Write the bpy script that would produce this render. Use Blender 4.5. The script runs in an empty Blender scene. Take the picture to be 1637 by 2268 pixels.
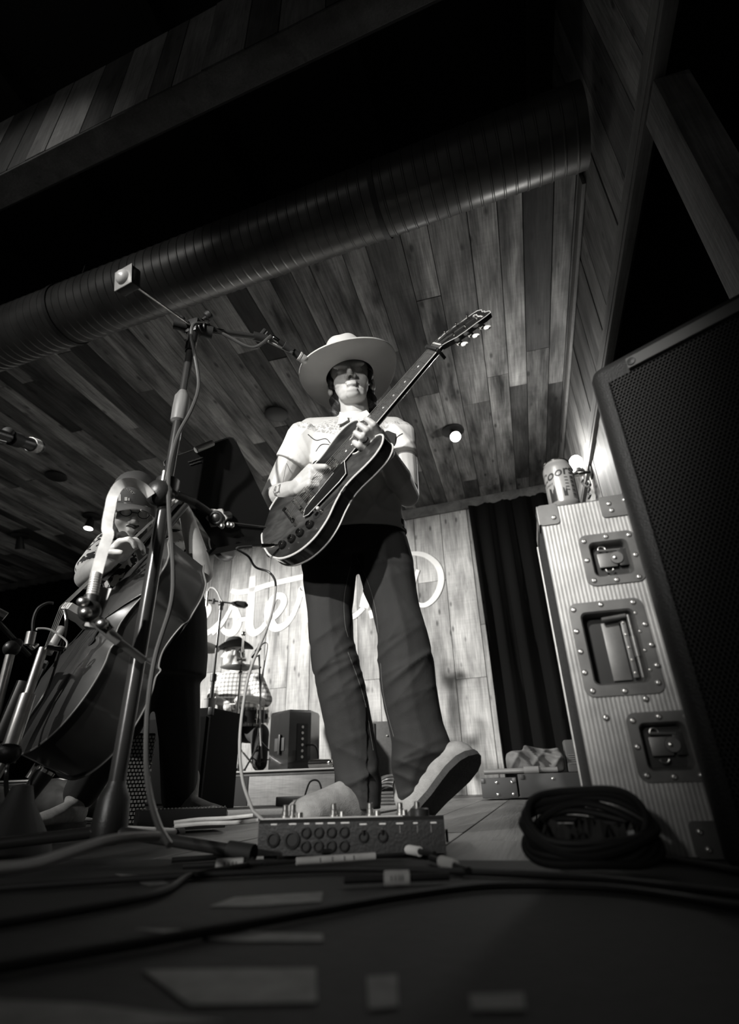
import bpy, bmesh, math, random
import numpy as np
from mathutils import Vector, Matrix, Quaternion
from mathutils.bvhtree import BVHTree

# ------------------------------------------------------------------ camera
SC = bpy.context.scene
COL = SC.collection
CAM_H = 0.12
FPX = 1175.0
IW, IH = 1637.0, 2268.0
def _ray(px, py):
    return Vector((px - IW / 2, IH / 2 - py, -FPX))
_zen = _ray(750, -1150).normalized()
_dep = _ray(1189, 1728); _dep = (_dep - _zen * _dep.dot(_zen)).normalized()
_xax = _dep.cross(_zen)
ROT = Matrix((_xax, _dep, _zen))            # camera axes to room axes
cam_data = bpy.data.cameras.new('camera')
cam = bpy.data.objects.new('camera', cam_data)
COL.objects.link(cam)
cam.matrix_world = Matrix.Translation((0, 0, CAM_H)) @ ROT.to_4x4()
cam_data.sensor_fit = 'VERTICAL'
cam_data.sensor_height = 36.0
cam_data.sensor_width = 36.0 * IW / IH
cam_data.lens = FPX / IH * 36.0
cam_data.clip_start = 0.01
cam_data.dof.use_dof = True
cam_data.dof.focus_distance = 1.95
cam_data.dof.aperture_fstop = 2.5
SC.camera = cam

# ------------------------------------------------------------------ world, lamps, exposure
world = bpy.data.worlds.new('dim_bar_room'); SC.world = world
world.use_nodes = True
world.node_tree.nodes['Background'].inputs[0].default_value = (1.0, 0.99, 0.96, 1)
world.node_tree.nodes['Background'].inputs[1].default_value = 0.03
SC.view_settings.view_transform = 'Standard'
SC.view_settings.look = 'None'
SC.view_settings.exposure = 0.0
SC.view_settings.gamma = 1.0
SC.view_settings.use_curve_mapping = False
SC.cycles.use_denoising = True
SC.cycles.max_bounces = 6

def spot(name, loc, target, watts, cone, blend, size):
    l = bpy.data.lights.new(name, 'SPOT')
    l.energy = watts; l.spot_size = math.radians(cone); l.spot_blend = blend
    l.shadow_soft_size = size; l.color = (1, 0.985, 0.955)
    o = bpy.data.objects.new(name, l); COL.objects.link(o)
    o.location = loc
    o.rotation_euler = (Vector(target) - Vector(loc)).to_track_quat('-Z', 'Y').to_euler()
    return o
def point(name, loc, watts, size):
    l = bpy.data.lights.new(name, 'POINT'); l.energy = watts; l.shadow_soft_size = size
    l.color = (1, 0.985, 0.955)
    o = bpy.data.objects.new(name, l); COL.objects.link(o); o.location = loc
    return o
# front-of-house spots in the room behind the camera, then an added low fill
spot('front_spot', (-1.75, -3.3, 2.45), (-0.42, 1.50, 0.93), 1500, 24, 0.55, 0.05)
spot('front_spot', (-4.6, -2.4, 3.4), (-1.55, 1.85, 0.95), 1000, 20, 0.5, 0.05)
spot('front_spot', (-1.5, -3.4, 1.25), (-0.45, 1.50, 0.72), 360, 26, 0.8, 0.12)  # unseen fill, added to lift the guitar's shadow on the thighs
# a spot left burning high up: rakes the duct and the foot of the header
spot('front_spot', (-3.6, -3.4, 3.3), (-2.6, 1.7, 3.2), 330, 26, 0.9, 0.08)
# track spot on the stage ceiling, left of the frame, aimed at the drums and the back wall
TRACK_P = Vector((-6.5, 1.6, 2.95)); TRACK_T = Vector((-0.7, 6.2, 1.2))
spot('track_spot', TRACK_P, TRACK_T, 3900, 68, 0.9, 0.09)
# dim fill added behind the camera, standing in for the bar's lights
point('house_fill', (-2.6, -3.6, 3.5), 10, 0.12)

# ------------------------------------------------------------------ placing helpers
def at(px, py, **k):
    """point in the room seen at a picture position, at a given depth (Y), side (X), height (Z) or ground distance (d)"""
    v = ROT @ _ray(px, py)
    if 'Y' in k: t = k['Y'] / v.y
    elif 'X' in k: t = k['X'] / v.x
    elif 'Z' in k: t = (k['Z'] - CAM_H) / v.z
    else: t = k['d'] / math.hypot(v.x, v.y)
    return Vector((0, 0, CAM_H)) + v * t
def at_plane(px, py, p0, n):
    v = ROT @ _ray(px, py); o = Vector((0, 0, CAM_H))
    t = (Vector(p0) - o).dot(n) / v.dot(n)
    return o + v * t
WALL_P = Vector((-2.0, 6.25, 0)); WALL_U = Vector((0.9975, -0.071, 0)).normalized()
WALL_N = Vector((-WALL_U.y * -1, -WALL_U.x, 0)).normalized()
WALL_N = Vector((WALL_U.y, -WALL_U.x, 0)).normalized()      # towards the camera
def at_wall(px, py, off=0.0):
    return at_plane(px, py, WALL_P + WALL_N * off, WALL_N)
def wall_pt(s, z, off=0.0):
    return WALL_P + WALL_U * s + WALL_N * off + Vector((0, 0, z))

# ------------------------------------------------------------------ mesh builder
def frame_from(d, up=(0, 0, 1)):
    d = Vector(d).normalized(); up = Vector(up)
    if abs(d.dot(up)) > 0.98: up = Vector((1, 0, 0)) if abs(d.x) < 0.9 else Vector((0, 1, 0))
    x = up.cross(d).normalized(); y = d.cross(x)
    return x, y, d
def basis(x, y, z, o=(0, 0, 0)):
    x, y, z = Vector(x), Vector(y), Vector(z)
    return Matrix(((x.x, y.x, z.x, o[0]), (x.y, y.y, z.y, o[1]), (x.z, y.z, z.z, o[2]), (0, 0, 0, 1)))
class MB:
    def __init__(s): s.v = []; s.f = []
    def add(s, vs, fs, M=None):
        b = len(s.v)
        if M is not None: vs = [M @ Vector(v) for v in vs]
        s.v.extend([tuple(v) for v in vs]); s.f.extend([tuple(i + b for i in f) for f in fs])
        return s
    def box(s, c, size, M=None, bev=0.0):
        x, y, z = [a / 2 for a in size]; c = Vector(c)
        if bev <= 0:
            vs = [c + Vector((i * x, j * y, k * z)) for i in (-1, 1) for j in (-1, 1) for k in (-1, 1)]
            return s.add(vs, [(0, 1, 3, 2), (4, 6, 7, 5), (0, 4, 5, 1), (2, 3, 7, 6), (0, 2, 6, 4), (1, 5, 7, 3)], M)
        b = min(bev, x * .95, y * .95, z * .95)
        bm = bmesh.new(); bmesh.ops.create_cube(bm, size=1)
        for v in bm.verts: v.co = Vector((v.co.x * 2 * x, v.co.y * 2 * y, v.co.z * 2 * z))
        bmesh.ops.bevel(bm, geom=bm.edges[:], offset=b, segments=2, profile=0.6, affect='EDGES')
        bm.verts.index_update()
        vs = [v.co + c for v in bm.verts]; fs = [[v.index for v in f.verts] for f in bm.faces]; bm.free()
        return s.add(vs, fs, M)
    def cyl(s, p0, p1, r0, r1=None, n=12, cap=True):
        r1 = r0 if r1 is None else r1
        p0, p1 = Vector(p0), Vector(p1); x, y, d = frame_from(p1 - p0)
        vs = []; fs = []
        for p, r in ((p0, r0), (p1, r1)):
            for i in range(n):
                a = 2 * math.pi * i / n; vs.append(p + x * (r * math.cos(a)) + y * (r * math.sin(a)))
        for i in range(n): fs.append((i, (i + 1) % n, n + (i + 1) % n, n + i))
        if cap: fs += [tuple(range(n - 1, -1, -1)), tuple(range(n, 2 * n))]
        return s.add(vs, fs)
    def tube(s, pts, r, n=8, cap=True, flat=1.0, up=None):
        pts = [Vector(p) for p in pts]; k = len(pts)
        rs = r if isinstance(r, (list, tuple)) else [r] * k
        T = [(pts[min(i + 1, k - 1)] - pts[max(i - 1, 0)]).normalized() for i in range(k)]
        x, y, d = frame_from(T[0], up or (0, 0, 1)); vs = []; fs = []
        for i in range(k):
            if i:
                ax = T[i - 1].cross(T[i])
                if ax.length > 1e-6:
                    q = Quaternion(ax.normalized(), T[i - 1].angle(T[i])); x = q @ x; y = q @ y
            for j in range(n):
                a = 2 * math.pi * j / n
                vs.append(pts[i] + x * (rs[i] * math.cos(a)) + y * (rs[i] * flat * math.sin(a)))
        for i in range(k - 1):
            for j in range(n):
                fs.append((i * n + j, i * n + (j + 1) % n, (i + 1) * n + (j + 1) % n, (i + 1) * n + j))
        if cap: fs += [tuple(range(n - 1, -1, -1)), tuple(range((k - 1) * n, k * n))]
        return s.add(vs, fs)
    def lathe(s, prof, n=24, M=None, cap=False):
        vs = []; fs = []; k = len(prof)
        for r, z in prof:
            for j in range(n):
                a = 2 * math.pi * j / n; vs.append((r * math.cos(a), r * math.sin(a), z))
        for i in range(k - 1):
            for j in range(n):
                fs.append((i * n + j, i * n + (j + 1) % n, (i + 1) * n + (j + 1) % n, (i + 1) * n + j))
        if cap: fs += [tuple(range(n - 1, -1, -1)), tuple(range((k - 1) * n, k * n))]
        return s.add(vs, fs, M)
    def ball(s, c, r, M=None, n=16, m=10):
        r = (r, r, r) if isinstance(r, (int, float)) else r
        vs = [(0, 0, -r[2])]; fs = []
        for i in range(1, m):
            t = math.pi * i / m - math.pi / 2
            for j in range(n):
                a = 2 * math.pi * j / n
                vs.append((r[0] * math.cos(t) * math.cos(a), r[1] * math.cos(t) * math.sin(a), r[2] * math.sin(t)))
        vs.append((0, 0, r[2])); L = len(vs) - 1
        for j in range(n):
            fs.append((0, 1 + (j + 1) % n, 1 + j)); fs.append((L, 1 + (m - 2) * n + j, 1 + (m - 2) * n + (j + 1) % n))
        for i in range(m - 2):
            for j in range(n):
                a = 1 + i * n
                fs.append((a + j, a + (j + 1) % n, a + n + (j + 1) % n, a + n + j))
        R = (M.to_3x3() if M is not None else Matrix.Identity(3)).to_4x4()
        return s.add(vs, fs, Matrix.Translation(Vector(c)) @ R)
    def caps(s, pts, rs, n=14):
        """rounded tapered chain: spheres and cones, to be voxel-remeshed"""
        pts = [Vector(p) for p in pts]
        for p, r in zip(pts, rs): s.ball(p, r, n=n, m=9)
        for i in range(len(pts) - 1): s.cyl(pts[i], pts[i + 1], rs[i], rs[i + 1], n=n)
        return s
    def prism(s, poly, t0, t1, M=None):
        n = len(poly)
        vs = [(p[0], p[1], t0) for p in poly] + [(p[0], p[1], t1) for p in poly]
        fs = [tuple(range(n - 1, -1, -1)), tuple(range(n, 2 * n))] + [(i, (i + 1) % n, n + (i + 1) % n, n + i) for i in range(n)]
        return s.add(vs, fs, M)
    def loft(s, rings, cap=True, closed=True):
        n = len(rings[0]); vs = [p for r in rings for p in r]; fs = []
        for i in range(len(rings) - 1):
            for j in range(n if closed else n - 1):
                fs.append((i * n + j, i * n + (j + 1) % n, (i + 1) * n + (j + 1) % n, (i + 1) * n + j))
        if cap and closed: fs += [tuple(range(n - 1, -1, -1)), tuple(range((len(rings) - 1) * n, len(rings) * n))]
        return s.add(vs, fs)
    def ribbon(s, pts, widths, side, thick, nrm):
        """flat strip: pts centre line, side = per-point side vector, nrm = thickness direction"""
        rings = []
        for i, p in enumerate(pts):
            p = Vector(p); w = widths[i] / 2 if isinstance(widths, (list, tuple)) else widths / 2
            sd = Vector(side[i]) if isinstance(side, list) else Vector(side)
            nn = Vector(nrm[i]) if isinstance(nrm, list) else Vector(nrm)
            rings.append([p - sd * w, p + sd * w, p + sd * w + nn * thick, p - sd * w + nn * thick])
        return s.loft(rings)
def spline(pts, n=40, closed=False):
    """Catmull-Rom through points (any dimension)"""
    P = [np.array(p, float) for p in pts]; k = len(P); out = []
    segs = k if closed else k - 1; per = max(2, n // segs)
    for i in range(segs):
        if closed: a, b, c, d = P[(i - 1) % k], P[i], P[(i + 1) % k], P[(i + 2) % k]
        else: a, b, c, d = P[max(i - 1, 0)], P[i], P[i + 1], P[min(i + 2, k - 1)]
        for j in range(per):
            t = j / per
            out.append(0.5 * (2 * b + (c - a) * t + (2 * a - 5 * b + 4 * c - d) * t * t + (-a + 3 * b - 3 * c + d) * t ** 3))
    if not closed: out.append(P[-1])
    return [tuple(float(x) for x in o) for o in out]

# ------------------------------------------------------------------ object helpers
def root_loc(o):
    while o.parent: o = o.parent
    return o.location.copy()
def thing(name, label, cat, loc=(0, 0, 0), group=None):
    o = bpy.data.objects.new(name, None); COL.objects.link(o); o.location = loc
    o.empty_display_size = 0.1
    o['label'] = label; o['category'] = cat
    if group: o['group'] = group
    return o
def tag(o, label, cat, group=None):
    o['label'] = label; o['category'] = cat
    if group: o['group'] = group
    return o
def mk(name, mb, mat, parent=None, sharp=35, origin=None, smooth=True, label=None, kind=None):
    V = mb.v
    if parent is not None: L = root_loc(parent)
    elif origin is not None: L = Vector(origin)
    else:
        A = np.array(V); lo, hi = A.min(0), A.max(0)
        L = Vector(((lo[0] + hi[0]) / 2, (lo[1] + hi[1]) / 2, lo[2]))
    me = bpy.data.meshes.new(name)
    me.from_pydata([(v[0] - L.x, v[1] - L.y, v[2] - L.z) for v in V], [], mb.f)
    me.validate(clean_customdata=False)
    bm = bmesh.new(); bm.from_mesh(me); bmesh.ops.recalc_face_normals(bm, faces=bm.faces[:]); bm.to_mesh(me); bm.free()
    if smooth:
        me.polygons.foreach_set('use_smooth', [True] * len(me.polygons))
        me.set_sharp_from_angle(angle=math.radians(sharp))
    me.materials.append(mat)
    o = bpy.data.objects.new(name, me); COL.objects.link(o)
    if parent is not None: o.parent = parent
    else: o.location = L
    if label: o['label'] = label
    if kind: o['kind'] = kind
    return o
def shared(name, mb, mat, sharp=35):
    me = bpy.data.meshes.new(name); me.from_pydata(mb.v, [], mb.f)
    bm = bmesh.new(); bm.from_mesh(me); bmesh.ops.recalc_face_normals(bm, faces=bm.faces[:]); bm.to_mesh(me); bm.free()
    me.polygons.foreach_set('use_smooth', [True] * len(me.polygons)); me.set_sharp_from_angle(angle=math.radians(sharp))
    me.materials.append(mat); return me
def inst(name, me, M, parent):
    o = bpy.data.objects.new(name, me); COL.objects.link(o); o.parent = parent
    o.matrix_basis = Matrix.Translation(-root_loc(parent)) @ M
    return o
def solid(mb, voxel, smooth=6, factor=0.5):
    """one continuous skin over all the pieces of the builder"""
    me = bpy.data.meshes.new('tmp'); me.from_pydata(mb.v, [], mb.f)
    bm = bmesh.new(); bm.from_mesh(me); bmesh.ops.recalc_face_normals(bm, faces=bm.faces[:]); bm.to_mesh(me); bm.free()
    ob = bpy.data.objects.new('tmp', me); COL.objects.link(ob)
    m = ob.modifiers.new('r', 'REMESH'); m.mode = 'VOXEL'; m.voxel_size = voxel; m.adaptivity = 0
    if smooth:
        q = ob.modifiers.new('s', 'SMOOTH'); q.factor = factor; q.iterations = smooth
    bpy.context.view_layer.update()
    dg = bpy.context.evaluated_depsgraph_get()
    e = ob.evaluated_get(dg); em = e.to_mesh()
    out = MB(); out.v = [tuple(v.co) for v in em.vertices]; out.f = [tuple(p.vertices) for p in em.polygons]
    e.to_mesh_clear(); bpy.data.objects.remove(ob); bpy.data.meshes.remove(me)
    return out
def displace(mb, fn):
    """move every vertex by fn(Nx3 array) -> Nx3 array"""
    A = np.array(mb.v); A = A + fn(A); mb.v = [tuple(a) for a in A]; return mb
def text_mb(txt, size, M, thick=0.0005, bend=None, spacing=1.0, align='CENTER', extra=0.0):
    """lettering from the built-in font as geometry; M maps text plane to room; bend(x, y, z) optional"""
    cu = bpy.data.curves.new('t', 'FONT'); cu.body = txt; cu.size = size; cu.align_x = align
    cu.space_character = spacing; cu.resolution_u = 3; cu.extrude = thick / 2; cu.offset = extra
    ob = bpy.data.objects.new('t', cu); COL.objects.link(ob); bpy.context.view_layer.update()
    e = ob.evaluated_get(bpy.context.evaluated_depsgraph_get()); em = e.to_mesh()
    out = MB(); vs = [v.co.copy() for v in em.vertices]
    if bend: vs = [Vector(bend(v.x, v.y, v.z)) for v in vs]
    out.add([M @ v for v in vs], [tuple(p.vertices) for p in em.polygons])
    e.to_mesh_clear(); bpy.data.objects.remove(ob); bpy.data.curves.remove(cu)
    return out

# ------------------------------------------------------------------ materials (procedural)
def g(v): return (v, v * 0.99, v * 0.965, 1)
MATS = {}
def newmat(name):
    m = bpy.data.materials.new(name); m.use_nodes = True
    nt = m.node_tree; b = nt.nodes['Principled BSDF']; MATS[name] = m
    return m, nt, b
def plain(name, v, rough=0.5, metal=0.0, var=0.0, vscale=8.0, bump=0.0, bscale=60.0, stretch=(1, 1, 1), spec=0.5, coat=0.0):
    m, nt, b = newmat(name)
    b.inputs['Base Color'].default_value = g(v); b.inputs['Roughness'].default_value = rough
    b.inputs['Metallic'].default_value = metal; b.inputs['Specular IOR Level'].default_value = spec
    b.inputs['Coat Weight'].default_value = coat
    tc = nt.nodes.new('ShaderNodeTexCoord'); mp = nt.nodes.new('ShaderNodeMapping'); mp.inputs['Scale'].default_value = stretch
    nt.links.new(tc.outputs['Object'], mp.inputs['Vector'])
    if var > 0:
        n = nt.nodes.new('ShaderNodeTexNoise'); n.inputs['Scale'].default_value = vscale; n.inputs['Detail'].default_value = 6
        nt.links.new(mp.outputs[0], n.inputs['Vector'])
        r = nt.nodes.new('ShaderNodeValToRGB'); r.color_ramp.elements[0].position = 0.3; r.color_ramp.elements[1].position = 0.7
        r.color_ramp.elements[0].color = g(v * (1 - var)); r.color_ramp.elements[1].color = g(min(1, v * (1 + var)))
        nt.links.new(n.outputs['Fac'], r.inputs[0]); nt.links.new(r.outputs[0], b.inputs['Base Color'])
    if bump > 0:
        n2 = nt.nodes.new('ShaderNodeTexNoise'); n2.inputs['Scale'].default_value = bscale; n2.inputs['Detail'].default_value = 4
        nt.links.new(mp.outputs[0], n2.inputs['Vector'])
        bp = nt.nodes.new('ShaderNodeBump'); bp.inputs['Strength'].default_value = bump; bp.inputs['Distance'].default_value = 0.004
        nt.links.new(n2.outputs['Fac'], bp.inputs['Height']); nt.links.new(bp.outputs[0], b.inputs['Normal'])
    return m
def wood(name, lo, hi, axis, rough=0.6, grain=1.0, knots=0.5, coat=0.0, contrast=0.35, scale=1.0):
    """planks: tone by object, long grain along axis (0,1,2), blotches and knots"""
    m, nt, b = newmat(name); N = nt.nodes; L = nt.links
    tc = N.new('ShaderNodeTexCoord'); oi = N.new('ShaderNodeObjectInfo')
    off = N.new('ShaderNodeVectorMath'); off.operation = 'SCALE'; off.inputs[0].default_value = (37.0, 53.0, 71.0)
    L.new(oi.outputs['Random'], off.inputs['Scale'])
    add = N.new('ShaderNodeVectorMath'); add.operation = 'ADD'
    L.new(tc.outputs['Object'], add.inputs[0]); L.new(off.outputs[0], add.inputs[1])
    def mapped(s_long, s_cross):
        mp = N.new('ShaderNodeMapping'); sc = [s_cross * scale] * 3; sc[axis] = s_long * scale
        mp.inputs['Scale'].default_value = sc; L.new(add.outputs[0], mp.inputs['Vector']); return mp.outputs[0]
    base = N.new('ShaderNodeMapRange'); base.inputs['To Min'].default_value = lo; base.inputs['To Max'].default_value = hi
    L.new(oi.outputs['Random'], base.inputs['Value'])
    def noise(vec, detail=5, dist=0.0):
        n = N.new('ShaderNodeTexNoise'); n.inputs['Scale'].default_value = 1.0; n.inputs['Detail'].default_value = detail
        n.inputs['Distortion'].default_value = dist; L.new(vec, n.inputs['Vector']); return n.outputs['Fac']
    def mrange(x, a, c, d, e):
        r = N.new('ShaderNodeMapRange'); r.inputs['From Min'].default_value = a; r.inputs['From Max'].default_value = c
        r.inputs['To Min'].default_value = d; r.inputs['To Max'].default_value = e; L.new(x, r.inputs['Value']); return r.outputs[0]
    def mul(a, c):
        k = N.new('ShaderNodeMath'); k.operation = 'MULTIPLY'; L.new(a, k.inputs[0]); L.new(c, k.inputs[1]); return k.outputs[0]
    fine = noise(mapped(4 * grain, 90 * grain), 5, 0.6)
    blot = noise(mapped(1.6, 7), 6, 0.4)
    saw = noise(mapped(60, 3), 2)
    v = mul(base.outputs[0], mrange(fine, 0.3, 0.7, 1 - contrast * .6, 1 + contrast * .6))
    v = mul(v, mrange(blot, 0.3, 0.72, 1 + contrast * .7, 1 - contrast * 1.35))
    v = mul(v, mrange(saw, 0.35, 0.65, 0.95, 1.05))
    if knots > 0:
        vo = N.new('ShaderNodeTexVoronoi'); vo.inputs['Scale'].default_value = 1.0; L.new(mapped(3.6, 9), vo.inputs['Vector'])
        v = mul(v, mrange(vo.outputs['Distance'], 0.07, 0.17, 1 - knots, 1.0))
    comb = N.new('ShaderNodeCombineColor')
    L.new(v, comb.inputs[0]); 
    v2 = N.new('ShaderNodeMath'); v2.operation = 'MULTIPLY'; v2.inputs[1].default_value = 0.99; L.new(v, v2.inputs[0])
    v3 = N.new('ShaderNodeMath'); v3.operation = 'MULTIPLY'; v3.inputs[1].default_value = 0.965; L.new(v, v3.inputs[0])
    L.new(v2.outputs[0], comb.inputs[1]); L.new(v3.outputs[0], comb.inputs[2])
    L.new(comb.outputs[0], b.inputs['Base Color'])
    b.inputs['Roughness'].default_value = rough; b.inputs['Coat Weight'].default_value = coat
    bp = N.new('ShaderNodeBump'); bp.inputs['Strength'].default_value = 0.35; bp.inputs['Distance'].default_value = 0.003
    L.new(fine, bp.inputs['Height']); L.new(bp.outputs[0], b.inputs['Normal'])
    return m
def emit(name, v, strength):
    m, nt, b = newmat(name); b.inputs['Base Color'].default_value = g(v)
    b.inputs['Emission Color'].default_value = (1, 0.985, 0.955, 1); b.inputs['Emission Strength'].default_value = strength
    return m

M_BLACK = plain('black_satin_plastic', 0.022, 0.38, bump=0.15, bscale=300)
M_MATTE = plain('black_matte_metal', 0.018, 0.5)
M_POLE = plain('black_enamelled_tube', 0.03, 0.25, spec=0.6)
M_CHROME = plain('chrome', 0.75, 0.12, 1.0)
M_STEEL = plain('brushed_steel', 0.55, 0.35, 1.0, var=0.15, vscale=40)
M_RUBBER = plain('black_rubber', 0.02, 0.7)
M_CABLE = plain('black_cable', 0.022, 0.42)
M_CABLEG = plain('grey_cable', 0.32, 0.5)
M_TAPE = plain('white_gaffer_tape', 0.62, 0.7, var=0.15, vscale=30)
M_WHITEP = plain('white_print', 0.75, 0.6)
# ================================================================== THE ROOM
random.seed(4)
CEIL = 3.35
SIDE_X = 0.80
M_WALLW = wood('reclaimed_wall_planks', 0.26, 0.50, 2, rough=0.75, knots=0.65, contrast=0.45)
M_CEILW = wood('reclaimed_ceiling_planks', 0.02, 0.33, 1, rough=0.7, knots=0.7, contrast=0.7)
M_FLOORW = wood('worn_stage_planks', 0.07, 0.16, 1, rough=0.42, knots=0.4, contrast=0.4)
M_SIDEW = wood('side_wall_planks', 0.08, 0.24, 2, rough=0.7, knots=0.6, contrast=0.5)
M_TRIMW = wood('trim_boards', 0.12, 0.2, 1, rough=0.7, knots=0.3)
M_HEADW = wood('header_planks', 0.06, 0.3, 2, rough=0.7, knots=0.3)
M_BACKING = plain('dark_backing_board', 0.02, 0.9)
M_ROOF = plain('black_painted_roof', 0.02, 0.9)
M_DUCT = plain('dark_metal_duct', 0.11, 0.36, 0.7, var=0.3, vscale=5)
M_CURT = plain('black_velvet_curtain', 0.005, 0.95, bump=0.2, bscale=200, spec=0.05)

def struct(name, mb, mat):
    o = mk(name, mb, mat); o['kind'] = 'structure'; return o
def plank(name, c, size, mat, parent, M=None):
    """one board with its own origin so that the grain follows it"""
    mb = MB().box((0, 0, 0), size, None, bev=0.0025)
    me = bpy.data.meshes.new(name); me.from_pydata(mb.v, [], mb.f); me.materials.append(mat)
    bm = bmesh.new(); bm.from_mesh(me); bmesh.ops.recalc_face_normals(bm, faces=bm.faces[:]); bm.to_mesh(me); bm.free()
    T = Matrix.Translation(Vector(c)) @ (M if M is not None else Matrix.Identity(4))
    return inst(name, me, T, parent)

# --- stage floor
FLOOR = struct('floor', MB().box((-1.6, 2.9, -0.045), (7.6, 7.4, 0.05)), M_BACKING)
x = -5.2
while x < 1.75:
    w = random.choice((0.14, 0.17, 0.19))
    y = -0.7 - random.random() * 1.2
    while y < 6.2:
        l = random.uniform(1.3, 2.6)
        y0, y1 = max(y, -0.75), min(y + l, 6.3)
        if y1 - y0 > 0.05:
            plank('plank', (x + w / 2, (y0 + y1) / 2, -0.01 - random.random() * 0.001), (w - 0.004, y1 - y0 - 0.004, 0.02), M_FLOORW, FLOOR)
        y += l
    x += w
# --- back wall of upright boards
wall_M = basis(WALL_U, -WALL_N, (0, 0, 1))
WALLB = struct('wall_back', MB().box((0, 0, 0), (11.5, 0.04, 3.6), Matrix.Translation(wall_pt(-2.9, 1.78, -0.045)) @ wall_M), M_BACKING)
lines = [-8.4 + 0.33 * i for i in range(18)] + [-2.42, -2.10, -1.79, -1.466, -1.15, -0.817, -0.507, -0.18, 0.14, 0.413, 0.68, 0.948, 1.30, 1.645, 1.97, 2.3, 2.62, 2.85]
lines = sorted(l for l in lines)
joints = {-1.15: [0.15, 1.22], -0.817: [0.9], 0.14: [1.22], 1.30: [1.14], -1.79: [2.2], 0.413: [1.9]}
for a, b in zip(lines[:-1], lines[1:]):
    if b - a < 0.1: continue
    zs = [0.0] + joints.get(a, [random.uniform(0.8, 2.6)]) + [3.34]
    pr = random.uniform(0, 0.006)
    for z0, z1 in zip(zs[:-1], zs[1:]):
        plank('plank', wall_pt((a + b) / 2, (z0 + z1) / 2, -0.012 + pr), (b - a - 0.007, 0.022, z1 - z0 - 0.004), M_WALLW, WALLB, wall_M)
# --- plank ceiling over the stage
CEILO = struct('ceiling', MB().box((-3.8, 4.35, CEIL + 0.06), (9.4, 4.5, 0.06)), M_BACKING)
xs = [0.80, 0.765, 0.636, 0.447, 0.29, 0.101, -0.157, -0.343, -0.584]
x = -0.584
while x > -8.4:
    x -= random.choice((0.14, 0.17, 0.19, 0.21, 0.25)); xs.append(x)
for b, a in zip(xs[:-1], xs[1:]):
    y = 2.18 - random.random() * 2.2
    first = True
    while y < 6.7:
        l = random.uniform(1.4, 3.2)
        y0, y1 = max(y, 2.18), min(y + l, 6.75)
        if y1 - y0 > 0.06:
            plank('plank', ((a + b) / 2, (y0 + y1) / 2, CEIL + 0.012 - random.random() * 0.005), (b - a - 0.005, y1 - y0 - 0.003, 0.022), M_CEILW, CEILO)
        y += l
t1 = struct('trim_1', MB().box((SIDE_X - 0.012, 4.2, CEIL - 0.05), (0.022, 4.0, 0.10), bev=0.003), M_TRIMW)
t2 = struct('trim_2', MB().box((0, 0, 0), (11.2, 0.03, 0.14), Matrix.Translation(wall_pt(-2.7, CEIL - 0.075, 0.02)) @ wall_M, bev=0.003), M_TRIMW)
# front fascia of the dropped ceiling
t3 = struct('trim_3', MB().box((-3.8, 2.165, CEIL + 0.11), (9.4, 0.03, 0.26)), M_BACKING)
# --- right side wall: upright boards beyond an opening, a band of boards above it
SIDE = struct('wall_right', MB().box((SIDE_X + 0.05, 4.6, 1.2), (0.03, 3.5, 2.4)), M_BACKING)
BAND = struct('wall_right_upper', MB().box((SIDE_X + 0.05, 3.4, 3.46), (0.03, 5.8, 2.0)), M_BACKING)
side_M = Matrix.Rotation(math.pi / 2, 4, 'Z')
y = 2.86
while y < 6.1:
    w = random.choice((0.2, 0.24, 0.29)); zc = random.uniform(0.6, 2.0)
    for z0, z1 in ((0, zc), (zc, 2.42)):
        plank('plank', (SIDE_X + 0.012 + random.random() * 0.006, y + w / 2, (z0 + z1) / 2), (w - 0.005, 0.022, z1 - z0 - 0.003), M_SIDEW, SIDE, side_M)
    y += w
y = 0.55
while y < 6.0:
    w = random.choice((0.2, 0.24, 0.29))
    plank('plank', (SIDE_X + 0.012 + random.random() * 0.006, y + w / 2, 3.42), (w - 0.005, 0.022, 1.86), M_SIDEW, BAND, side_M)
    y += w
t4 = struct('trim_4', MB().box((SIDE_X - 0.012, 3.2, 2.46), (0.03, 5.3, 0.085), bev=0.004), M_TRIMW)
t5 = struct('trim_5', MB().box((SIDE_X + 0.0, 3.2, 2.395), (0.05, 5.3, 0.035), bev=0.004), M_TRIMW)
# upright post at the near edge of the opening
post = mk('timber_post', MB().box((SIDE_X + 0.04, 1.33, 1.186), (0.12, 0.155, 2.37), bev=0.006), wood('rough_post', 0.16, 0.2, 2, rough=0.8, knots=0.5, contrast=0.5))
tag(post, 'rough timber post standing right of the loudspeaker, below the side band', 'post')
# dark side room seen through the opening
struct('wall_side_room', MB().box((1.9, 1.6, 2.0), (0.05, 5, 4.4)).box((1.4, 3.0, 2.0), (1.0, 0.05, 4.4)).box((1.4, 1.2, 4.1), (1.0, 3.6, 0.05)), M_ROOF)
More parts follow.
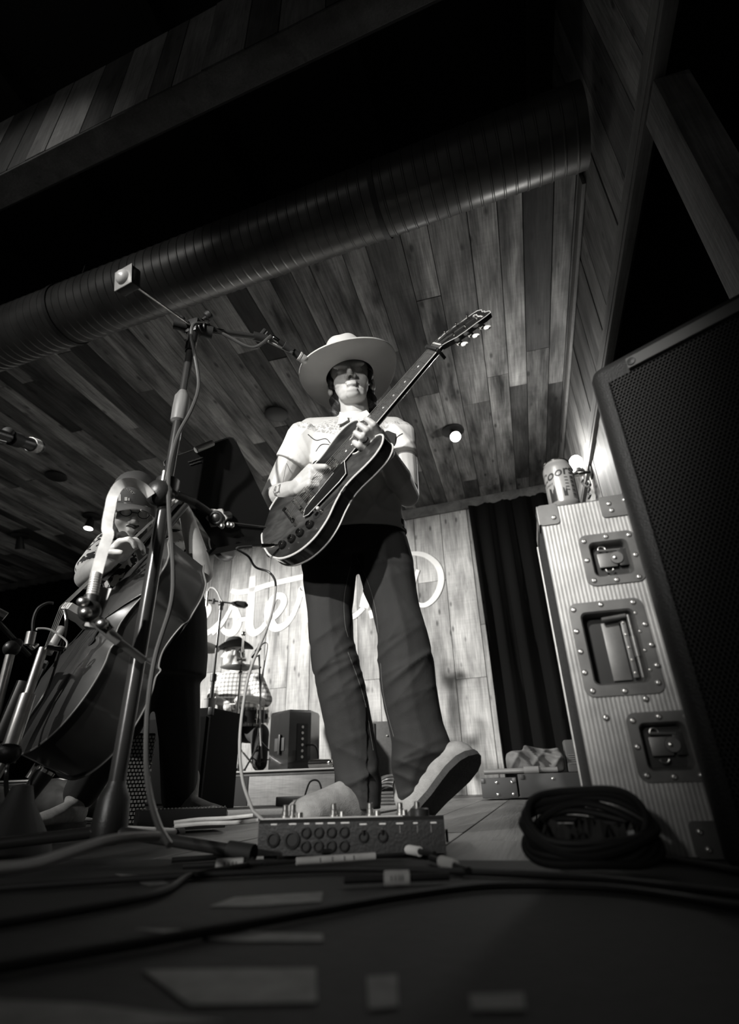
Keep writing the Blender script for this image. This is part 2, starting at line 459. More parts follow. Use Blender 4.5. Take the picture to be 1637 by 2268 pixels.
# --- header clad with upright boards, high over the front of the stage
HEAD = struct('trim_6', MB().box((0, 0, 0), (8.8, 0.16, 0.85), Matrix.Translation(Vector((-3.1, 1.455, 4.05))) @ Matrix.Rotation(math.atan2(-0.08, 1), 4, 'Z')), M_BACKING)
hd = Vector((1, -0.081, 0)).normalized(); hn = Vector((-0.081, -1, 0)).normalized()
hM = basis(hd, -hn, (0, 0, 1))
p0 = at(0, 390, Z=3.6); s = -4.0
while s < 3.4:
    w = random.choice((0.16, 0.2, 0.23, 0.27))
    pc = p0 + hd * (s + w / 2) + hn * random.uniform(0, 0.006)
    plank('plank', pc + Vector((0, 0, 0.40)), (w - 0.006, 0.022, 0.80), M_HEADW, HEAD, hM)
    s += w
plank('plank', p0 + hd * 0.0 - hn * 0.07 + Vector((0, 0, -0.012)), (7.4, 0.16, 0.02), M_HEADW, HEAD, hM)
# --- high black roof deck with joists
ROOF = struct('ceiling_roof', MB().box((-2.8, 0.6, 4.95), (12, 9.0, 0.06)), M_ROOF)
for i in range(9):
    mk('joist', MB().box((-8 + i * 1.25, 0.0, 4.83), (0.07, 7.0, 0.18)), M_ROOF, ROOF)
# --- spiral duct
dn = Vector((-0.9975, 0.071, 0)).normalized()
duct = thing('spiral_duct', 'long black spiral-seam air duct hanging under the roof in front of the plank ceiling', 'duct', (0.72, 1.78, 3.1))
prof = []; R0 = 0.20; z = 0.0
while z < 5.2:
    prof += [(R0, z), (R0, z + 0.048), (R0 + 0.004, z + 0.052), (R0 + 0.004, z + 0.058)]
    z += 0.062
dM = basis(*frame_from(dn), (0.72, 1.78, 3.1))
mk('duct_pipe', MB().lathe(prof, 36, dM, cap=True), M_DUCT, duct, sharp=20)
for k in (1.1, 3.4):
    q = Vector((0.72, 1.78, 3.1)) + dn * k
    b = MB(); x_, y_, d_ = frame_from(dn); b.lathe([(R0 + 0.005, -0.015), (R0 + 0.009, -0.015), (R0 + 0.009, 0.015), (R0 + 0.005, 0.015)], 36, basis(x_, y_, d_, q))
    h_ = mk('hanger_band', b, M_MATTE, duct)
    mk('hanger_rod', MB().cyl(q + Vector((0, 0, R0)), (q.x, q.y, 4.93), 0.004, n=6), M_MATTE, h_)

# --- curtains
def curtain(name, label, s0, s1, zt, off, seed):
    rnd = random.Random(seed); n = int((s1 - s0) / 0.03); rows = 10
    ph = [rnd.uniform(0.07, 0.13) for _ in range(200)]
    xs_, w = [], 0.0
    for i in range(n + 1):
        s = s0 + (s1 - s0) * i / n
        w += 2 * math.pi * ((s1 - s0) / n) / ph[int(i / 6) % 200] / 2.2
        xs_.append((s, w))
    front = []; 
    for j in range(rows + 1):
        z = 0.015 + (zt - 0.015) * j / rows
        amp = 0.045 - 0.02 * j / rows
        front.append([wall_pt(s + 0.05 * (1 - j / rows) * (s == s0), z, off + amp * math.sin(w) + 0.012 * math.sin(3.1 * w + z)) for s, w in xs_])
    mb = MB(); mb.loft(front, cap=False, closed=False)
    back = [[p - WALL_N * 0.006 for p in r] for r in front]
    mb.loft(back, cap=False, closed=False)
    o = mk(name, mb, M_CURT, sharp=180)
    return tag(o, label, 'curtain', 'stage curtains')
curtain('stage_curtain', 'black stage curtain hanging between the plank wall and the flight case', 1.69, 2.86, 3.19, 0.11, 3)
curtain('stage_curtain', 'black stage curtain behind the double bass player at the far left', -6.6, -3.1, 3.19, 0.11, 5)

# --- painted script lettering on the wall
sign = thing('painted_sign', 'large white script lettering painted on the back wall planks', 'sign', wall_pt(-0.6, 1.9, 0.0))
M_PAINT = plain('white_wall_paint', 0.78, 0.8, var=0.08, vscale=6)
def wpt(px, py):
    p = at_wall(px, py, 0.008); return p
def stroke(name, pts, w, n=36):
    """brush stroke: picture-traced centre line and width, laid flat on the wall"""
    P = spline([(a[0], a[1], (a[2] if len(a) > 2 else w)) for a in pts], n)
    C = [wpt(a[0], a[1]) for a in P]
    mb = MB(); sides = []; ws = []
    for i, c in enumerate(C):
        t = C[min(i + 1, len(C) - 1)] - C[max(i - 1, 0)]
        sd = t.cross(WALL_N).normalized(); sides.append(sd)
        d = (wpt(P[i][0] + 1, P[i][1]) - wpt(P[i][0], P[i][1])).length * 0.93
        ws.append(P[i][2] * d)
    mb.ribbon(C, ws, sides, 0.003, WALL_N)
    return mk(name, mb, M_PAINT, sign, sharp=30)
stroke('letter_w', [(300, 1330), (318, 1420), (352, 1345), (372, 1420), (410, 1352), (428, 1305), (425, 1275)], 17)
stroke('letter_e', [(408, 1392), (440, 1378, 13), (458, 1360, 15), (461, 1346, 15), (449, 1344, 13), (434, 1362, 20), (432, 1388, 24), (444, 1404, 16), (466, 1398, 11), (488, 1376, 9)], 18)
stroke('letter_s', [(470, 1404, 9), (494, 1378, 9), (516, 1340, 8), (522, 1356, 15), (526, 1380, 20), (516, 1400, 16), (500, 1400, 11), (492, 1392, 9)], 14)
stroke('letter_t', [(560, 1276, 14), (558, 1310, 16), (555, 1350, 17), (553, 1388, 18), (563, 1402, 14), (580, 1392, 11), (594, 1372, 9)], 15)
stroke('letter_bar', [(512, 1308, 9), (530, 1312, 10), (562, 1306, 11), (600, 1294, 11), (660, 1280, 12), (720, 1267, 10)], 11)
stroke('letter_link', [(520, 1372, 8), (538, 1372, 8), (552, 1368, 8)], 8)
stroke('letter_e', [(590, 1378, 9), (612, 1362, 13), (628, 1338, 14), (626, 1322, 14), (610, 1322, 14), (597, 1345, 20), (598, 1376, 22), (612, 1391, 16), (634, 1382, 12), (652, 1358, 10)], 16)
stroke('letter_r', [(648, 1366, 9), (662, 1330, 11), (668, 1304, 13), (676, 1318, 12), (694, 1320, 14), (684, 1352, 20), (690, 1374, 16), (712, 1366, 10)], 14)
stroke('letter_n', [(734, 1310, 14), (730, 1368, 16), (748, 1322, 11), (772, 1314, 14), (768, 1352, 16), (782, 1366, 12), (806, 1346, 10)], 14)
stroke('letter_o', [(806, 1346, 22), (815, 1318, 26), (834, 1300, 26), (850, 1324, 24), (840, 1352, 22), (818, 1362, 18)], 22)
stroke('letter_n', [(862, 1284, 14), (858, 1348, 15), (880, 1296, 12), (904, 1290, 14), (900, 1330, 14), (926, 1262, 9)], 13)
stroke('letter_swash', [(880, 1236, 7), (915, 1226, 10), (946, 1232, 12), (970, 1254, 14), (977, 1285, 15), (968, 1315, 14), (950, 1336, 12), (930, 1340, 10), (905, 1322, 8)], 12, 50)

# --- track lamp left of the frame, with an unseen plate added to shade the top of the back wall
tl = thing('track_lamp', 'black ceiling lamp with an added shading plate, left of the stage', 'lamp', tuple(TRACK_P))
_d = (TRACK_T - TRACK_P).normalized(); _x, _y, _z = frame_from(_d)
mk('lamp_can', MB().lathe([(.075, -.2), (.08, -.18), (.08, -.045), (.075, -.045), (.074, -.17)], 20, basis(_x, _y, _z, TRACK_P)), M_MATTE, tl)
_h = Vector((_d.x, _d.y, 0)).normalized(); _s = Vector((-_h.y, _h.x, 0))
mk('added_flag', MB().box((0, 0, 0), (2.2, .004, .24), basis(_s, _h, Vector((0, 0, 1)), TRACK_P + _h * .9 + Vector((0, 0, .108)))), M_MATTE, tl)
mk('yoke', MB().cyl(TRACK_P + Vector((0, 0, .08)), (TRACK_P.x, TRACK_P.y, CEIL - .02), .012, n=10), M_MATTE, tl)
# ================================================================== THE GUITARIST
T_ = Vector((0.287, -0.958, 0)).normalized()        # towards the camera
R_ = Vector((0.958, 0.287, 0)).normalized()         # to the picture's right
UP = Vector((0, 0, 1))
G0 = Vector((-0.436, 1.456, 0))
def gp(px, py, o=0.0):
    return at_plane(px, py, G0 + T_ * o, T_)
M_SKIN = plain('skin', 0.52, 0.5, var=0.07, vscale=25, bump=0.08, bscale=250)
M_DENIM = plain('dark_denim', 0.021, 0.85, var=0.25, vscale=14, bump=0.25, bscale=700, stretch=(1, 1, 0.35))
M_FELT = plain('light_felt', 0.56, 0.9, var=0.06, vscale=12, bump=0.15, bscale=500)
M_SUEDE = plain('tan_suede', 0.3, 0.95, var=0.14, vscale=60, bump=0.5, bscale=420)
M_SOLE = plain('dark_sole', 0.03, 0.8, var=0.3, vscale=25, bump=0.5, bscale=150)
M_HAIR = plain('dark_hair', 0.02, 0.55, bump=0.6, bscale=160, stretch=(1, 1, 0.2))

def shirt_material(name, body, yoke, z0, z1):
    m, nt, b = newmat(name); N = nt.nodes; L = nt.links
    tc = N.new('ShaderNodeTexCoord'); sp = N.new('ShaderNodeSeparateXYZ'); L.new(tc.outputs['Object'], sp.inputs[0])
    vo = N.new('ShaderNodeTexVoronoi'); vo.inputs['Scale'].default_value = 62; vo.feature = 'DISTANCE_TO_EDGE'
    ns = N.new('ShaderNodeTexNoise'); ns.inputs['Scale'].default_value = 25
    va = N.new('ShaderNodeVectorMath'); va.operation = 'MULTIPLY_ADD'; va.inputs[1].default_value = (0.03, 0.03, 0.03)
    L.new(ns.outputs['Color'], va.inputs[0]); L.new(tc.outputs['Object'], va.inputs[2]); L.new(va.outputs[0], vo.inputs['Vector'])
    r = N.new('ShaderNodeValToRGB'); r.color_ramp.elements[0].position = 0.06; r.color_ramp.elements[1].position = 0.22
    r.color_ramp.elements[0].color = g(yoke * 1.7); r.color_ramp.elements[1].color = g(yoke)
    L.new(vo.outputs['Distance'], r.inputs[0])
    ax = N.new('ShaderNodeMath'); ax.operation = 'ABSOLUTE'; L.new(sp.outputs[0], ax.inputs[0])
    sl = N.new('ShaderNodeMath'); sl.operation = 'MULTIPLY_ADD'; sl.inputs[1].default_value = 0.35; L.new(ax.outputs[0], sl.inputs[0]); sl.inputs[2].default_value = z0
    gt = N.new('ShaderNodeMath'); gt.operation = 'GREATER_THAN'; L.new(sp.outputs[2], gt.inputs[0]); L.new(sl.outputs[0], gt.inputs[1])
    mx = N.new('ShaderNodeMix'); mx.data_type = 'RGBA'; L.new(gt.outputs[0], mx.inputs[0]); mx.inputs[6].default_value = g(body)
    L.new(r.outputs[0], mx.inputs[7]); L.new(mx.outputs[2], b.inputs['Base Color']); b.inputs['Roughness'].default_value = 0.85
    b.inputs['Specular IOR Level'].default_value = 0.2
    return m

def ring(c, hw, hd, n=32, crease=0.0, ax=R_, ay=T_, p=2.3):
    out = []
    for i in range(n):
        a = 2 * math.pi * i / n; ca, sa = math.cos(a), math.sin(a)
        k = (abs(ca) ** p + abs(sa) ** p) ** (-1 / p)
        k *= 1 + crease * math.exp(-((a - math.pi / 2) / 0.16) ** 2) + crease * .6 * math.exp(-((a - 3 * math.pi / 2) / 0.2) ** 2)
        out.append(c + ax * (hw * k * ca) + ay * (hd * k * sa))
    return out
def tube_from(stations, depth=1.0, crease=0.0, o=0.0, fn=gp):
    """stations: (y, x_left, x_right[, offset[, depth factor]]) read along the limb"""
    rings = []
    for s in stations:
        oo = s[3] if len(s) > 3 else o; dd = s[4] if len(s) > 4 else depth
        a, b = fn(s[1], s[0], oo), fn(s[2], s[0], oo)
        hw = (b - a).length / 2; rings.append(ring((a + b) / 2, hw, hw * dd, crease=crease))
    return rings

guit = thing('person', 'guitarist in light wide-brimmed hat, pale short-sleeved western shirt and dark flared jeans, looking down', 'person', (G0.x, G0.y, 0))
# --- head frame
HC = gp(777, 848, 0.035)
hM = basis(R_, T_, UP) if R_.cross(T_).dot(UP) > 0 else None
def head_frame(c, yaw, pitch, roll, f=T_, r=R_):
    # x picture-right, y = facing direction, z up ; left-handed sets are avoided by mirroring x
    M = basis(-r, f, UP) if (-r).cross(f).dot(UP) > 0 else basis(r, f, UP)
    return Matrix.Translation(c) @ M @ Matrix.Rotation(yaw, 4, 'Z') @ Matrix.Rotation(pitch, 4, 'X') @ Matrix.Rotation(roll, 4, 'Y')
def head_shapes(mb, M, s=1.0, beard=False):
    def B(c, r):
        r = (r, r, r) if isinstance(r, (int, float)) else r
        mb.ball(M @ (Vector(c) * s), tuple(a * s for a in r), M, n=20, m=14)
    def K(pts, rs): mb.caps([M @ (Vector(p) * s) for p in pts], [r * s for r in rs])
    B((0, -.015, .035), (.073, .092, .088)); B((0, .03, -.03), (.060, .056, .072)); B((0, .032, -.072), (.050, .05, .036))
    B((0, .066, -.096), (.024, .02, .018)); B((0, .04, -.088), (.045, .035, .024)); B((.032, .05, -.032), (.028, .028, .03)); B((-.032, .05, -.032), (.028, .028, .03))
    K([(0, .084, .012), (0, .096, -.012), (0, .110, -.03)], [.008, .0095, .012])
    B((.013, .094, -.036), .009); B((-.013, .094, -.036), .009)
    B((0, .088, -.0585), (.023, .010, .0055)); B((0, .087, -.069), (.019, .0115, .0065)); B((0, .080, -.088), (.02, .012, .01))
    B((.03, .08, .022), (.026, .013, .009)); B((-.03, .08, .022), (.026, .013, .009)); B((0, .082, .03), (.05, .012, .02))
    B((.031, .072, .004), (.0145, .011, .009)); B((-.031, .072, .004), (.0145, .011, .009))
    for q in (-1, 1):
        B((q * .077, -.012, -.012), (.008, .017, .029)); B((q * .074, -.005, -.03), (.009, .011, .012))
HM = head_frame(HC, math.radians(-3), math.radians(-6), math.radians(6)) @ Matrix.Diagonal((1.1, 1.0, 1.0, 1.0))
body = MB()
head_shapes(body, HM, 0.93)
neck_base = gp(782, 948, -0.03)
body.caps([HM @ Vector((0, -.02, -.06)), HM @ Vector((0, -.028, -.12)), neck_base], [.055, .05, .06])
# --- torso and legs under the clothes
body.caps([neck_base, gp(785, 1000, -.02), gp(790, 1110, -.01), gp(788, 1190, -.01)], [.07, .085, .085, .09])
body.caps([gp(690, 958, -.01), gp(785, 965, -.015), gp(872, 956, -.01)], [.052, .07, .052])
for hip, knee, ank in ((gp(735, 1230, 0), gp(742, 1430, .02), gp(800, 1750, -.05)), (gp(850, 1225, 0), gp(888, 1420, .02), gp(908, 1735, -.06))):
    body.caps([hip, knee, ank], [.065, .047, .033])
# --- arms
SR, ER, WR = gp(672, 966, 0.0), gp(601, 1107, -.05), gp(655, 1082, .155)
SL, EL, WL = gp(888, 964, 0.0), gp(903, 1098, .02), gp(846, 992, .235)
def lerp(a, b, t): return a + (b - a) * t
body.caps([SR, lerp(SR, ER, .45), ER + T_ * .005, lerp(ER, WR, .4), WR], [.05, .046, .037, .041, .026])
body.caps([SL, lerp(SL, EL, .45), EL, lerp(EL, WL, .4), WL], [.05, .046, .038, .042, .026])

# --- guitar frame (needed by the hands)
GA = gp(588, 1217, 0.135); GN = gp(972, 768, 0.42)
gx = (GN - GA).normalized(); GLEN = (GN - GA).length; GS = GLEN / 0.793
_v = Vector((0, 0, CAM_H)) - (GA + GN) / 2; _v = (_v - gx * _v.dot(gx)).normalized(); _y0 = _v.cross(gx)
_t = math.radians(61)                                # the face of the guitar is tipped up towards the player
gz = (_v * math.cos(_t) + _y0 * math.sin(_t)).normalized(); gy = gz.cross(gx)
GMX = basis(gx, gy, gz, GA) @ Matrix.Scale(GS, 4)
def gl(x, y, z=0.0): return GMX @ Vector((x, y, z))
print('GUITAR SCALE', GS)

def hand(mb, wrist, palm_dir, palm_nrm, side, curls, spread=0.0, s=1.0, thumb=None, lens=(.072, .08, .075, .058)):
    """palm and five bent fingers. palm_dir: wrist to knuckles, palm_nrm: out of the palm, side: towards the thumb"""
    d = Vector(palm_dir).normalized(); n = Vector(palm_nrm); n = (n - d * n.dot(d)).normalized(); sd = Vector(side); sd = (sd - d * sd.dot(d) - n * sd.dot(n)).normalized()
    k0 = wrist + d * .085 * s
    mb.caps([wrist, wrist + d * .03 * s], [.026 * s, .026 * s])
    for q in (-1, -.33, .33, 1):
        mb.caps([wrist + d * .02 * s + sd * q * .018 * s, k0 + sd * q * .031 * s - d * .006 * abs(q) * s], [.0165 * s, .0125 * s])
    fingers = []
    for i, q in enumerate((1, .33, -.33, -1)):
        base = k0 + sd * q * .031 * s - d * .006 * abs(q) * s
        a = 0; p = base; pts = [p]; c = curls[i]
        dd = (d + sd * q * spread).normalized()
        for j, (fr, ang) in enumerate(((.45, c[0]), (.3, c[1]), (.25, c[2]))):
            a += ang
            p = p + (dd * math.cos(a) + n * math.sin(a)) * lens[i] * fr * s; pts.append(p)
        mb.caps(pts, [.0105 * s, .0098 * s, .0088 * s, .0074 * s], n=10); fingers.append(pts)
    if thumb is None:
        tb = wrist + d * .028 * s + sd * .024 * s
        thumb = [tb, tb + (d * .5 + sd * .6 + n * .5).normalized() * .035 * s, tb + (d * .8 + sd * .35 + n * .8).normalized() * .065 * s]
    mb.caps(thumb, [.0145 * s, .0115 * s, .009 * s][:len(thumb)], n=10)
    return fingers
# picking hand over the strings, fretting hand round the neck
pd = (gl(.30, .01, .035) - WR).normalized()
hand(body, WR, pd, -gz * .9 + gx * .2, gx * .55 + gy * .75, [(.9, 1.25, .8), (1.0, 1.3, .8), (1.05, 1.3, .8), (1.1, 1.3, .8)], s=.98,
     thumb=[WR + pd * .035 + gx * .016 + gy * .012, lerp(WR, gl(.30, .012, .03), .7) + gx * .016 + gy * .016, gl(.305, .012, .022)])
# fretting hand: palm behind and below the neck, fingers come over the fretboard from the treble side
KL = gl(.452, -.052, .0); fd = (KL - WL); WL2 = KL - (fd.normalized() * .55 + gz * .45).normalized() * .088
body.caps([WL, lerp(WL, WL2, .6), WL2], [.027, .027, .026])
LF = hand(body, WL2, KL - WL2, gy * .95 - gz * .15, gx, [(.15, 1.05, .9), (.2, 1.1, .95), (.25, 1.15, .95), (.35, 1.15, .95)], spread=.12, s=1.0,
     thumb=[WL2 + (KL - WL2) * .35 + gx * .018, gl(.475, -.03, -.04), gl(.478, .004, -.042)])
sk = solid(body, 0.0032, 5)
m_sk = M_SKIN
bodyo = mk('body', sk, M_SKIN, guit, sharp=180)

# tattoos: flat ink marks following the forearm
bv = BVHTree.FromPolygons([Vector(v) for v in sk.v], sk.f)
M_INK = plain('tattoo_ink', 0.13, 0.6)
def on_skin(p, lift=0.0008):
    l, nrm, i, d = bv.find_nearest(Vector(p)); return l + nrm * lift, nrm
def ink(pts, w, n=24):
    mb = MB(); C = []; S = []; Nn = []
    P = spline([tuple(gp(*q)) for q in pts], n)
    for p in P:
        c, nn = on_skin(p); C.append(c); Nn.append(nn)
    for i in range(len(C)):
        t = C[min(i + 1, len(C) - 1)] - C[max(i - 1, 0)]
        S.append(t.cross(Nn[i]).normalized())
    mb.ribbon(C, [w * (1 - .5 * abs(2 * i / len(C) - 1)) for i in range(len(C))], S, .0003, Nn)
    return mb
tat = MB()
for pts, w in (([(592, 1080, .1), (600, 1072, .1), (608, 1076, .1), (606, 1086, .1), (598, 1084, .1), (601, 1079, .1)], .004),
               ([(604, 1068, .12), (614, 1066, .12), (618, 1076, .12), (612, 1088, .12), (600, 1092, .1)], .0055),
               ([(590, 1090, .1), (598, 1098, .1), (604, 1108, .1), (609, 1098, .1), (600, 1092, .1)], .0045),
               ([(588, 1084, .1), (590, 1096, .1), (597, 1100, .1)], .004),
               ([(616, 1070, .12), (621, 1080, .12), (617, 1092, .12)], .004),
               ([(628, 1012, .1), (631, 1020, .1), (627, 1028, .1)], .005), ([(633, 1010, .1), (636, 1018, .1), (632, 1024, .1)], .003)):
    m_ = ink(pts, w); tat.add(m_.v, m_.f)
mk('tattoo', tat, M_INK, guit, label='dark line tattoo on the picking arm')
# ring on the fretting hand
_f = LF[2]; _d = (_f[1] - _f[0]).normalized(); _c = lerp(_f[0], _f[1], .62)
mk('ring', MB().lathe([(.0098, -.003), (.0116, -.0025), (.0116, .0025), (.0098, .003)], 20, basis(*frame_from(_d), _c)), plain('dark_ring', .03, .3, .5), guit)
pick = mk('guitar_pick', MB().prism([(0, 0), (.011, .014), (.010, .020), (.0, .023), (-.010, .020), (-.011, .014)], -.0005, .0005, basis(gz, gx, gz.cross(gx), gl(.318, .008, .012))), plain('dark_pick', .02, .3))
tag(pick, 'small dark guitar pick between the thumb and finger of the picking hand', 'guitar pick')

# --- jeans
jl = [(1196, 690, 800, 0, .95), (1250, 667, 789, 0, .92), (1300, 672, 786, .005, .92), (1356, 680, 779, .012, .95), (1420, 684, 783, .02, .95), (1488, 691, 800, .018, .9), (1546, 705, 815, .01, .85),
      (1632, 724, 832, -.01, .8), (1690, 738, 843, -.02, .82), (1743, 744, 847, -.03, .9), (1792, 748, 846, -.035, 1.0)]
jr = [(1196, 785, 902, 0, .95), (1245, 788, 916, 0, .9), (1312, 806, 923, .005, .9), (1350, 824, 930, .01, .93), (1403, 837, 947, .02, .93), (1461, 838, 961, .018, .88), (1511, 842, 966, .01, .85),
      (1561, 850, 973, 0, .8), (1605, 861, 982, -.01, .8), (1640, 868, 996, -.015, .82), (1668, 868, 1004, -.025, .8), (1700, 869, 968, -.04, .9), (1745, 877, 938, -.055, 1.0), (1790, 890, 926, -.06, 1.2)]
jw = [(1160, 717, 893, -.005, .62), (1185, 706, 898, -.003, .6), (1215, 690, 904, 0, .56), (1240, 690, 905, 0, .5)]
jm = MB()
for st, cr in ((jl, .075), (jr, .075), (jw, 0)):
    jm.loft(tube_from(st, crease=cr))
js = solid(jm, 0.0055, 3)
def folds(A):
    z = A[:, 2]; sx = (A - np.array(G0)) @ np.array(R_); D = np.zeros_like(A); w = np.zeros(len(A)); rs = np.random.RandomState(7)
    def ridge(kz, kx, ph, p=3): return (1 - np.abs(np.sin(kz * z + kx * sx + ph + .9 * np.sin(9 * z + ph)))) ** p
    hem = np.exp(-((z - .14) / .08) ** 2); knee = np.exp(-((z - .42) / .09) ** 2); hip = np.exp(-((z - .70) / .05) ** 2)
    for i in range(4):
        sgn = rs.choice([-1, 1]); w += .0075 * hem * ridge(rs.uniform(22, 40), sgn * rs.uniform(8, 22), rs.uniform(0, 6))
    for i in range(4):
        sgn = rs.choice([-1, 1]); w += .0060 * knee * ridge(rs.uniform(18, 34), sgn * rs.uniform(14, 30), rs.uniform(0, 6))
    for i in range(3): w += .0045 * hip * ridge(rs.uniform(20, 40), rs.uniform(-35, 35), rs.uniform(0, 6))
    for i in range(4): w += .0022 * ridge(rs.uniform(5, 14), rs.uniform(-30, 30), rs.uniform(0, 6), 2)
    D += w[:, None] * np.array(T_)[None, :]
    D += (.35 * w * np.sign(np.sin(7 * sx + 3)))[:, None] * np.array(R_)[None, :]
    return D
displace(js, folds)
jeans = mk('jeans', js, M_DENIM, guit, sharp=180)
# stitching along the inner seams and the fly
M_STITCH = plain('light_stitching', 0.16, 0.8)
jv = BVHTree.FromPolygons([Vector(v) for v in js.v], js.f)
def on_jeans(px, py):
    o = Vector((0, 0, CAM_H)); d = (ROT @ _ray(px, py)).normalized()
    l, nn, i, ds = jv.ray_cast(o, d)
    return (l, nn) if l is not None else (None, None)
def seam(pts):
    mb = MB()
    for a in spline(pts, 90):
        l, nn = on_jeans(*a)
        if l is None: continue
        x_, y_, z_ = frame_from(nn); mb.box((0, 0, 0), (.0012, .0034, .0008), Matrix.Translation(l) @ basis(x_, y_, z_))
    return mb
for pts in ([(779, 1245), (768, 1290), (762, 1330), (764, 1380), (771, 1410)], [(791, 1236), (806, 1268), (822, 1310), (832, 1352), (838, 1400)],
            [(771, 1445), (785, 1482), (800, 1525), (812, 1570), (820, 1620), (827, 1660)], [(843, 1470), (848, 1530), (858, 1580), (872, 1630)]):
    q = seam(pts)
    if q.v: mk('stitching', q, M_STITCH, jeans)
# hem fold at the bottom of each leg
# --- shirt
SZ0 = 1.135
M_SHIRT = shirt_material('pale_western_shirt', 0.72, 0.36, SZ0, 1.3)
st = [(1185, 712, 897, 0, .66), (1150, 712, 892, .0, .66), (1105, 705, 886, .005, .64), (1055, 696, 886, .005, .62), (1005, 688, 884, .0, .6), (975, 678, 886, -.01, .56), (956, 690, 878, -.015, .48), (942, 722, 845, -.02, .5), (930, 748, 822, -.02, .8)]
sh = MB(); sh.loft(tube_from(st))
def sleeve(a, b, r0, r1, t1):
    e = lerp(a, b, t1); x_, y_, d_ = frame_from(b - a)
    rings = []
    for t, r in ((-.15, r0 * .8), (.0, r0), (.2 * 1, r0 * 1.06), (.6, (r0 + r1) / 2), (1, r1)):
        c = lerp(a, e, t); rings.append([c + x_ * r * math.cos(2 * math.pi * i / 24) + y_ * r * math.sin(2 * math.pi * i / 24) for i in range(24)])
    sh.loft(rings)
sleeve(lerp(SR, gp(785, 965, 0), .12), ER, .068, .064, .46)
sleeve(lerp(SL, gp(785, 965, 0), .12), EL, .068, .064, .42)
ss = solid(sh, 0.0045, 5)
def sfold(A):
    z = A[:, 2]; sx = (A - np.array(G0)) @ np.array(R_); rs = np.random.RandomState(3); w = np.zeros(len(A))
    def ridge(kz, kx, ph, p=3): return (1 - np.abs(np.sin(kz * z + kx * sx + ph + .8 * np.sin(11 * sx + ph)))) ** p
    side = np.exp(-((np.abs(sx) - .15) / .05) ** 2); belly = np.exp(-((z - .9) / .1) ** 2)
    for i in range(4): w += .006 * belly * ridge(rs.uniform(12, 30), rs.uniform(-25, 25), rs.uniform(0, 6))
    for i in range(4): w += .006 * side * ridge(rs.uniform(14, 30), np.sign(rs.uniform(-1, 1)) * rs.uniform(18, 34), rs.uniform(0, 6))
    for i in range(3): w += .0035 * ridge(rs.uniform(8, 16), rs.uniform(-20, 20), rs.uniform(0, 6), 2)
    return w[:, None] * np.array(T_)[None, :]
displace(ss, sfold)
shirt = mk('shirt', ss, M_SHIRT, guit, sharp=180)
sv = BVHTree.FromPolygons([Vector(v) for v in ss.v], ss.f)
M_COLLAR = plain('shirt_collar_cloth', 0.66, 0.85)
# collar points
cl = MB()
for q in ([(748, 940), (752, 912), (766, 915), (771, 930), (757, 938)], [(775, 930), (790, 916), (812, 908), (820, 918), (806, 930), (786, 938)]):
    P = [gp(a, b, .095 - .0010 * (940 - b)) for a, b in q]
    nrm = (P[1] - P[0]).cross(P[2] - P[0]).normalized(); nrm = nrm if nrm.dot(T_) > 0 else -nrm
    n_ = len(P); cl.add(P + [p - nrm * .003 for p in P], [tuple(range(n_)), tuple(range(2 * n_ - 1, n_ - 1, -1))] + [(i, (i + 1) % n_, n_ + (i + 1) % n_, n_ + i) for i in range(n_)])
mk('collar', cl, M_COLLAR, shirt, sharp=20)
nk = MB(); c0 = gp(784, 934, -.012)
nk.loft([ring(c0 + UP * dz, .058 * k, .056 * k) for dz, k in ((-.03, 1.06), (.0, 1.0), (.006, .96), (.0, .92), (-.03, .95))], cap=False)
mk('collar_band', nk, M_COLLAR, shirt)
snapm = shared('snap', MB().lathe([(0, .002), (.003, .002), (.0045, .001), (.0048, 0)], 12), plain('pearl_snap', .7, .2))
for px, py in ((783, 940), (781, 960), (779, 985), (786, 1050), (786, 1080)):
    o_ = Vector((0, 0, CAM_H)); d_ = (ROT @ _ray(px, py)).normalized(); l, nn, i, ds = sv.ray_cast(o_, d_)
    if l is not None: inst('snap', snapm, basis(*frame_from(nn), l), shirt)
# dark piping along the yoke
M_PIPE = plain('dark_piping', .08, .8)
for pts in ([(682, 962), (700, 975), (722, 972), (735, 985), (752, 992)], [(836, 985), (852, 972), (868, 985), (880, 968), (892, 960)], [(700, 1000), (712, 985), (730, 985)]):
    C = []
    for a in spline(pts, 24):
        l, nn, i, ds = sv.ray_cast(Vector((0, 0, CAM_H)), (ROT @ _ray(*a)).normalized())
        if l is not None: C.append(l + nn * .0005)
    if len(C) > 3: mk('piping', MB().tube(C, .0016, 6), M_PIPE, shirt)
# --- belt
bl = MB(); a_, b_ = gp(714, 1176, 0), gp(896, 1170, 0); hw = (b_ - a_).length / 2 + .004; c_ = (a_ + b_) / 2
bl.loft([ring(c_ + UP * dz, hw * k, hw * .62 * k) for dz, k in ((-.016, 1.0), (-.014, 1.02), (.014, 1.02), (.016, 1.0))], cap=False)
mk('belt', bl, plain('black_leather', .02, .45), guit)
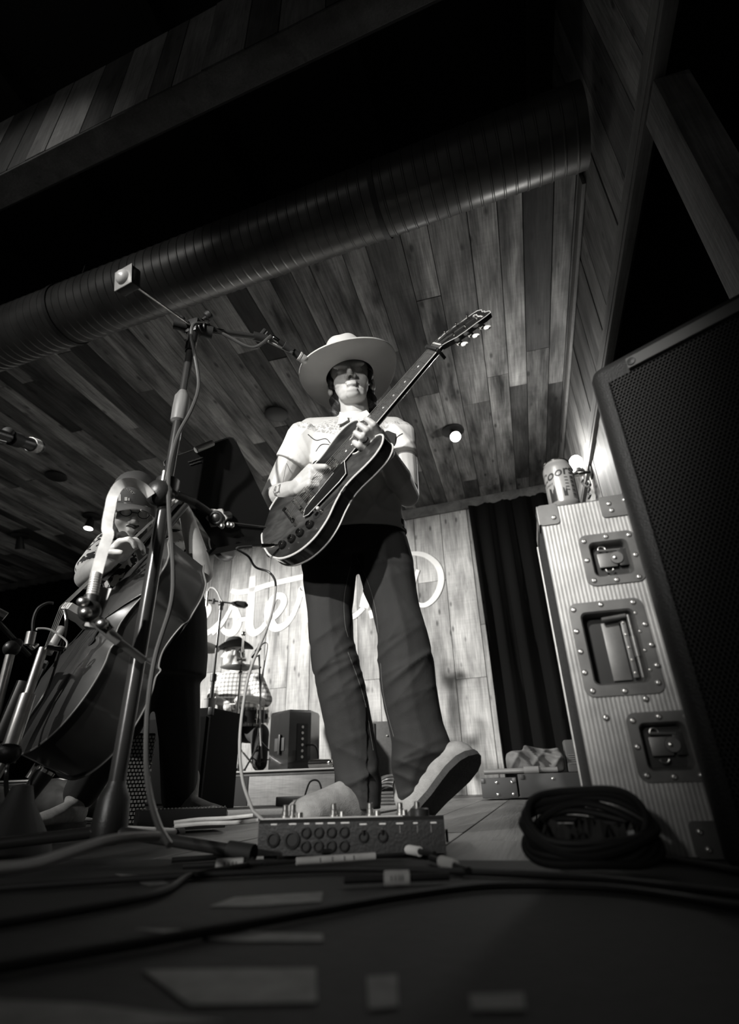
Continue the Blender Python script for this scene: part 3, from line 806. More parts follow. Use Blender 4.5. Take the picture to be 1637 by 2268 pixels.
# --- hat
hat_c = HM @ Vector((0, -.008, .036)); 
HT = head_frame(HM @ Vector((0, .006, .024)), math.radians(-6), math.radians(-8), math.radians(10))
def hat_mesh(HTm, lx, ly, hx, hy, crown_h, curl, front=-.012, dent=.02):
    mb = MB(); n = 56; top = []; 
    def brim(u, a, dz):
        ca, sa = math.cos(a), math.sin(a)
        x = (hx + (lx - hx) * u) * ca; y = (hy + (ly - hy) * u) * sa
        z = curl * u ** 1.7 * abs(ca) ** 2.4 + front * u * u * (sa * sa)
        return HTm @ Vector((x, y, z + dz))
    def crown(t, a, k=1.0):
        ca, sa = math.cos(a), math.sin(a)
        w = math.cos(t * math.pi / 2) ** .42 if t < 1 else 0
        z = crown_h * math.sin(t * math.pi / 2) ** 1.1
        d = dent * math.exp(-((w * ca * hx) / .022) ** 2) * (t ** 3)
        return HTm @ Vector((hx * w * ca * k, hy * w * sa * k, z - d))
    A = [2 * math.pi * i / n for i in range(n)]
    rings = [[brim(u, a, -.002) for a in A] for u in (0.0, .25, .5, .75, .93, 1.0)]
    rings += [[brim(1.008, a, .0005) for a in A]]
    rings += [[brim(u, a, .003) for a in A] for u in (1.0, .93, .75, .5, .25, 0.02)]
    rings += [[crown(t, a) for a in A] for t in (.05, .15, .3, .45, .6, .72, .82, .9, .96, .995)]
    mb.loft(rings, cap=False)
    mb.f.append(tuple(range(len(mb.v) - n, len(mb.v))))
    # inner lining so that the hat is closed from below
    b0 = len(mb.v); mb.v += [tuple(brim(0, a, -.002)) for a in A]
    band = MB(); band.loft([[crown(t, a, 1.02) for a in A] for t in (.05, .12, .2)], cap=False)
    return mb, band
hm_, hb_ = hat_mesh(HT, .178, .222, .086, .1, .155, .026)
hato = mk('hat', hm_, M_FELT, guit, sharp=60, label='light felt hat with wide curled brim')
mk('hat_band', hb_, plain('hat_ribbon', .3, .7), hato)
# --- hair
hr = MB()
for c, r in (((0, -.055, -.02), (.078, .06, .075)), ((.055, -.035, -.06), (.026, .04, .05)), ((-.055, -.035, -.06), (.026, .04, .05)), ((.06, -.05, -.1), (.024, .03, .04)), ((-.06, -.05, -.1), (.024, .03, .04)), ((.066, .01, .01), (.012, .02, .035)), ((-.066, .01, .01), (.012, .02, .035))):
    hr.ball(HM @ (Vector(c) * .95), tuple(a * .95 for a in r), HM)
hs = solid(hr, .005, 2)
displace(hs, lambda A: np.stack([.004 * np.sin(170 * A[:, 2] + 60 * A[:, 0]), .003 * np.sin(150 * A[:, 0] + 120 * A[:, 2]), .003 * np.sin(200 * A[:, 0])], 1))
mk('hair', hs, M_HAIR, guit, sharp=180)
# --- boots
def boot(name, ankle, heel, toe, up, label=None):
    """sole plane through heel and toe; up = sole normal"""
    d = (toe - heel); L = d.length; d.normalize(); up = Vector(up); up = (up - d * up.dot(d)).normalized(); sd = d.cross(up)
    def P(x, y, z): return heel + d * (x * L) + sd * y + up * z
    m = MB()
    rings = []
    for x, w, h, zc in ((-.02, .02, .03, .045), (.03, .036, .05, .05), (.15, .042, .052, .054), (.3, .044, .056, .058), (.45, .047, .05, .053), (.6, .053, .044, .049), (.75, .056, .04, .045), (.88, .05, .034, .041), (.96, .034, .024, .036), (1.0, .012, .012, .03)):
        c = P(x, 0, zc); rings.append([c + sd * (w * math.cos(a)) + up * (h * math.sin(a)) for a in [2 * math.pi * i / 24 for i in range(24)]])
    m.loft(rings)
    m.caps([P(.2, 0, .065), P(.16, 0, .092)], [.036, .034])
    u_ = solid(m, .0045, 4)
    u = mk(name, u_, M_SUEDE, guit, sharp=180, label=label)
    s = MB(); poly = []
    for x, w in ((-.02, .022), (.05, .04), (.2, .043), (.4, .044), (.55, .052), (.72, .059), (.86, .054), (.95, .038), (1.02, .01)): poly.append((x, w))
    out = [(x, w) for x, w in poly] + [(x, -w) for x, w in reversed(poly)]
    s.loft([[P(x, w * k, z) for x, w in out] for z, k in ((0, .96), (.006, 1.0), (.016, 1.0))])
    s.loft([[P(x, w * .98, z) for x, w in [(-.02, .02), (.05, .034), (.22, .036), (.22, -.036), (.05, -.034), (-.02, -.02)]] for z in (-.016, .0)])
    mk('sole', s, M_SOLE, u)
    return u
fl = gp(800, 1850, -.03); fl.z = 0.018
toeL = fl + T_ * .14 - R_ * .17; toeL.z = .018
boot('boot', fl + UP * .12 + (toeL - fl).normalized() * .04, fl, toeL, UP, 'tan suede boot flat on the floor')
hl = gp(915, 1835, -.045); hl.z = .02
toeR = gp(1052, 1683, .03)
dd_ = (toeR - hl).normalized()
boot('boot', gp(930, 1720, -.02), hl, hl + dd_ * .245, UP * .45 - R_ * .65 - T_ * .6, 'tan suede boot with the toe lifted, dark sole showing')
# ================================================================== THE GUITAR
gtr = thing('electric_guitar', 'dark wooden semi-hollow electric guitar with cream binding, held by the guitarist', 'guitar', tuple(GA - UP * .05))
M_GWOOD = wood('dark_lacquered_guitar_top', 0.045, 0.05, 0, rough=0.3, knots=0, coat=0.6, contrast=0.75, grain=.5)
M_GSIDE = plain('dark_guitar_sides', .022, .2, coat=.8)
M_BIND = plain('cream_binding', .62, .35)
M_ROSE = wood('rosewood_fretboard', .05, .07, 0, rough=.45, knots=0)
M_PEARL = plain('pearl_inlay', .75, .2)
M_NECK = plain('dark_neck', .03, .25, coat=.5)
half = [(0, 0), (.004, .06), (.03, .13), (.08, .182), (.14, .203), (.2, .19), (.25, .158), (.29, .14), (.33, .139), (.38, .15), (.42, .153), (.455, .142), (.476, .118), (.479, .095), (.465, .074), (.44, .06), (.415, .048), (.405, .028)]
def outline(k=0.0):
    up_ = spline(half, 120); o = [(a[0], a[1]) for a in up_]
    dn_ = [(a[0] - (.02 if a[0] > .4 and abs(a[1]) < .075 else 0), -a[1]) for a in reversed(o[1:])]
    return o + dn_
OL = [(x, y * .82) for x, y in outline()]
TH = .044
def gmk(name, mb, mat, parent=None, **k): return mk(name, mb, mat, parent or gtr, **k)
gb = MB().prism(OL, -TH, -.0005, GMX)
gbody = gmk('body', gb, M_GSIDE, sharp=30)
def arch(x, y):
    d = min(1.0, abs(y) / .2); return .0
tp = MB().prism([(x * .985 + .0035, y * .975) for x, y in OL], -.001, .0008, GMX)
gmk('top', tp, M_GWOOD, gbody)
M_GSIDE_ = None
for zz in (0.0, -TH):
    b_ = MB(); pts = [gl(x, y, zz) for x, y in OL]; b_.tube(pts + [pts[0]], .0032 * GS, 6, cap=False)
    gmk('binding', b_, M_BIND, gbody)
# f-holes
def fhole(sy):
    c = spline([(.185, .085), (.178, .098), (.188, .108), (.2, .1), (.225, .098), (.25, .105), (.275, .112), (.29, .104), (.298, .113), (.29, .124), (.28, .118)], 40)
    m = MB(); C = [gl(a[0], sy * a[1], .0012) for a in c]; S = []
    for i in range(len(C)):
        t = C[min(i + 1, len(C) - 1)] - C[max(i - 1, 0)]; S.append(t.cross(gz).normalized())
    m.ribbon(C, [.014 * GS * (.55 + .45 * math.sin(math.pi * i / (len(C) - 1))) for i in range(len(C))], S, .0006, gz)
    return m
M_HOLE = plain('dark_opening', .004, .9)
for sy in (1, -1): gmk('f_hole', fhole(sy), M_HOLE, gbody)
# pickguard with white edge
pgp = [(.355, -.03), (.33, -.085), (.30, -.088), (.17, -.075), (.155, -.062), (.175, -.04), (.20, -.036), (.34, -.028)]
gmk('pickguard', MB().prism(pgp, .008, .0105, GMX), plain('black_pickguard', .012, .15), sharp=20)
pe = MB(); pp = [gl(a, b, .0095) for a, b in pgp]; pe.tube(pp + [pp[0]], .0014 * GS, 5, cap=False); gmk('pickguard_edge', pe, M_BIND)
gmk('pickguard_bracket', MB().cyl(gl(.19, -.075, .005), gl(.19, -.098, .005), .004, n=8).box((.19, -.098, .004), (.012, .008, .012), GMX), M_MATTE)
# pickups, bridge, tailpiece
for px_ in (.205, .325):
    r_ = gmk('pickup', MB().box((px_, 0, .005), (.04, .088, .009), GMX, bev=.003), M_MATTE)
    gmk('cover', MB().box((px_, 0, .012), (.034, .068, .008), GMX, bev=.002), M_CHROME, r_)
    sc_ = MB()
    for i in range(6): sc_.cyl(gl(px_ + .008, -.025 + i * .01, .0155), gl(px_ + .008, -.025 + i * .01, .0172), .0026 * GS, n=8)
    gmk('pole_screw', sc_, M_STEEL, r_)
br_ = gmk('bridge', MB().box((.165, 0, .014), (.013, .085, .010), GMX, bev=.003).cyl(gl(.165, .04, 0), gl(.165, .04, .012), .006 * GS).cyl(gl(.165, -.04, 0), gl(.165, -.04, .012), .006 * GS), M_CHROME)
for i in range(6):
    gmk('saddle', MB().box((.165 + (i % 2) * .003, -.026 + i * .0104, .020), (.006, .007, .005), GMX), M_STEEL, br_)
gmk('tailpiece', MB().box((.125, 0, .012), (.016, .096, .011), GMX, bev=.005).cyl(gl(.125, .045, 0), gl(.125, .045, .017), .008 * GS, n=14).cyl(gl(.125, -.045, 0), gl(.125, -.045, .017), .008 * GS, n=14), M_CHROME)
# knobs, switch, jack
kn = MB().lathe([(.0125, 0), (.0125, .004), (.011, .011), (.010, .014), (0, .0142)], 18)
M_KNOB = plain('black_knob', .02, .25)
for kx, ky in ((.118, -.1), (.155, -.112), (.055, -.068), (.088, -.086)):
    kb = MB().add(kn.v, kn.f, GMX @ Matrix.Translation((kx, ky, .001)))
    for i in range(18):
        a = 2 * math.pi * i / 18; kb.box((kx + .0122 * math.cos(a), ky + .0122 * math.sin(a), .006), (.0015, .0015, .008), GMX)
    ko = gmk('knob', kb, M_KNOB)
    gmk('knob_cap', MB().lathe([(.0095, .0135), (.0085, .0155), (0, .0157)], 18, GMX @ Matrix.Translation((kx, ky, .001))), M_CHROME, ko)
sw = gmk('switch', MB().lathe([(.007, 0), (.007, .004), (.004, .005), (.002, .018)], 12, GMX @ Matrix.Translation((.205, -.112, .001))), M_CHROME)
gmk('switch_tip', MB().ball(gl(.205, -.112, .021), .0055 * GS), M_BIND, sw)
gmk('jack', MB().lathe([(.011, 0), (.011, .002), (.006, .003), (.005, .006)], 14, GMX @ Matrix.Translation((.05, -.06, .001))), M_CHROME)
gmk('strap_button', MB().lathe([(.004, 0), (.004, .008), (.007, .01), (.007, .013)], 12, GMX @ Matrix.Translation((0, 0, -TH / 2)) @ Matrix.Rotation(-math.pi / 2, 4, 'Y')), M_CHROME)
# neck, fretboard, frets, dots
nk_ = []
for x_, w_, t_ in ((.40, .028, .03), (.43, .0275, .026), (.48, .027, .021), (.6, .025, .02), (.75, .0222, .0185), (.785, .0215, .02), (.80, .021, .016)):
    nk_.append([gl(x_, w_ * math.cos(a), .004 - t_ * max(0, math.sin(a)) if math.sin(a) > 0 else .004) for a in [math.pi * i / 12 for i in range(13)]])
nmb = MB(); n_ = 13
for r_ in nk_: pass
nmb.loft(nk_); gneck = gmk('neck', nmb, M_NECK, sharp=60)
gmk('heel', MB().box((.415, 0, -.02), (.05, .05, .034), GMX, bev=.008), M_NECK)
fb = MB().add([gl(.341, .0275, .004), gl(.341, -.0275, .004), gl(.793, -.0215, .004), gl(.793, .0215, .004), gl(.341, .0275, .009), gl(.341, -.0275, .009), gl(.793, -.0215, .009), gl(.793, .0215, .009)],
              [(3, 2, 1, 0), (4, 5, 6, 7), (0, 1, 5, 4), (1, 2, 6, 5), (2, 3, 7, 6), (3, 0, 4, 7)])
gfb = gmk('fretboard', fb, M_ROSE, gneck)
for sy in (1, -1):
    gmk('fretboard_binding', MB().tube([gl(.341, sy * .0278, .007), gl(.793, sy * .0218, .007)], .0017 * GS, 6), M_BIND, gneck)
for i in range(1, 23):
    fx = .793 - .628 * (1 - 2 ** (-i / 12)); w_ = .0215 + (.793 - fx) / .452 * .006
    gmk('fret', MB().cyl(gl(fx, -w_, .0092), gl(fx, w_, .0092), .0011 * GS, n=6), M_STEEL, gneck)
    if i in (3, 5, 7, 9, 12, 15, 17, 19):
        fm = .793 - .628 * (1 - 2 ** (-(i - .5) / 12))
        for dy in ((-.011, .011) if i == 12 else (0,)):
            gmk('inlay', MB().cyl(gl(fm, dy, .0088), gl(fm, dy, .0095), .0036 * GS, n=12), M_PEARL, gneck)
gmk('nut', MB().box((.794, 0, .008), (.005, .044, .008), GMX), M_BIND, gneck)
# headstock tilted back
HS = GMX @ Matrix.Translation((.797, 0, .006)) @ Matrix.Rotation(math.radians(15), 4, 'Y')
hp = [(0, .021), (.02, .026), (.045, .036), (.075, .037), (.12, .035), (.155, .036), (.175, .033), (.181, .02), (.172, .006), (.178, 0), (.172, -.006), (.181, -.02), (.175, -.033), (.155, -.036), (.12, -.035), (.075, -.037), (.045, -.036), (.02, -.026), (0, -.021)]
ghead = gmk('headstock', MB().prism(hp, -.015, 0, HS), M_GSIDE, sharp=25)
he = MB(); q = [HS @ Vector((a, b, .0003)) for a, b in hp]; he.tube(q + [q[0]], .0013 * GS, 5, cap=False); gmk('headstock_binding', he, M_BIND, ghead)
lg = MB()
for pts in ([(.143, .014), (.15, .02), (.156, .012), (.15, .006), (.144, .01)], [(.146, .004), (.152, -.002), (.147, -.006), (.153, -.011)], [(.147, -.01), (.153, -.016), (.148, -.02), (.153, -.024)]):
    lg.tube([HS @ Vector((a[0], a[1], .0006)) for a in spline(pts, 16)], .0014 * GS, 5)
gmk('headstock_logo', lg, M_PEARL, ghead)
posts = []
for i in range(3):
    for sy in (1, -1):
        tx = .045 + i * .043; p_ = Vector((tx, sy * .022, 0)); posts.append((i, sy, HS @ Vector((tx, sy * .022, .010))))
        tp_ = MB().cyl(HS @ Vector((tx, sy * .022, -.016)), HS @ Vector((tx, sy * .022, .014)), .003 * GS, n=10).cyl(HS @ Vector((tx, sy * .022, 0)), HS @ Vector((tx, sy * .022, .003)), .0055 * GS, n=10)
        tp_.box((tx, sy * .032, -.019), (.016, .02, .009), HS, bev=.002).cyl(HS @ Vector((tx, sy * .034, -.019)), HS @ Vector((tx, sy * .052, -.019)), .0022 * GS, n=8)
        tu = gmk('tuner', tp_, M_CHROME, ghead)
        bt = MB(); rr = []
        for yy, ww, hh in ((.050, .004, .003), (.054, .0075, .0048), (.062, .0105, .0052), (.069, .0095, .0048), (.073, .005, .003)):
            rr.append([HS @ Vector((tx + ww * math.cos(a), sy * yy, -.019 + hh * math.sin(a))) for a in [2 * math.pi * j / 14 for j in range(14)]])
        bt.loft(rr); gmk('tuner_button', bt, M_PEARL, tu)
# strings
order = {0: (2, 1), 1: (1, 1), 2: (0, 1), 3: (0, -1), 4: (1, -1), 5: (2, -1)}
order = {0: (0, 1), 1: (1, 1), 2: (2, 1), 3: (2, -1), 4: (1, -1), 5: (0, -1)}
for i in range(6):
    yb = .026 - i * .0104; yn = .0175 - i * .007
    ps = [p for a, b, p in posts if (a, b) == order[i]][0]
    gmk('string', MB().tube([gl(.125, yb, .018), gl(.165, yb, .0235), gl(.793, yn, .0125), ps], [.0005 * GS + .0001 * (5 - i)] * 4, 5), M_STEEL)
# truss cover and a capo-like string retainer near the nut
gmk('truss_cover', MB().prism([(.012, .008), (.03, .011), (.044, 0), (.03, -.011), (.012, -.008)], 0, .002, HS), plain('truss_cover_black', .015, .2), ghead)
cp = gmk('capo', MB().box((.775, 0, .016), (.010, .058, .007), GMX, bev=.003).box((.775, .031, .0), (.012, .008, .036), GMX, bev=.003).box((.775, -.031, -.004), (.011, .007, .04), GMX, bev=.003), M_MATTE)
# strap over the shoulder
S1 = gl(.01, 0, -TH / 2); sp_ = [gp(862, 905, .045), gp(866, 930, .085), gp(858, 985, .13), gp(850, 1040, .14)]
P = spline([tuple(p) for p in [gp(872, 950, -.11), gp(868, 930, -.05), gp(864, 935, .03), gp(860, 965, .075), gp(852, 1010, .085), gl(.40, -.05, -TH)]], 40)
sd_ = [R_ * 1.0 for _ in P]
st_ = MB().ribbon(P, .05, sd_, .0025, T_); gmk('strap', st_, plain('black_strap', .018, .8))
# lead plugged into the top, running off to the left and down to the floor
pj = gl(.05, -.06, .004); pl_dir = (gp(556, 1210, .22) - pj).normalized()
lead = thing('instrument_cable', 'pale instrument cable hanging from the guitar down to the floor pedal unit', 'cable', (at(572, 1812, d=1.12).x, at(572, 1812, d=1.12).y, 0))
pg_ = MB().cyl(pj, pj + pl_dir * .03, .0035 * GS, n=10).cyl(pj + pl_dir * .02, pj + pl_dir * .055, .0065 * GS, n=12).cyl(pj + pl_dir * .055, pj + pl_dir * .085, .0048 * GS, .003 * GS, n=12)
mk('plug', pg_, M_CHROME, lead)
mk('lead_end', MB().tube([Vector(p) for p in spline([tuple(p) for p in [pj + pl_dir * .08, pj + pl_dir * .12 - UP * .004, gp(550, 1232, .17), gp(566, 1256, .14), gp(594, 1266, .13), gp(608, 1282, .14), gp(611, 1300, .16)]], 30)], .0032, 8), M_CABLE, lead)
lp = [gp(611, 1300, .16), gp(606, 1340, .18), gp(592, 1390, .2), gp(556, 1480, .22), gp(539, 1560, .24), gp(531, 1650, .26), gp(538, 1730, .28), gp(560, 1795, .3)]
lp = spline([tuple(p) for p in lp], 90)
e_ = Vector(lp[-1]); lp += [tuple(e_ + Vector((.03, -.005, -.02))), tuple(e_ + Vector((.06, -.01, -.028)))]
mk('lead', MB().tube(lp, .0034, 8), M_CABLEG, lead)
# ================================================================== MICROPHONE STAND IN FRONT OF THE GUITARIST
MD = 1.30
ms0 = at(370, 1080, d=MD)
def pole_z(px, py): return at(px, py, d=MD).z
PX, PY = ms0.x, ms0.y
def PP(z): return Vector((PX, PY, z))
ms = thing('microphone_stand', 'tall black boom microphone stand in front of the guitarist, left of centre', 'microphone stand', (PX, PY, 0))
zt = pole_z(437, 745); zc = pole_z(370, 1080); zk = pole_z(416, 905)
mk('lower_tube', MB().cyl(PP(.05), PP(zc), .0165, n=20), M_POLE, ms)
mk('middle_tube', MB().cyl(PP(zc), PP(zk), .0135, n=20), M_POLE, ms)
mk('upper_tube', MB().cyl(PP(zk), PP(zt - .03), .0115, n=20), M_POLE, ms)
mk('clutch', MB().lathe([(.014, -.055), (.021, -.05), (.022, -.01), (.021, .035), (.016, .045), (.012, .055)], 20, Matrix.Translation(PP(zk))), plain('grey_clutch', .16, .35, var=.3, vscale=90, stretch=(1, 1, .1)), ms)
mk('collar', MB().lathe([(.017, -.03), (.023, -.025), (.023, .02), (.018, .03), (.014, .03)], 20, Matrix.Translation(PP(zc))), M_BLACK, ms)
mk('chrome_collar', MB().lathe([(.0145, -.018), (.0165, -.016), (.0165, .016), (.0145, .018)], 18, Matrix.Translation(PP(zt - .05))), M_CHROME, ms)
# hub and three low legs
mk('hub', MB().lathe([(.018, .03), (.03, .035), (.034, .06), (.03, .11), (.02, .13), (.017, .14)], 20, Matrix.Translation((PX, PY, 0))), M_BLACK, ms)
for tgt in (at(542, 1858, d=1.12), Vector((PX - .42, PY - .28, 0)), Vector((PX - .12, PY + .42, 0))):
    e = Vector((tgt.x, tgt.y, .0215)); a = Vector((PX, PY, .055))
    lg_ = mk('leg', MB().cyl(a, e, .0105, n=12), M_POLE, ms)
    dr = (e - a).normalized(); mk('rubber_foot', MB().cyl(e - dr * .03, e + dr * .02, .0145, n=14), M_RUBBER, lg_)
# boom joint
JT = PP(zt + .03)
bm_a = at(284, 622, d=1.16); bm_j = JT; bm_e = at(648, 782, d=1.33)
mk('swivel', MB().box((0, 0, 0), (.04, .034, .055), Matrix.Translation(JT), bev=.008).cyl(JT + R_ * -.03, JT + R_ * .035, .016, n=14).cyl(PP(zt - .035), JT, .015, .017, n=16), M_BLACK, ms)
bd = (bm_e - bm_j).normalized()
for t_, rr in ((.035, .02), (-.04, .018)):
    c = JT + bd * t_; mk('boom_clamp', MB().cyl(c - bd * .02, c + bd * .02, rr, n=16).ball(c + UP * .022, .012), M_BLACK, ms)
kn_ = JT + T_ * .02 + UP * .012 + R_ * .03
mk('knob', MB().lathe([(.006, 0), (.006, .012), (.015, .014), (.016, .028), (.012, .032), (0, .032)], 12, basis(*frame_from((R_ * .6 + UP * .7).normalized()), kn_)), M_BLACK, ms)
back_d = (bm_a - JT).normalized()
mk('boom_rod', MB().cyl(bm_a, JT, .0042, n=10), M_STEEL, ms)
mid = at(578, 748, d=1.325)
mk('boom_sleeve', MB().cyl(JT, mid, .0095, n=14), M_POLE, ms)
mk('boom_tip', MB().cyl(mid, bm_e, .0048, n=10), M_STEEL, ms)
mk('boom_clutch', MB().cyl(mid - bd * .025, mid + bd * .02, .0145, n=14).cyl(mid + UP * .01, mid + UP * .032 + R_ * .012, .009, n=10), M_BLACK, ms)
# square counterweight with a domed end
cw = bm_a; x_, y_, z_ = frame_from(-back_d)
CW = basis(x_, y_, z_, cw)
cwo = mk('counterweight', MB().box((0, 0, 0), (.062, .058, .03), CW, bev=.005), M_BLACK, ms)
mk('weight_cap', MB().lathe([(.022, -.015), (.02, -.023), (.013, -.03), (0, -.033)], 18, CW), plain('grey_dome', .25, .35), cwo)
mk('weight_edge', MB().box((0, .0, -.0156), (.064, .06, .002), CW), M_STEEL, cwo)
# cable taped along the pole
cb = thing('microphone_cable', 'black microphone cable wound down the boom stand to the floor', 'cable', (PX - .02, PY - .05, 0))
cpts = [at(600, 744, d=1.31), at(560, 770, d=1.31), at(505, 745, d=1.30), at(462, 722, d=1.29), at(430, 718, d=1.26), at(424, 745, d=1.26), at(430, 780, d=1.265), at(440, 850, d=1.265), at(425, 905, d=1.255), at(396, 960, d=1.265), at(381, 1010, d=1.27), at(373, 1060, d=1.265), at(375, 1150, d=1.26), at(383, 1260, d=1.24), at(378, 1340, d=1.23), at(345, 1450, d=1.22), at(328, 1560, d=1.20), at(324, 1680, d=1.17), at(332, 1760, d=1.12), at(352, 1830, d=1.05), at(376, 1872, d=1.0)]
cp_ = spline([tuple(p) for p in cpts], 160)
cp_ = [(p[0], p[1], max(p[2], .006)) for p in cp_]
mk('lead', MB().tube(cp_, .0052, 8), plain('dark_grey_cable', .07, .35), cb)
c0 = at(324, 1640, d=1.18)
# microphone in its clip
mt = at(680, 801, d=1.36); mb_ = at(604, 746, d=1.30); md_ = (mt - mb_).normalized(); mx, my, mz = frame_from(md_)
L_ = (mt - mb_).length
mic = thing('microphone', 'silver-ringed vocal microphone in a clip in front of the guitarist\'s hat', 'microphone', tuple(lerp(mb_, mt, .5)))
MM = basis(mx, my, mz, mb_)
k_ = L_ / .175
mk('handle', MB().lathe([(.0, .03), (.011, .03), (.0115, .05), (.0125, .09), (.0155, .125), (.0175, .132)], 20, MM @ Matrix.Scale(k_, 4)), M_BLACK, mic)
mk('connector', MB().lathe([(.004, 0), (.0075, .003), (.0095, .01), (.0095, .032)], 16, MM @ Matrix.Scale(k_, 4)), M_CHROME, mic)
mk('ring', MB().lathe([(.0178, .131), (.0205, .133), (.0205, .14), (.0185, .142)], 24, MM @ Matrix.Scale(k_, 4)), plain('bright_ring', .7, .3, .4), mic)
mk('head_mesh', MB().lathe([(.0185, .141), (.0195, .15), (.019, .162), (.0155, .171), (.009, .176), (0, .178)], 24, MM @ Matrix.Scale(k_, 4)), plain('grey_mesh', .5, .4, .3, var=.4, vscale=400), mic)
mk('clip', MB().lathe([(.0135, .055), (.0165, .056), (.0175, .098), (.0150, .10)], 16, MM @ Matrix.Scale(k_, 4)).cyl(bm_e, lerp(mb_, mt, .45), .007, n=10), M_RUBBER, mic)

# ------------------------------------------------------------------ music desk clamped to the stand
TL, TR, BR, BL = at(357, 1022, d=1.36), at(517, 966, d=1.42), at(622, 1184, d=1.47), at(478, 1212, d=1.41)
desk = thing('music_desk', 'black metal music desk seen from behind, clamped to the microphone stand', 'music stand', tuple((TL + BR) / 2 - UP * .2))
dx_ = ((TR - TL) + (BR - BL)).normalized(); dn_ = dx_.cross(((BL - TL) + (BR - TR))).normalized(); dn_ = dn_ if dn_.dot(T_) > 0 else -dn_
def quad_pt(u, v): return lerp(lerp(TL, TR, u), lerp(BL, BR, u), v)
def qpoly(pts, t0, t1):
    m = MB(); P = [quad_pt(*p) for p in pts]; n = len(P)
    m.add([p + dn_ * t0 for p in P] + [p + dn_ * t1 for p in P], [tuple(range(n - 1, -1, -1)), tuple(range(n, 2 * n))] + [(i, (i + 1) % n, n + (i + 1) % n, n + i) for i in range(n)])
    return m
M_DESK = plain('black_desk_steel', .005, .6, spec=.15)
r_ = .06
dsk = mk('desk_plate', qpoly([(r_, 0), (1 - r_, 0), (1 - r_ * .3, r_ * .3), (1, r_), (1, .97), (.97, 1), (.03, 1), (0, .97), (0, r_), (r_ * .3, r_ * .3)], -.002, .002), M_DESK, desk, sharp=20)
mk('tray', qpoly([(0, .985), (1, .985), (1, 1.01), (0, 1.01)], -.055, .002), M_DESK, desk)
mk('tray_lip', qpoly([(0, .955), (1, .955), (1, 1.01), (0, 1.01)], -.058, -.055), M_DESK, desk)
mk('rim', MB().tube([quad_pt(a, b) + dn_ * .001 for a, b in ((0, r_), (r_ * .3, r_ * .3), (r_, 0), (1 - r_, 0), (1 - r_ * .3, r_ * .3), (1, r_))], .0022, 6), M_POLE, desk)
mk('hinge_rod', MB().cyl(quad_pt(.36, .80) + dn_ * .008, quad_pt(.93, .94) + dn_ * .008, .0028, n=8), M_POLE, desk)
mk('top_roller', MB().cyl(quad_pt(.42, .02) + dn_ * .012, quad_pt(.66, .01) + dn_ * .012, .0095, n=16), plain('grey_roller', .22, .35), desk)
bc = quad_pt(.36, .70)
for i in range(7):
    q = quad_pt(.30 + .05 * (i % 4), .10 + .03 * (i // 4)); mk('vent_slot', MB().box((0, 0, 0), (.012, .003, .001), Matrix.Translation(q + dn_ * .003) @ basis(dx_, dn_.cross(dx_), dn_)), M_STEEL, desk)
kc = at(480, 1147, d=1.385)
kx, ky, kz = frame_from((Vector((0, 0, CAM_H)) - kc + R_ * -.35).normalized())
star = []
for i in range(24):
    a = 2 * math.pi * i / 24; star.append(((.026 + .0035 * math.cos(6 * a)) * math.cos(a), (.026 + .0035 * math.cos(6 * a)) * math.sin(a)))
mk('star_knob', MB().prism(star, -.012, .004, basis(kx, ky, kz, kc)), plain('pale_metal_knob', .55, .35, .3), desk, sharp=30)
mk('knob_centre', MB().lathe([(.021, .004), (.021, .010), (.018, .013), (.015, .0135), (.012, .011), (.008, .014), (0, .015)], 24, basis(kx, ky, kz, kc)), M_BLACK, desk)
mk('bracket', MB().cyl(kc - dn_ * .0, quad_pt(.4, .72), .014, n=12).cyl(kc - kz * .01, at(430, 1112, d=1.35), .010, n=12).cyl(at(430, 1112, d=1.35), at(376, 1090, d=1.305), .011, n=12), M_BLACK, desk)
for a, b in ((492, 1165), (506, 1162), (514, 1163)):
    mk('wing_nut', MB().ball(at(a, b, d=1.37), (.007, .007, .009)), M_STEEL, desk)
# round clamp on the pole that carries the desk
mk('pole_clamp', MB().ball(at(352, 1092, d=1.285), (.034, .03, .036)).lathe([(.018, -.022), (.03, -.018), (.03, .018), (.018, .022)], 20, Matrix.Translation(PP(zc + .002))), M_BLACK, desk)
mk('clamp_screw', MB().cyl(PP(zc + .03) + T_ * .03, PP(zc - .035) + T_ * .03, .0075, n=12), M_STEEL, desk)

# ------------------------------------------------------------------ bent strip arm with ribbed neck, hung on the same stand
gn = thing('gooseneck_holder', 'bright bent metal strip arm with a ribbed neck hanging left of the microphone stand', 'holder', tuple(at(200, 1350, d=1.2) - UP * .02))
pts = [(334, 1098, 1.26), (318, 1080, 1.25), (292, 1068, 1.235), (266, 1074, 1.22), (250, 1098, 1.21), (244, 1124, 1.2), (239, 1150, 1.19), (237, 1172, 1.19), (240, 1184, 1.19), (229, 1216, 1.19), (219, 1250, 1.19), (214, 1270, 1.19)]
C = [Vector(p) for p in spline([tuple(at(a, b, d=c)) for a, b, c in pts], 50)]
sd = []; nn_ = []
for i, c in enumerate(C):
    t = (C[min(i + 1, len(C) - 1)] - C[max(i - 1, 0)]).normalized(); v = (Vector((0, 0, CAM_H)) - c).normalized()
    s_ = t.cross(v).normalized(); sd.append(s_); nn_.append(s_.cross(t).normalized())
mk('strip_arm', MB().ribbon(C, .022, sd, .003, nn_), plain('pale_scuffed_metal', .8, .5, .0, var=.25, vscale=30), gn)
rb = [at(213, 1272, d=1.19), at(207, 1305, d=1.19), at(199, 1338, d=1.19)]
rp = [Vector(p) for p in spline([tuple(p) for p in rb], 12)]
nk2 = MB()
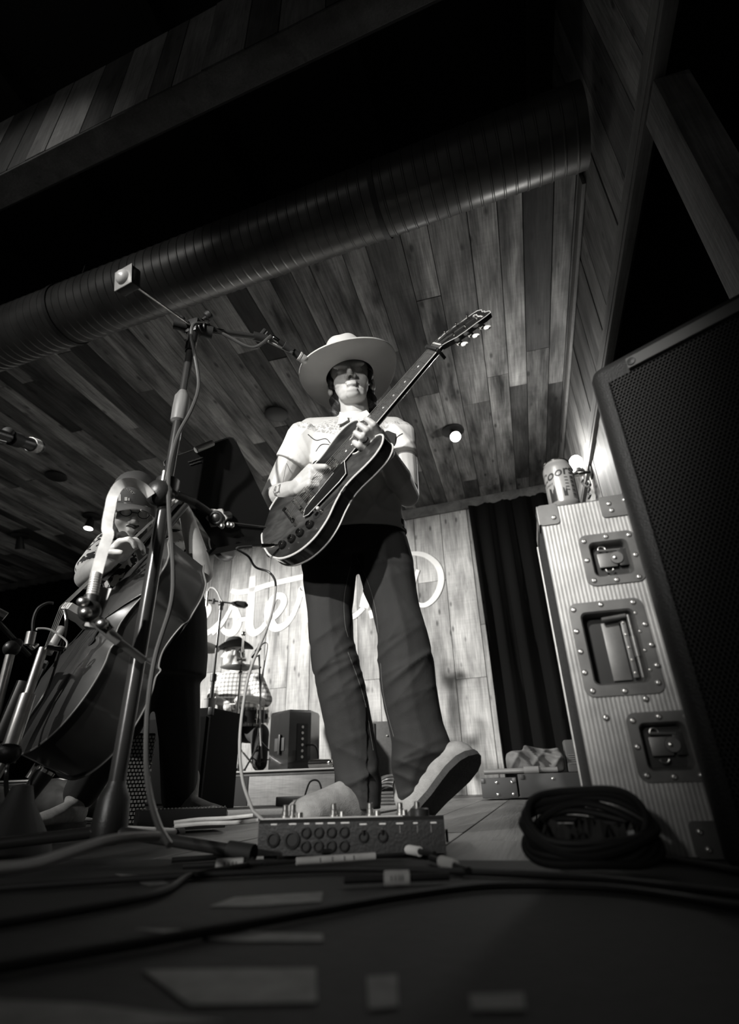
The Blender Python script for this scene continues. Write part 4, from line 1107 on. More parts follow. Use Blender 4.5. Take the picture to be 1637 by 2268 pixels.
for i in range(15):
    t = i / 14 * (len(rp) - 1); k = min(int(t), len(rp) - 2); c = lerp(rp[k], rp[k + 1], t - k); d_ = (rp[k + 1] - rp[k]).normalized()
    nk2.cyl(c - d_ * .0017, c + d_ * .0017, .0115, n=14); nk2.cyl(c - d_ * .004, c + d_ * .004, .0075, n=12)
mk('ribbed_neck', nk2, plain('ribbed_steel', .55, .35, .3), gn)
cc = at(198, 1352, d=1.19)
mk('clamp', MB().ball(cc, (.022, .022, .024)).cyl(cc - UP * .01, cc + UP * .03, .016, n=14), M_BLACK, gn)
for a, b in ((184, 1333), (190, 1357), (226, 1382)):
    mk('clamp_knob', MB().ball(at(a, b, d=1.17), (.012, .012, .010)), M_STEEL, gn)
mk('arm_rod', MB().cyl(at(196, 1362, d=1.19), at(262, 1420, d=1.22), .0105, n=14).cyl(at(262, 1420, d=1.22), at(318, 1462, d=1.27), .008, n=12), plain('pale_rod', .4, .4), gn)
mk('flat_bracket', MB().box((0, 0, 0), (.03, .006, .085), Matrix.Translation(at(219, 1345, d=1.21)) @ Matrix.Rotation(.25, 4, 'Y'), bev=.002), plain('grey_bracket', .3, .4), gn)
mk('chrome_hook', MB().tube([at(a, b, d=1.18) for a, b in ((221, 1372), (236, 1380), (246, 1392), (238, 1398), (224, 1388))], .006, 10), M_CHROME, gn)
# ================================================================== FLIGHT CASE, CAN, LOUDSPEAKER ON THE RIGHT
CX0, CX1, CY0, CY1, CZ = .088, .292, 1.085, 1.31, .645
fc = thing('flight_case', 'ribbed aluminium flight case with recessed latches standing behind the pedal at right', 'case', ((CX0 + CX1) / 2, (CY0 + CY1) / 2, 0))
M_ALU = plain('ribbed_aluminium', .4, .5, .2, var=.25, vscale=14)
M_CARPET = plain('dark_carpet_covering', .04, .95, var=.7, vscale=220, bump=.6, bscale=300)
M_DISH = plain('dull_zinc_plate', .2, .42, .6, var=.25, vscale=18)
M_RIVET = plain('worn_rivet', .62, .3, .85)
mk('body', MB().box(((CX0 + CX1) / 2, (CY0 + .036 + CY1) / 2, CZ / 2), (CX1 - CX0 - .002, CY1 - CY0 - .036, CZ - .002), bev=.002).box((CX0 + .003, CY0 + .02, CZ / 2), (.004, .036, CZ - .004)).box((CX1 - .003, CY0 + .02, CZ / 2), (.004, .036, CZ - .004)).box(((CX0 + CX1) / 2, CY0 + .02, CZ - .003), (CX1 - CX0 - .004, .036, .004)).box(((CX0 + CX1) / 2, CY0 + .02, .003), (CX1 - CX0 - .004, .036, .004)), M_CARPET, fc)
# ribbed front panel: real corrugation with openings cut for latches and handle
cxm = .226
holes = [(cxm - .044, cxm + .056, .500, .585, 'latch'), (cxm - .066, cxm + .052, .327, .463, 'handle'), (cxm - .03, cxm + .07, .19, .285, 'latch')]
holes = []
LT = []  # filled from the picture
def fz(px, py):
    p = at(px, py, Y=CY0); return p.x, p.z
def ribs(xa, xb, za, zb):
    n = max(2, int((xb - xa) / .00092)); pr = []
    for i in range(n + 1):
        x_ = xa + (xb - xa) * i / n; pr.append((x_, CY0 - .0008 - .00055 * (.5 + .5 * math.cos(2 * math.pi * (x_ - CX0) / .0074))))
    q = [Vector((xb, CY0 + .004, 0)), Vector((xa, CY0 + .004, 0))]
    return MB().loft([[Vector((a, b, z)) for a, b in pr] + [v + UP * z for v in q] for z in (za, zb)])
def panel(hls):
    """ribbed sheet with rectangular openings (x0, x1, z0, z1), lowest first"""
    m = MB(); z = .006; xa, xb = CX0 + .002, CX1 - .002
    for x0, x1, z0, z1 in hls:
        for r in ((xa, xb, z, z0), (xa, x0, z0, z1), (x1, xb, z0, z1)):
            q = ribs(*r); m.add(q.v, q.f)
        z = z1
    q = ribs(xa, xb, z, CZ - .004); m.add(q.v, q.f)
    return m
HOLES = []
def rrect(x0, x1, z0, z1, r, n=6):
    out = []
    for cx, cz, a0 in ((x1 - r, z1 - r, 0), (x0 + r, z1 - r, 90), (x0 + r, z0 + r, 180), (x1 - r, z0 + r, 270)):
        for i in range(n + 1):
            a = math.radians(a0 + 90 * i / n); out.append((cx + r * math.cos(a), cz + r * math.sin(a)))
    return out
rivm = shared('rivet', MB().lathe([(.0056, 0), (.0054, .0012), (.004, .0026), (.0022, .003), (.0018, .0018), (0, .0015)], 14), M_RIVET)
RV = basis((1, 0, 0), (0, 0, 1), (0, -1, 0))
def rivet(x, z, par, y=CY0 - .0045, s=1.0): inst('rivet', rivm, Matrix.Translation((x, y, z)) @ RV @ Matrix.Scale(s, 4), par)
def dish(x0, x1, z0, z1, fw, depth, name):
    """proud rim plate round a pan sunk into the case"""
    m = MB(); yf = CY0 - .0046
    o = rrect(x0, x1, z0, z1, .016); i_ = rrect(x0 + fw, x1 - fw, z0 + fw, z1 - fw, .011); i2 = rrect(x0 + fw + .003, x1 - fw - .003, z0 + fw + .003, z1 - fw - .003, .009); i3 = rrect(x0 + fw + .006, x1 - fw - .006, z0 + fw + .006, z1 - fw - .006, .007)
    m.loft([[Vector((a, CY0 - .0012, b)) for a, b in o], [Vector((a, yf, b)) for a, b in o], [Vector((a, yf, b)) for a, b in i_], [Vector((a, yf + .004, b)) for a, b in i2], [Vector((a, CY0 + depth, b)) for a, b in i3]], cap=False)
    HOLES.append((x0 + fw - .003, x1 - fw + .003, z0 + fw - .003, z1 - fw + .003))
    return m, i3
M_PAN = plain('dark_pan', .05, .4, .5)
lat = [fz(1283, 1182), fz(1440, 1303)]
def latch(x0, x1, z0, z1, turn):
    pl, i2 = dish(x0, x1, z0, z1, .017, .018, 'latch')
    P = mk('latch', pl, M_DISH, fc, sharp=30)
    mk('pan', MB().prism(i2, 0, .0006, basis((1, 0, 0), (0, 0, 1), (0, -1, 0), (0, CY0 + .0175, 0))), M_PAN, P)
    xc, zc_ = (x0 + x1) / 2, (z0 + z1) / 2
    yb = CY0 + .012
    mk('latch_plate', MB().box((xc - .006, yb - .003, zc_), (.034, .005, .03), bev=.0015), M_DISH, P)
    mk('latch_wing', MB().lathe([(.0, .004), (.012, .004), (.013, .0025), (.013, 0)], 20, Matrix.Translation((xc + .012, yb - .005, zc_ + .002)) @ RV), M_DISH, P)
    mk('latch_pin', MB().lathe([(0, .006), (.003, .005), (.0035, 0)], 10, Matrix.Translation((xc + .008, yb - .008, zc_ + .002)) @ RV), M_RIVET, P)
    mk('latch_hook', MB().tube([Vector((xc - .012 + .007 * math.cos(a), yb - .006, zc_ + .022 + .007 * math.sin(a))) for a in [math.pi * j / 8 for j in range(9)]], .0018, 8), M_STEEL, P)
    mk('latch_hook', MB().tube([Vector((xc - .006 + .007 * math.cos(a), yb - .006, zc_ - .02 - .006 * math.sin(a))) for a in [math.pi * j / 8 for j in range(9)]], .0018, 8), M_STEEL, P)
    mk('latch_bar', MB().cyl((xc - .02, yb - .005, zc_ + .021), (xc + .022, yb - .005, zc_ + .019), .0028, n=8), M_DISH, P)
    mk('butterfly', MB().box((xc + .026, yb - .004, zc_ + .003), (.022, .004, .036), bev=.004), M_PAN, P)
    for u, v in ((.1, .88), (.5, .92), (.9, .9), (.08, .5), (.92, .5), (.12, .1), (.5, .07), (.88, .08)):
        rivet(x0 + (x1 - x0) * u, z0 + (z1 - z0) * v, P)
x0, z1 = fz(1278, 1190); x1, z0 = fz(1452, 1288)
z0 = fz(1310, 1300)[1]
latch(x0, min(x0 + .108, CX1 - .002), z0, z1, 0)
hx0, hz1 = fz(1256, 1340); hz0 = fz(1310, 1545)[1]; hx1 = min(fz(1448, 1430)[0], CX1 - .003)
hp_, i2 = dish(hx0, hx1, hz0, hz1, .019, .03, 'handle')
HP = mk('handle_recess', hp_, M_DISH, fc, sharp=30)
mk('pan', MB().prism(i2, 0, .0006, basis((1, 0, 0), (0, 0, 1), (0, -1, 0), (0, CY0 + .0295, 0))), M_PAN, HP)
hxm = (hx0 + hx1) / 2; hzm = (hz0 + hz1) / 2; hh = hz1 - hz0
mk('back_plate', MB().box((hxm + .006, CY0 + .024, hzm - .004), (.032, .0025, hh * .62), bev=.0008), M_DISH, HP)
mk('hinge_leaf', MB().box((hxm + .029, CY0 + .018, hzm + .002), (.009, .003, hh * .66), bev=.001), M_DISH, HP)
mk('hinge_barrel', MB().cyl((hxm + .0385, CY0 + .010, hzm - hh * .33), (hxm + .0385, CY0 + .010, hzm + hh * .34), .0032, n=12).cyl((hxm + .0385, CY0 + .010, hzm - .02), (hxm + .0385, CY0 + .010, hzm + .018), .0052, n=12), M_DISH, HP)
mk('hinge_pin', MB().cyl((hxm + .034, CY0 + .006, hz1 - .03), (hxm - .01, CY0 + .006, hz1 - .034), .004, n=10), M_DISH, HP)
for i in range(5): rivet(hxm + .0285, hzm - hh * .27 + hh * .135 * i, HP, CY0 + .0165, .55)
for u, v in ((.07, .93), (.45, .96), (.88, .95), (.05, .69), (.96, .7), (.05, .47), (.97, .48), (.05, .25), (.97, .27), (.1, .06), (.5, .04), (.93, .1)):
    rivet(hx0 + (hx1 - hx0) * u, hz0 + hh * v, HP)
for i in range(4): rivet(hxm + .05, hzm + hh * (.33 - .2 * i), HP, CY0 - .0046, .6)
x0, z1 = fz(1382, 1580); z0 = fz(1400, 1735)[1]
latch(x0, min(x0 + .108, CX1 - .002), z0, z1, 0)
for a, b in ((1342, 1590), (1430, 1548)):
    x_, z_ = fz(a, b); rivet(x_, z_, fc, CY0 - .0022, 1.05)
mk('ribbed_panel', panel(sorted(HOLES, key=lambda h: h[2])), M_ALU, fc, sharp=60)
# corner pieces and edge trims
def corner(x0, x1, z0, z1, y):
    o = rrect(x0, x1, z0, z1, .008)
    return MB().prism(o, 0, .0035, basis((1, 0, 0), (0, 0, 1), (0, -1, 0), (0, y, 0)))
c1 = mk('corner_bracket', corner(CX0 - .002, CX0 + .040, CZ - .045, CZ + .002, CY0 - .0012).box((CX0 - .001, CY0 + .02, CZ - .02), (.004, .045, .044), bev=.001).box((CX0 + .019, CY0 + .02, CZ + .0005), (.042, .045, .003), bev=.001), M_DISH, fc)
rivet(CX0 + .029, CZ - .03, c1)
xa, za = fz(1322, 1098)
c2 = mk('corner_bracket', corner(xa, CX1 + .001, CZ - .046, CZ + .002, CY0 - .0012), M_DISH, fc)
for dx, dz in ((.018, -.016), (.02, -.032), (.05, -.012), (.054, -.03)): rivet(xa + dx, CZ + dz, c2)
c3 = mk('corner_bracket', corner(CX1 - .07, CX1 + .001, .004, .055, CY0 - .0012), M_DISH, fc)
for dx, dz in ((.014, .036), (.05, .040), (.058, .014), (.02, .012)): rivet(CX1 - .07 + dx, dz + .004, c3)
for xx in (CX0, CX1):
    mk('edge_trim', MB().box((xx + (.006 if xx == CX0 else -.006), CY0 + .001, CZ / 2), (.012, .004, CZ - .06), bev=.001), M_ALU, fc) if xx == CX1 else None
mk('edge_trim', MB().box((CX0 - .0005, CY1 - .006, CZ / 2), (.003, .014, CZ - .01)), M_STEEL, fc)
mk('edge_trim', MB().box((CX0 - .0005, (CY0 + CY1) / 2, CZ - .012), (.003, CY1 - CY0 - .1, .016)), M_STEEL, fc)

# --- drinks can on the case
ct = at(1247, 1100, d=1.125)
CC = Vector((at(1250, 1108, d=1.125).x, 1.125, CZ + .001))
can = thing('drink_can', 'printed aluminium drinks can standing on top of the flight case', 'can', tuple(CC))
def can_mat():
    m, nt, b = newmat('printed_can'); N = nt.nodes; L = nt.links
    tc = N.new('ShaderNodeTexCoord'); sp = N.new('ShaderNodeSeparateXYZ'); L.new(tc.outputs['Object'], sp.inputs[0])
    r = N.new('ShaderNodeValToRGB'); els = r.color_ramp.elements
    mr = N.new('ShaderNodeMapRange'); mr.inputs['From Max'].default_value = .122; L.new(sp.outputs[2], mr.inputs['Value']); L.new(mr.outputs[0], r.inputs[0])
    els[0].color = g(.45); els[1].color = g(.5)
    for p, v in ((.1, .42), (.35, .6), (.7, .55), (.9, .4)):
        e = els.new(p); e.color = g(v)
    L.new(r.outputs[0], b.inputs['Base Color']); b.inputs['Metallic'].default_value = .45; b.inputs['Roughness'].default_value = .25
    return m
mk('can_body', MB().lathe([(.024, 0), (.0265, .002), (.0315, .009), (.0328, .014), (.0328, .1), (.0318, .107), (.0275, .116), (.027, .119)], 48, Matrix.Translation(CC)), can_mat(), can, sharp=25)
mk('rim', MB().lathe([(.027, .1185), (.0285, .1195), (.0285, .1215), (.027, .1225), (.0255, .1205), (.0255, .117), (0, .117)], 40, Matrix.Translation(CC)), M_CHROME, can)
cam_a = math.atan2(-CC.y, -CC.x)
M_PRINT = plain('dark_print', .03, .5)
def on_can(txt, size, ang, z, shear=0.0, rot=0.0, mat=M_PRINT, extra=0.0, name='print'):
    def bend(x, y, zz):
        xr = x * math.cos(rot) - y * math.sin(rot) + shear * y; yr = x * math.sin(rot) + y * math.cos(rot)
        a = cam_a + ang + xr / .0328; r = .0331 + zz
        return (CC.x + r * math.cos(a), CC.y + r * math.sin(a), CC.z + z + yr)
    return mk(name, text_mb(txt, size, Matrix.Identity(4), .0003, bend, extra=extra), mat, can)
on_can('Coors', .034, -.22, .072, shear=.25, rot=.2, extra=.0006)
on_can('LIGHT', .0075, -.75, .056, rot=.0)
def can_patch(a0, a1, z0, z1, name, wavy):
    mb = MB(); rows = []
    for j in range(7):
        v = j / 6; row = []
        for i in range(15):
            u = i / 14; a = cam_a + a0 + (a1 - a0) * u
            z = z0 + (z1 - z0) * v * (1 + wavy * (math.sin(u * 9) * .3 + math.sin(u * 23) * .16) * (v > .5)); r = .0330
            row.append(Vector((CC.x + r * math.cos(a), CC.y + r * math.sin(a), CC.z + z)))
        rows.append(row)
    back = [[p + Vector((CC.x - p.x, CC.y - p.y, 0)) * .01 for p in r] for r in rows]
    mb.loft(rows, cap=False, closed=False); mb.loft(back, cap=False, closed=False)
    return mk(name, mb, M_PRINT, can)
can_patch(-.85, -.35, .015, .045, 'printed_mountain', .8)
can_patch(.12, .38, .022, .04, 'printed_mountain', .9)
bars = MB()
for i in range(16):
    z = .018 + i * .0036; a0 = cam_a + .74
    bars.add([(CC.x + .0331 * math.cos(a0 + k * .3), CC.y + .0331 * math.sin(a0 + k * .3), CC.z + z + dz) for dz in (0, .0018 + (i % 3) * .0006) for k in (0, .33, .66, 1)], [(0, 1, 5, 4), (1, 2, 6, 5), (2, 3, 7, 6)])
mk('bar_code', bars, M_PRINT, can, kind='stuff')
for i in range(5):
    can_patch(.34 + .0 * i, .58, .068 - i * .008, .0705 - i * .008, 'printed_line', 0)

# --- bare bulb on the side wall behind the can
BP = at(1277, 1028, X=SIDE_X - .10)
lamp = thing('wall_bulb', 'bare glowing bulb in a black socket on the boarded side wall behind the can', 'lamp', (BP.x, BP.y, BP.z - .12))
mk('bulb', MB().lathe([(0, -.075), (.03, -.068), (.05, -.04), (.052, -.01), (.036, .03), (.026, .05)], 20, Matrix.Translation(BP) @ Matrix.Rotation(math.pi, 4, 'X')), emit('glowing_glass', .9, 26.0), lamp)
sb = BP + Vector((.05, 0, -.10))
mk('socket', MB().lathe([(.05, -.01), (.055, .0), (.05, .02), (.03, .03), (.028, .06)], 18, Matrix.Translation(BP + Vector((0, 0, -.09)))), M_MATTE, lamp)
mk('bracket', MB().cyl(BP + Vector((0, 0, -.09)), BP + Vector((.1, 0, -.09)), .012, n=10).box((SIDE_X - .006, BP.y, BP.z - .09), (.012, .1, .1), bev=.003), M_MATTE, lamp)
wr = [at(a, b, X=SIDE_X - .05) for a, b in ((1287, 1046), (1292, 1060), (1289, 1068), (1294, 1074), (1302, 1078), (1308, 1074), (1304, 1066), (1301, 1074), (1306, 1084), (1302, 1092), (1308, 1096), (1304, 1104))]
mk('flex', MB().tube([Vector(p) for p in spline([tuple(p) for p in wr], 60)], .009, 8), M_MATTE, lamp)
point('bulb_light', tuple(BP + Vector((-.12, -.02, .0))), 26, .05)

# ------------------------------------------------------------------ big loudspeaker at the right edge
SE = Vector((.226, .972, 0)); sdir = Vector((.857, -.515, 0)).normalized(); snr = Vector((-.515, -.857, 0)).normalized()
SH = at(1340, 815, d=1.0).z; SW_ = .62; SDp = .42
spk = thing('loudspeaker', 'large black loudspeaker with honeycomb grille at the right edge of the stage', 'speaker', tuple(SE + sdir * .3))
SM = basis(sdir, -snr, UP, SE)       # x along the front, y into the box, z up
sec = []
for cx, cy, a0 in ((SW_ - .05, .04, -90), (SW_ - .1, SDp - .05, 0), (.14, SDp - .05, 90), (.04, .04, 180)):
    for i in range(7):
        a = math.radians(a0 + 90 * i / 6); sec.append((cx + .03 * math.cos(a) - (.01 if cx < .1 else 0), cy + .03 * math.sin(a) - .01))
M_SPK = plain('black_textured_cabinet', .02, .5, bump=.4, bscale=350)
mk('cabinet', MB().loft([[SM @ Vector((SW_ / 2 + (x - SW_ / 2) * k, .2 + (y - .2) * k, z)) for x, y in sec] for z, k in ((.0, .97), (.015, 1), (SH - .02, 1), (SH - .005, .985), (SH, .95))]), M_SPK, spk, sharp=50)
mk('bezel', MB().box((SW_ / 2 + .025, -.004, SH - .035), (SW_ - .12, .012, .026), SM, bev=.003), plain('grey_bezel', .11, .6), spk)
mk('bezel_screw', MB().lathe([(.0, .004), (.008, .003), (.0085, 0)], 16, SM @ Matrix.Translation((.095, -.0095, SH - .036)) @ Matrix.Rotation(math.pi / 2, 4, 'X')), M_MATTE, spk)
mk('badge', MB().box((.43, -.0115, SH - .034), (.15, .004, .012), SM, bev=.002), plain('grey_badge', .2, .5), spk)
# honeycomb grille
gr = MB(); ph = .0075; a_ = ph / math.sqrt(3)
gx0, gx1, gz0_, gz1_ = .045, SW_ - .03, .06, SH - .055
row = 0; z = gz0_
hexr = [(math.cos(math.radians(60 * i + 30)), math.sin(math.radians(60 * i + 30))) for i in range(6)]
while z < gz1_:
    x = gx0 + (ph / 2 if row % 2 else 0)
    while x < gx1:
        b0 = len(gr.v)
        for c, s in hexr: gr.v.append(tuple(SM @ Vector((x + a_ * c, -.003, z + a_ * s))))
        for c, s in hexr: gr.v.append(tuple(SM @ Vector((x + a_ * .74 * c, -.0035, z + a_ * .74 * s))))
        for c, s in hexr: gr.v.append(tuple(SM @ Vector((x + a_ * .7 * c, .001, z + a_ * .7 * s))))
        for i in range(6):
            j = (i + 1) % 6; gr.f.append((b0 + i, b0 + j, b0 + 6 + j, b0 + 6 + i)); gr.f.append((b0 + 6 + i, b0 + 6 + j, b0 + 12 + j, b0 + 12 + i))
        x += ph
    z += ph * math.sqrt(3) / 2; row += 1
o = mk('grille', gr, plain('black_grille', .035, .45), spk, smooth=False, kind='stuff')
mk('grille_cloth', MB().box((SW_ / 2, .0005, SH / 2), (SW_ - .08, .001, SH - .1), SM), plain('black_foam', .006, .95), spk)
# ================================================================== DOUBLE BASS AND ITS PLAYER
_b = at(265, 1450, d=2.12); B0 = Vector((_b.x, _b.y, 0))
TB = Vector((-_b.x, -_b.y, 0)).normalized(); RB = Vector((-TB.y, TB.x, 0))
RB = RB if RB.dot(R_) > 0 else -RB
def bp(px, py, o=0.0): return at_plane(px, py, B0 + TB * o, TB)
BA, BC = bp(92, 1693, .04), bp(404, 1228, .0)
ex = (BC - BA).normalized(); BS = (BC - BA).length / 1.1
_v = Vector((0, 0, CAM_H)) - (BA + BC) / 2; _v = (_v - ex * _v.dot(ex)).normalized(); _l = _v.cross(ex)
if _l.dot(RB) > 0: _l = -_l
_t = math.radians(72); ez = (_v * math.cos(_t) + _l * math.sin(_t)).normalized(); ey = ez.cross(ex)
BMX = basis(ex, ey, ez, BA) @ Matrix.Scale(BS, 4)
def bl_(x, y, z=0.0): return BMX @ Vector((x, y, z))
bass = thing('double_bass', 'dark lacquered double bass leaning against its player at the left', 'double bass', tuple(BA - UP * .2))
M_BASS = plain('dark_bass_lacquer', .05, .33, var=.45, vscale=4, bump=.03, bscale=30, coat=.35)
M_BEDGE = plain('worn_bass_edge', .22, .35)
M_EBONY = plain('ebony', .015, .3)
hb = [(0, 0), (.005, .09), (.04, .2), (.12, .295), (.24, .335), (.36, .315), (.44, .265), (.475, .27), (.5, .225), (.57, .18), (.64, .182), (.71, .215), (.73, .25), (.77, .25), (.86, .245), (.94, .205), (1.0, .14), (1.05, .08), (1.1, .04)]
BO = [(a[0], a[1]) for a in spline(hb, 110)]; BO = BO + [(x, -y) for x, y in reversed(BO[1:])]
D2 = .115
mk('ribs', MB().loft([[bl_(x, y, z) for x, y in BO] for z in (-D2, D2)], cap=False), M_BASS, bass, sharp=40)
for nm, z0, sg in (('top_plate', D2, 1), ('back_plate', -D2, -1)):
    m = MB(); rings = [[bl_(x, y, z0) for x, y in BO], [bl_(.55 + (x - .55) * 1.012, y * 1.03, z0) for x, y in BO], [bl_(.55 + (x - .55) * 1.012, y * 1.03, z0 + sg * .007) for x, y in BO]]
    for k, hgt in ((.9, .012), (.7, .026), (.4, .04), (.1, .046)):
        rings.append([bl_(.5 + (x - .5) * k, y * k, z0 + sg * (.007 + hgt)) for x, y in BO])
    m.loft(rings); pl = mk(nm, m, M_BASS, bass, sharp=40)
    e = MB(); pp = [bl_(.55 + (x - .55) * 1.014, y * 1.033, z0 + sg * .0035) for x, y in BO]; e.tube(pp + [pp[0]], .0045 * BS, 6, cap=False); mk('edge', e, M_BEDGE, pl)
# f-holes
for sy in (1, -1):
    c = spline([(.46, .12), (.45, .135), (.465, .145), (.48, .125), (.53, .105), (.58, .09), (.6, .07), (.615, .085), (.6, .095)], 36); m = MB(); C = [bl_(a[0], sy * a[1], D2 + .046) for a in c]; S = []
    for i in range(len(C)):
        t = C[min(i + 1, len(C) - 1)] - C[max(i - 1, 0)]; S.append(t.cross(ez).normalized())
    m.ribbon(C, .018 * BS, S, .001, ez); mk('f_hole', m, M_HOLE, bass)
# bridge: feet, waist and arched top, bright maple
prof_b = [(p[0] * 1.35, p[1]) for p in [(-.075, 0), (-.045, 0), (-.035, .03), (-.012, .04), (0, .03), (.012, .04), (.035, .03), (.045, 0), (.075, 0), (.068, .02), (.05, .055), (.056, .08), (.044, .11), (.04, .145), (.0, .16), (-.04, .145), (-.044, .11), (-.056, .08), (-.05, .055), (-.068, .02)]]
mk('bridge', MB().prism(prof_b, -.016, .016, BMX @ Matrix.Translation((.56, 0, D2 + .047)) @ basis((0, 1, 0), (0, 0, 1), (1, 0, 0))), plain('pale_maple', .8, .5), bass, sharp=30)
mk('tailpiece', MB().loft([[bl_(x, y * w, D2 + z + dz) for y, dz in ((-1, 0), (-.6, .012), (.6, .012), (1, 0), (.6, -.012), (-.6, -.012))] for x, w, z in ((.03, .02, .05), (.1, .032, .075), (.33, .05, .125))]), M_EBONY, bass)
mk('tail_wire', MB().tube([bl_(.04, .012, D2 + .055), bl_(-.01, .012, D2 + .02), bl_(-.03, 0, D2 - .02), bl_(-.01, -.012, D2 + .02), bl_(.04, -.012, D2 + .055)], .004, 8), M_STEEL, bass)
mk('neck', MB().loft([[bl_(x, w * math.cos(a), D2 + z - t * math.sin(a)) for a in [2 * math.pi * i / 14 for i in range(14)]] for x, w, t, z in ((1.0, .035, .05, .03), (1.1, .028, .03, .045), (1.35, .024, .024, .03), (1.5, .022, .022, .02))]), M_BASS, bass)
mk('fingerboard', MB().loft([[bl_(x, -w, D2 + z), bl_(x, -w * .6, D2 + z + .012), bl_(x, w * .6, D2 + z + .012), bl_(x, w, D2 + z), bl_(x, 0, D2 + z - .008)] for x, w, z in ((.74, .042, .13), (1.1, .034, .085), (1.5, .024, .045))]), M_EBONY, bass, sharp=20)
mk('pegbox', MB().loft([[bl_(x, -w, D2 + z - t), bl_(x, w, D2 + z - t), bl_(x, w, D2 + z + t), bl_(x, -w, D2 + z + t)] for x, w, t, z in ((1.5, .026, .025, .025), (1.56, .03, .035, .01), (1.66, .024, .03, -.03))]), M_BASS, bass)
mk('scroll', MB().lathe([(.0, -.03), (.03, -.03), (.034, -.015), (.026, 0), (.034, .015), (.03, .03), (0, .03)], 16, Matrix.Translation(bl_(1.69, 0, D2 - .06)) @ basis(*frame_from(ey))), M_BASS, bass)
for i in range(4):
    y0 = -.03 + i * .02; s_ = MB().tube([bl_(.33, y0 * .9, D2 + .135), bl_(.56, y0 * 1.3, D2 + .205), bl_(1.5, y0 * .5, D2 + .062)], .0016, 6); mk('string', s_, M_STEEL, bass)
mk('endpin', MB().cyl(bl_(-.005, 0, 0), bl_(-.06, 0, 0), .02, n=14).cyl(bl_(-.05, 0, 0), bl_(-.2, 0, 0), .0065, n=12), M_CHROME, bass)
pe_ = bl_(-.2, 0, 0)
# clip-on microphone and its leads
bmic = thing('clip_microphone', 'small silver clip microphone with thin leads fixed at the bridge of the double bass', 'microphone', tuple(bp(66, 1430, .25)))
mk('capsule', MB().cyl(bp(70, 1400, .25), bp(64, 1428, .25), .014, n=12), M_STEEL, bmic)
mk('arm', MB().tube([bp(64, 1428, .25), bp(72, 1436, .24), bp(82, 1428, .22)], .006, 8), M_CHROME, bmic)
mk('lead', MB().tube([Vector(p) for p in spline([tuple(bp(a, b, .24)) for a, b in ((72, 1400), (74, 1372), (84, 1348), (104, 1336), (118, 1336))], 24)], .0045, 8), M_CABLE, bmic)
pk_ = thing('bridge_pickup_lead', 'black pickup lead looping from the bass bridge down to the floor', 'cable', tuple(bp(20, 1800, .3)))
mk('lead', MB().tube([Vector(p) for p in spline([tuple(bp(*q)) for q in ((143, 1352, .2), (147, 1375, .22), (142, 1410, .22), (128, 1455, .2), (110, 1510, .2), (95, 1545, .2), (60, 1598, .22), (32, 1650, .26), (16, 1700, .3), (14, 1750, .3), (22, 1790, .3))], 70)], .0055, 8), plain('glossy_black_lead', .05, .2), pk_)
mk('pickup_arm', MB().cyl(bp(106, 1448, .24), bp(138, 1390, .22), .012, n=12), plain('white_pickup_arm', .7, .4), pk_)
mk('pickup_clamp', MB().cyl(bp(104, 1434, .26), bp(142, 1438, .26), .008, n=10), M_CHROME, pk_)
mk('pickup_wire', MB().tube([Vector(p) for p in spline([tuple(bp(a, b, .26)) for a, b in ((82, 1396), (84, 1392), (110, 1394), (136, 1410), (148, 1422), (146, 1434), (138, 1436))], 30)], .003, 6), M_BIND, pk_)

# ------------------------------------------------------------------ the player
bpl = thing('person', 'double bass player in cap, patterned shirt and dark trousers, bent over the bass', 'person', (B0.x - TB.x * .25, B0.y - TB.y * .25, 0))
bh = MB()
HB = head_frame(bp(292, 1138, -.06), math.radians(8), math.radians(-24), math.radians(4), TB, RB)
head_shapes(bh, HB, 1.05)
nb_ = bp(318, 1200, -.2)
bh.caps([HB @ Vector((0, -.02, -.06)), HB @ Vector((0, -.05, -.12)), nb_], [.06, .055, .065])
bh.caps([nb_, bp(330, 1300, -.25), bp(350, 1440, -.25)], [.08, .1, .1])
bs_r, be_r, bw_r = bp(246, 1212, -.2), bp(192, 1280, -.06), bp(238, 1243, .14)
bs_l, be_l, bw_l = bp(385, 1205, -.22), bp(450, 1272, -.12), bp(412, 1140, -.02)
bh.caps([bs_r, be_r, lerp(be_r, bw_r, .45), bw_r], [.052, .044, .046, .030])
bh.caps([bs_l, lerp(bs_l, be_l, .5), be_l, lerp(be_l, bw_l, .35), bw_l], [.05, .046, .042, .044, .030])
hd_ = (bl_(1.0, 0, D2 + .1) - bw_r).normalized()
hand(bh, bw_r, (bp(262, 1222, .17) - bw_r), (-ez * .3 - UP * .7 + TB * .2), -RB * .2 + UP * .8, [(.5, .8, .5)] * 2 + [(.6, .9, .5)] * 2, s=1.15)
hand(bh, bw_l, (bp(396, 1108, .0) - bw_l), -RB * .9 + TB * .2, TB, [(.7, 1.0, .7)] * 4, s=1.1)
F1 = at(172, 1800, d=2.72); F1.z = .0; F2 = at(392, 1800, d=2.75); F2.z = 0
bh.caps([bp(335, 1440, -.25), bp(270, 1600, -.4), F1 + UP * .1], [.08, .06, .045])
bh.caps([bp(395, 1440, -.25), bp(400, 1610, -.4), F2 + UP * .1], [.08, .06, .045])
bo = mk('body', solid(bh, .006, 4), M_SKIN, bpl, sharp=180)
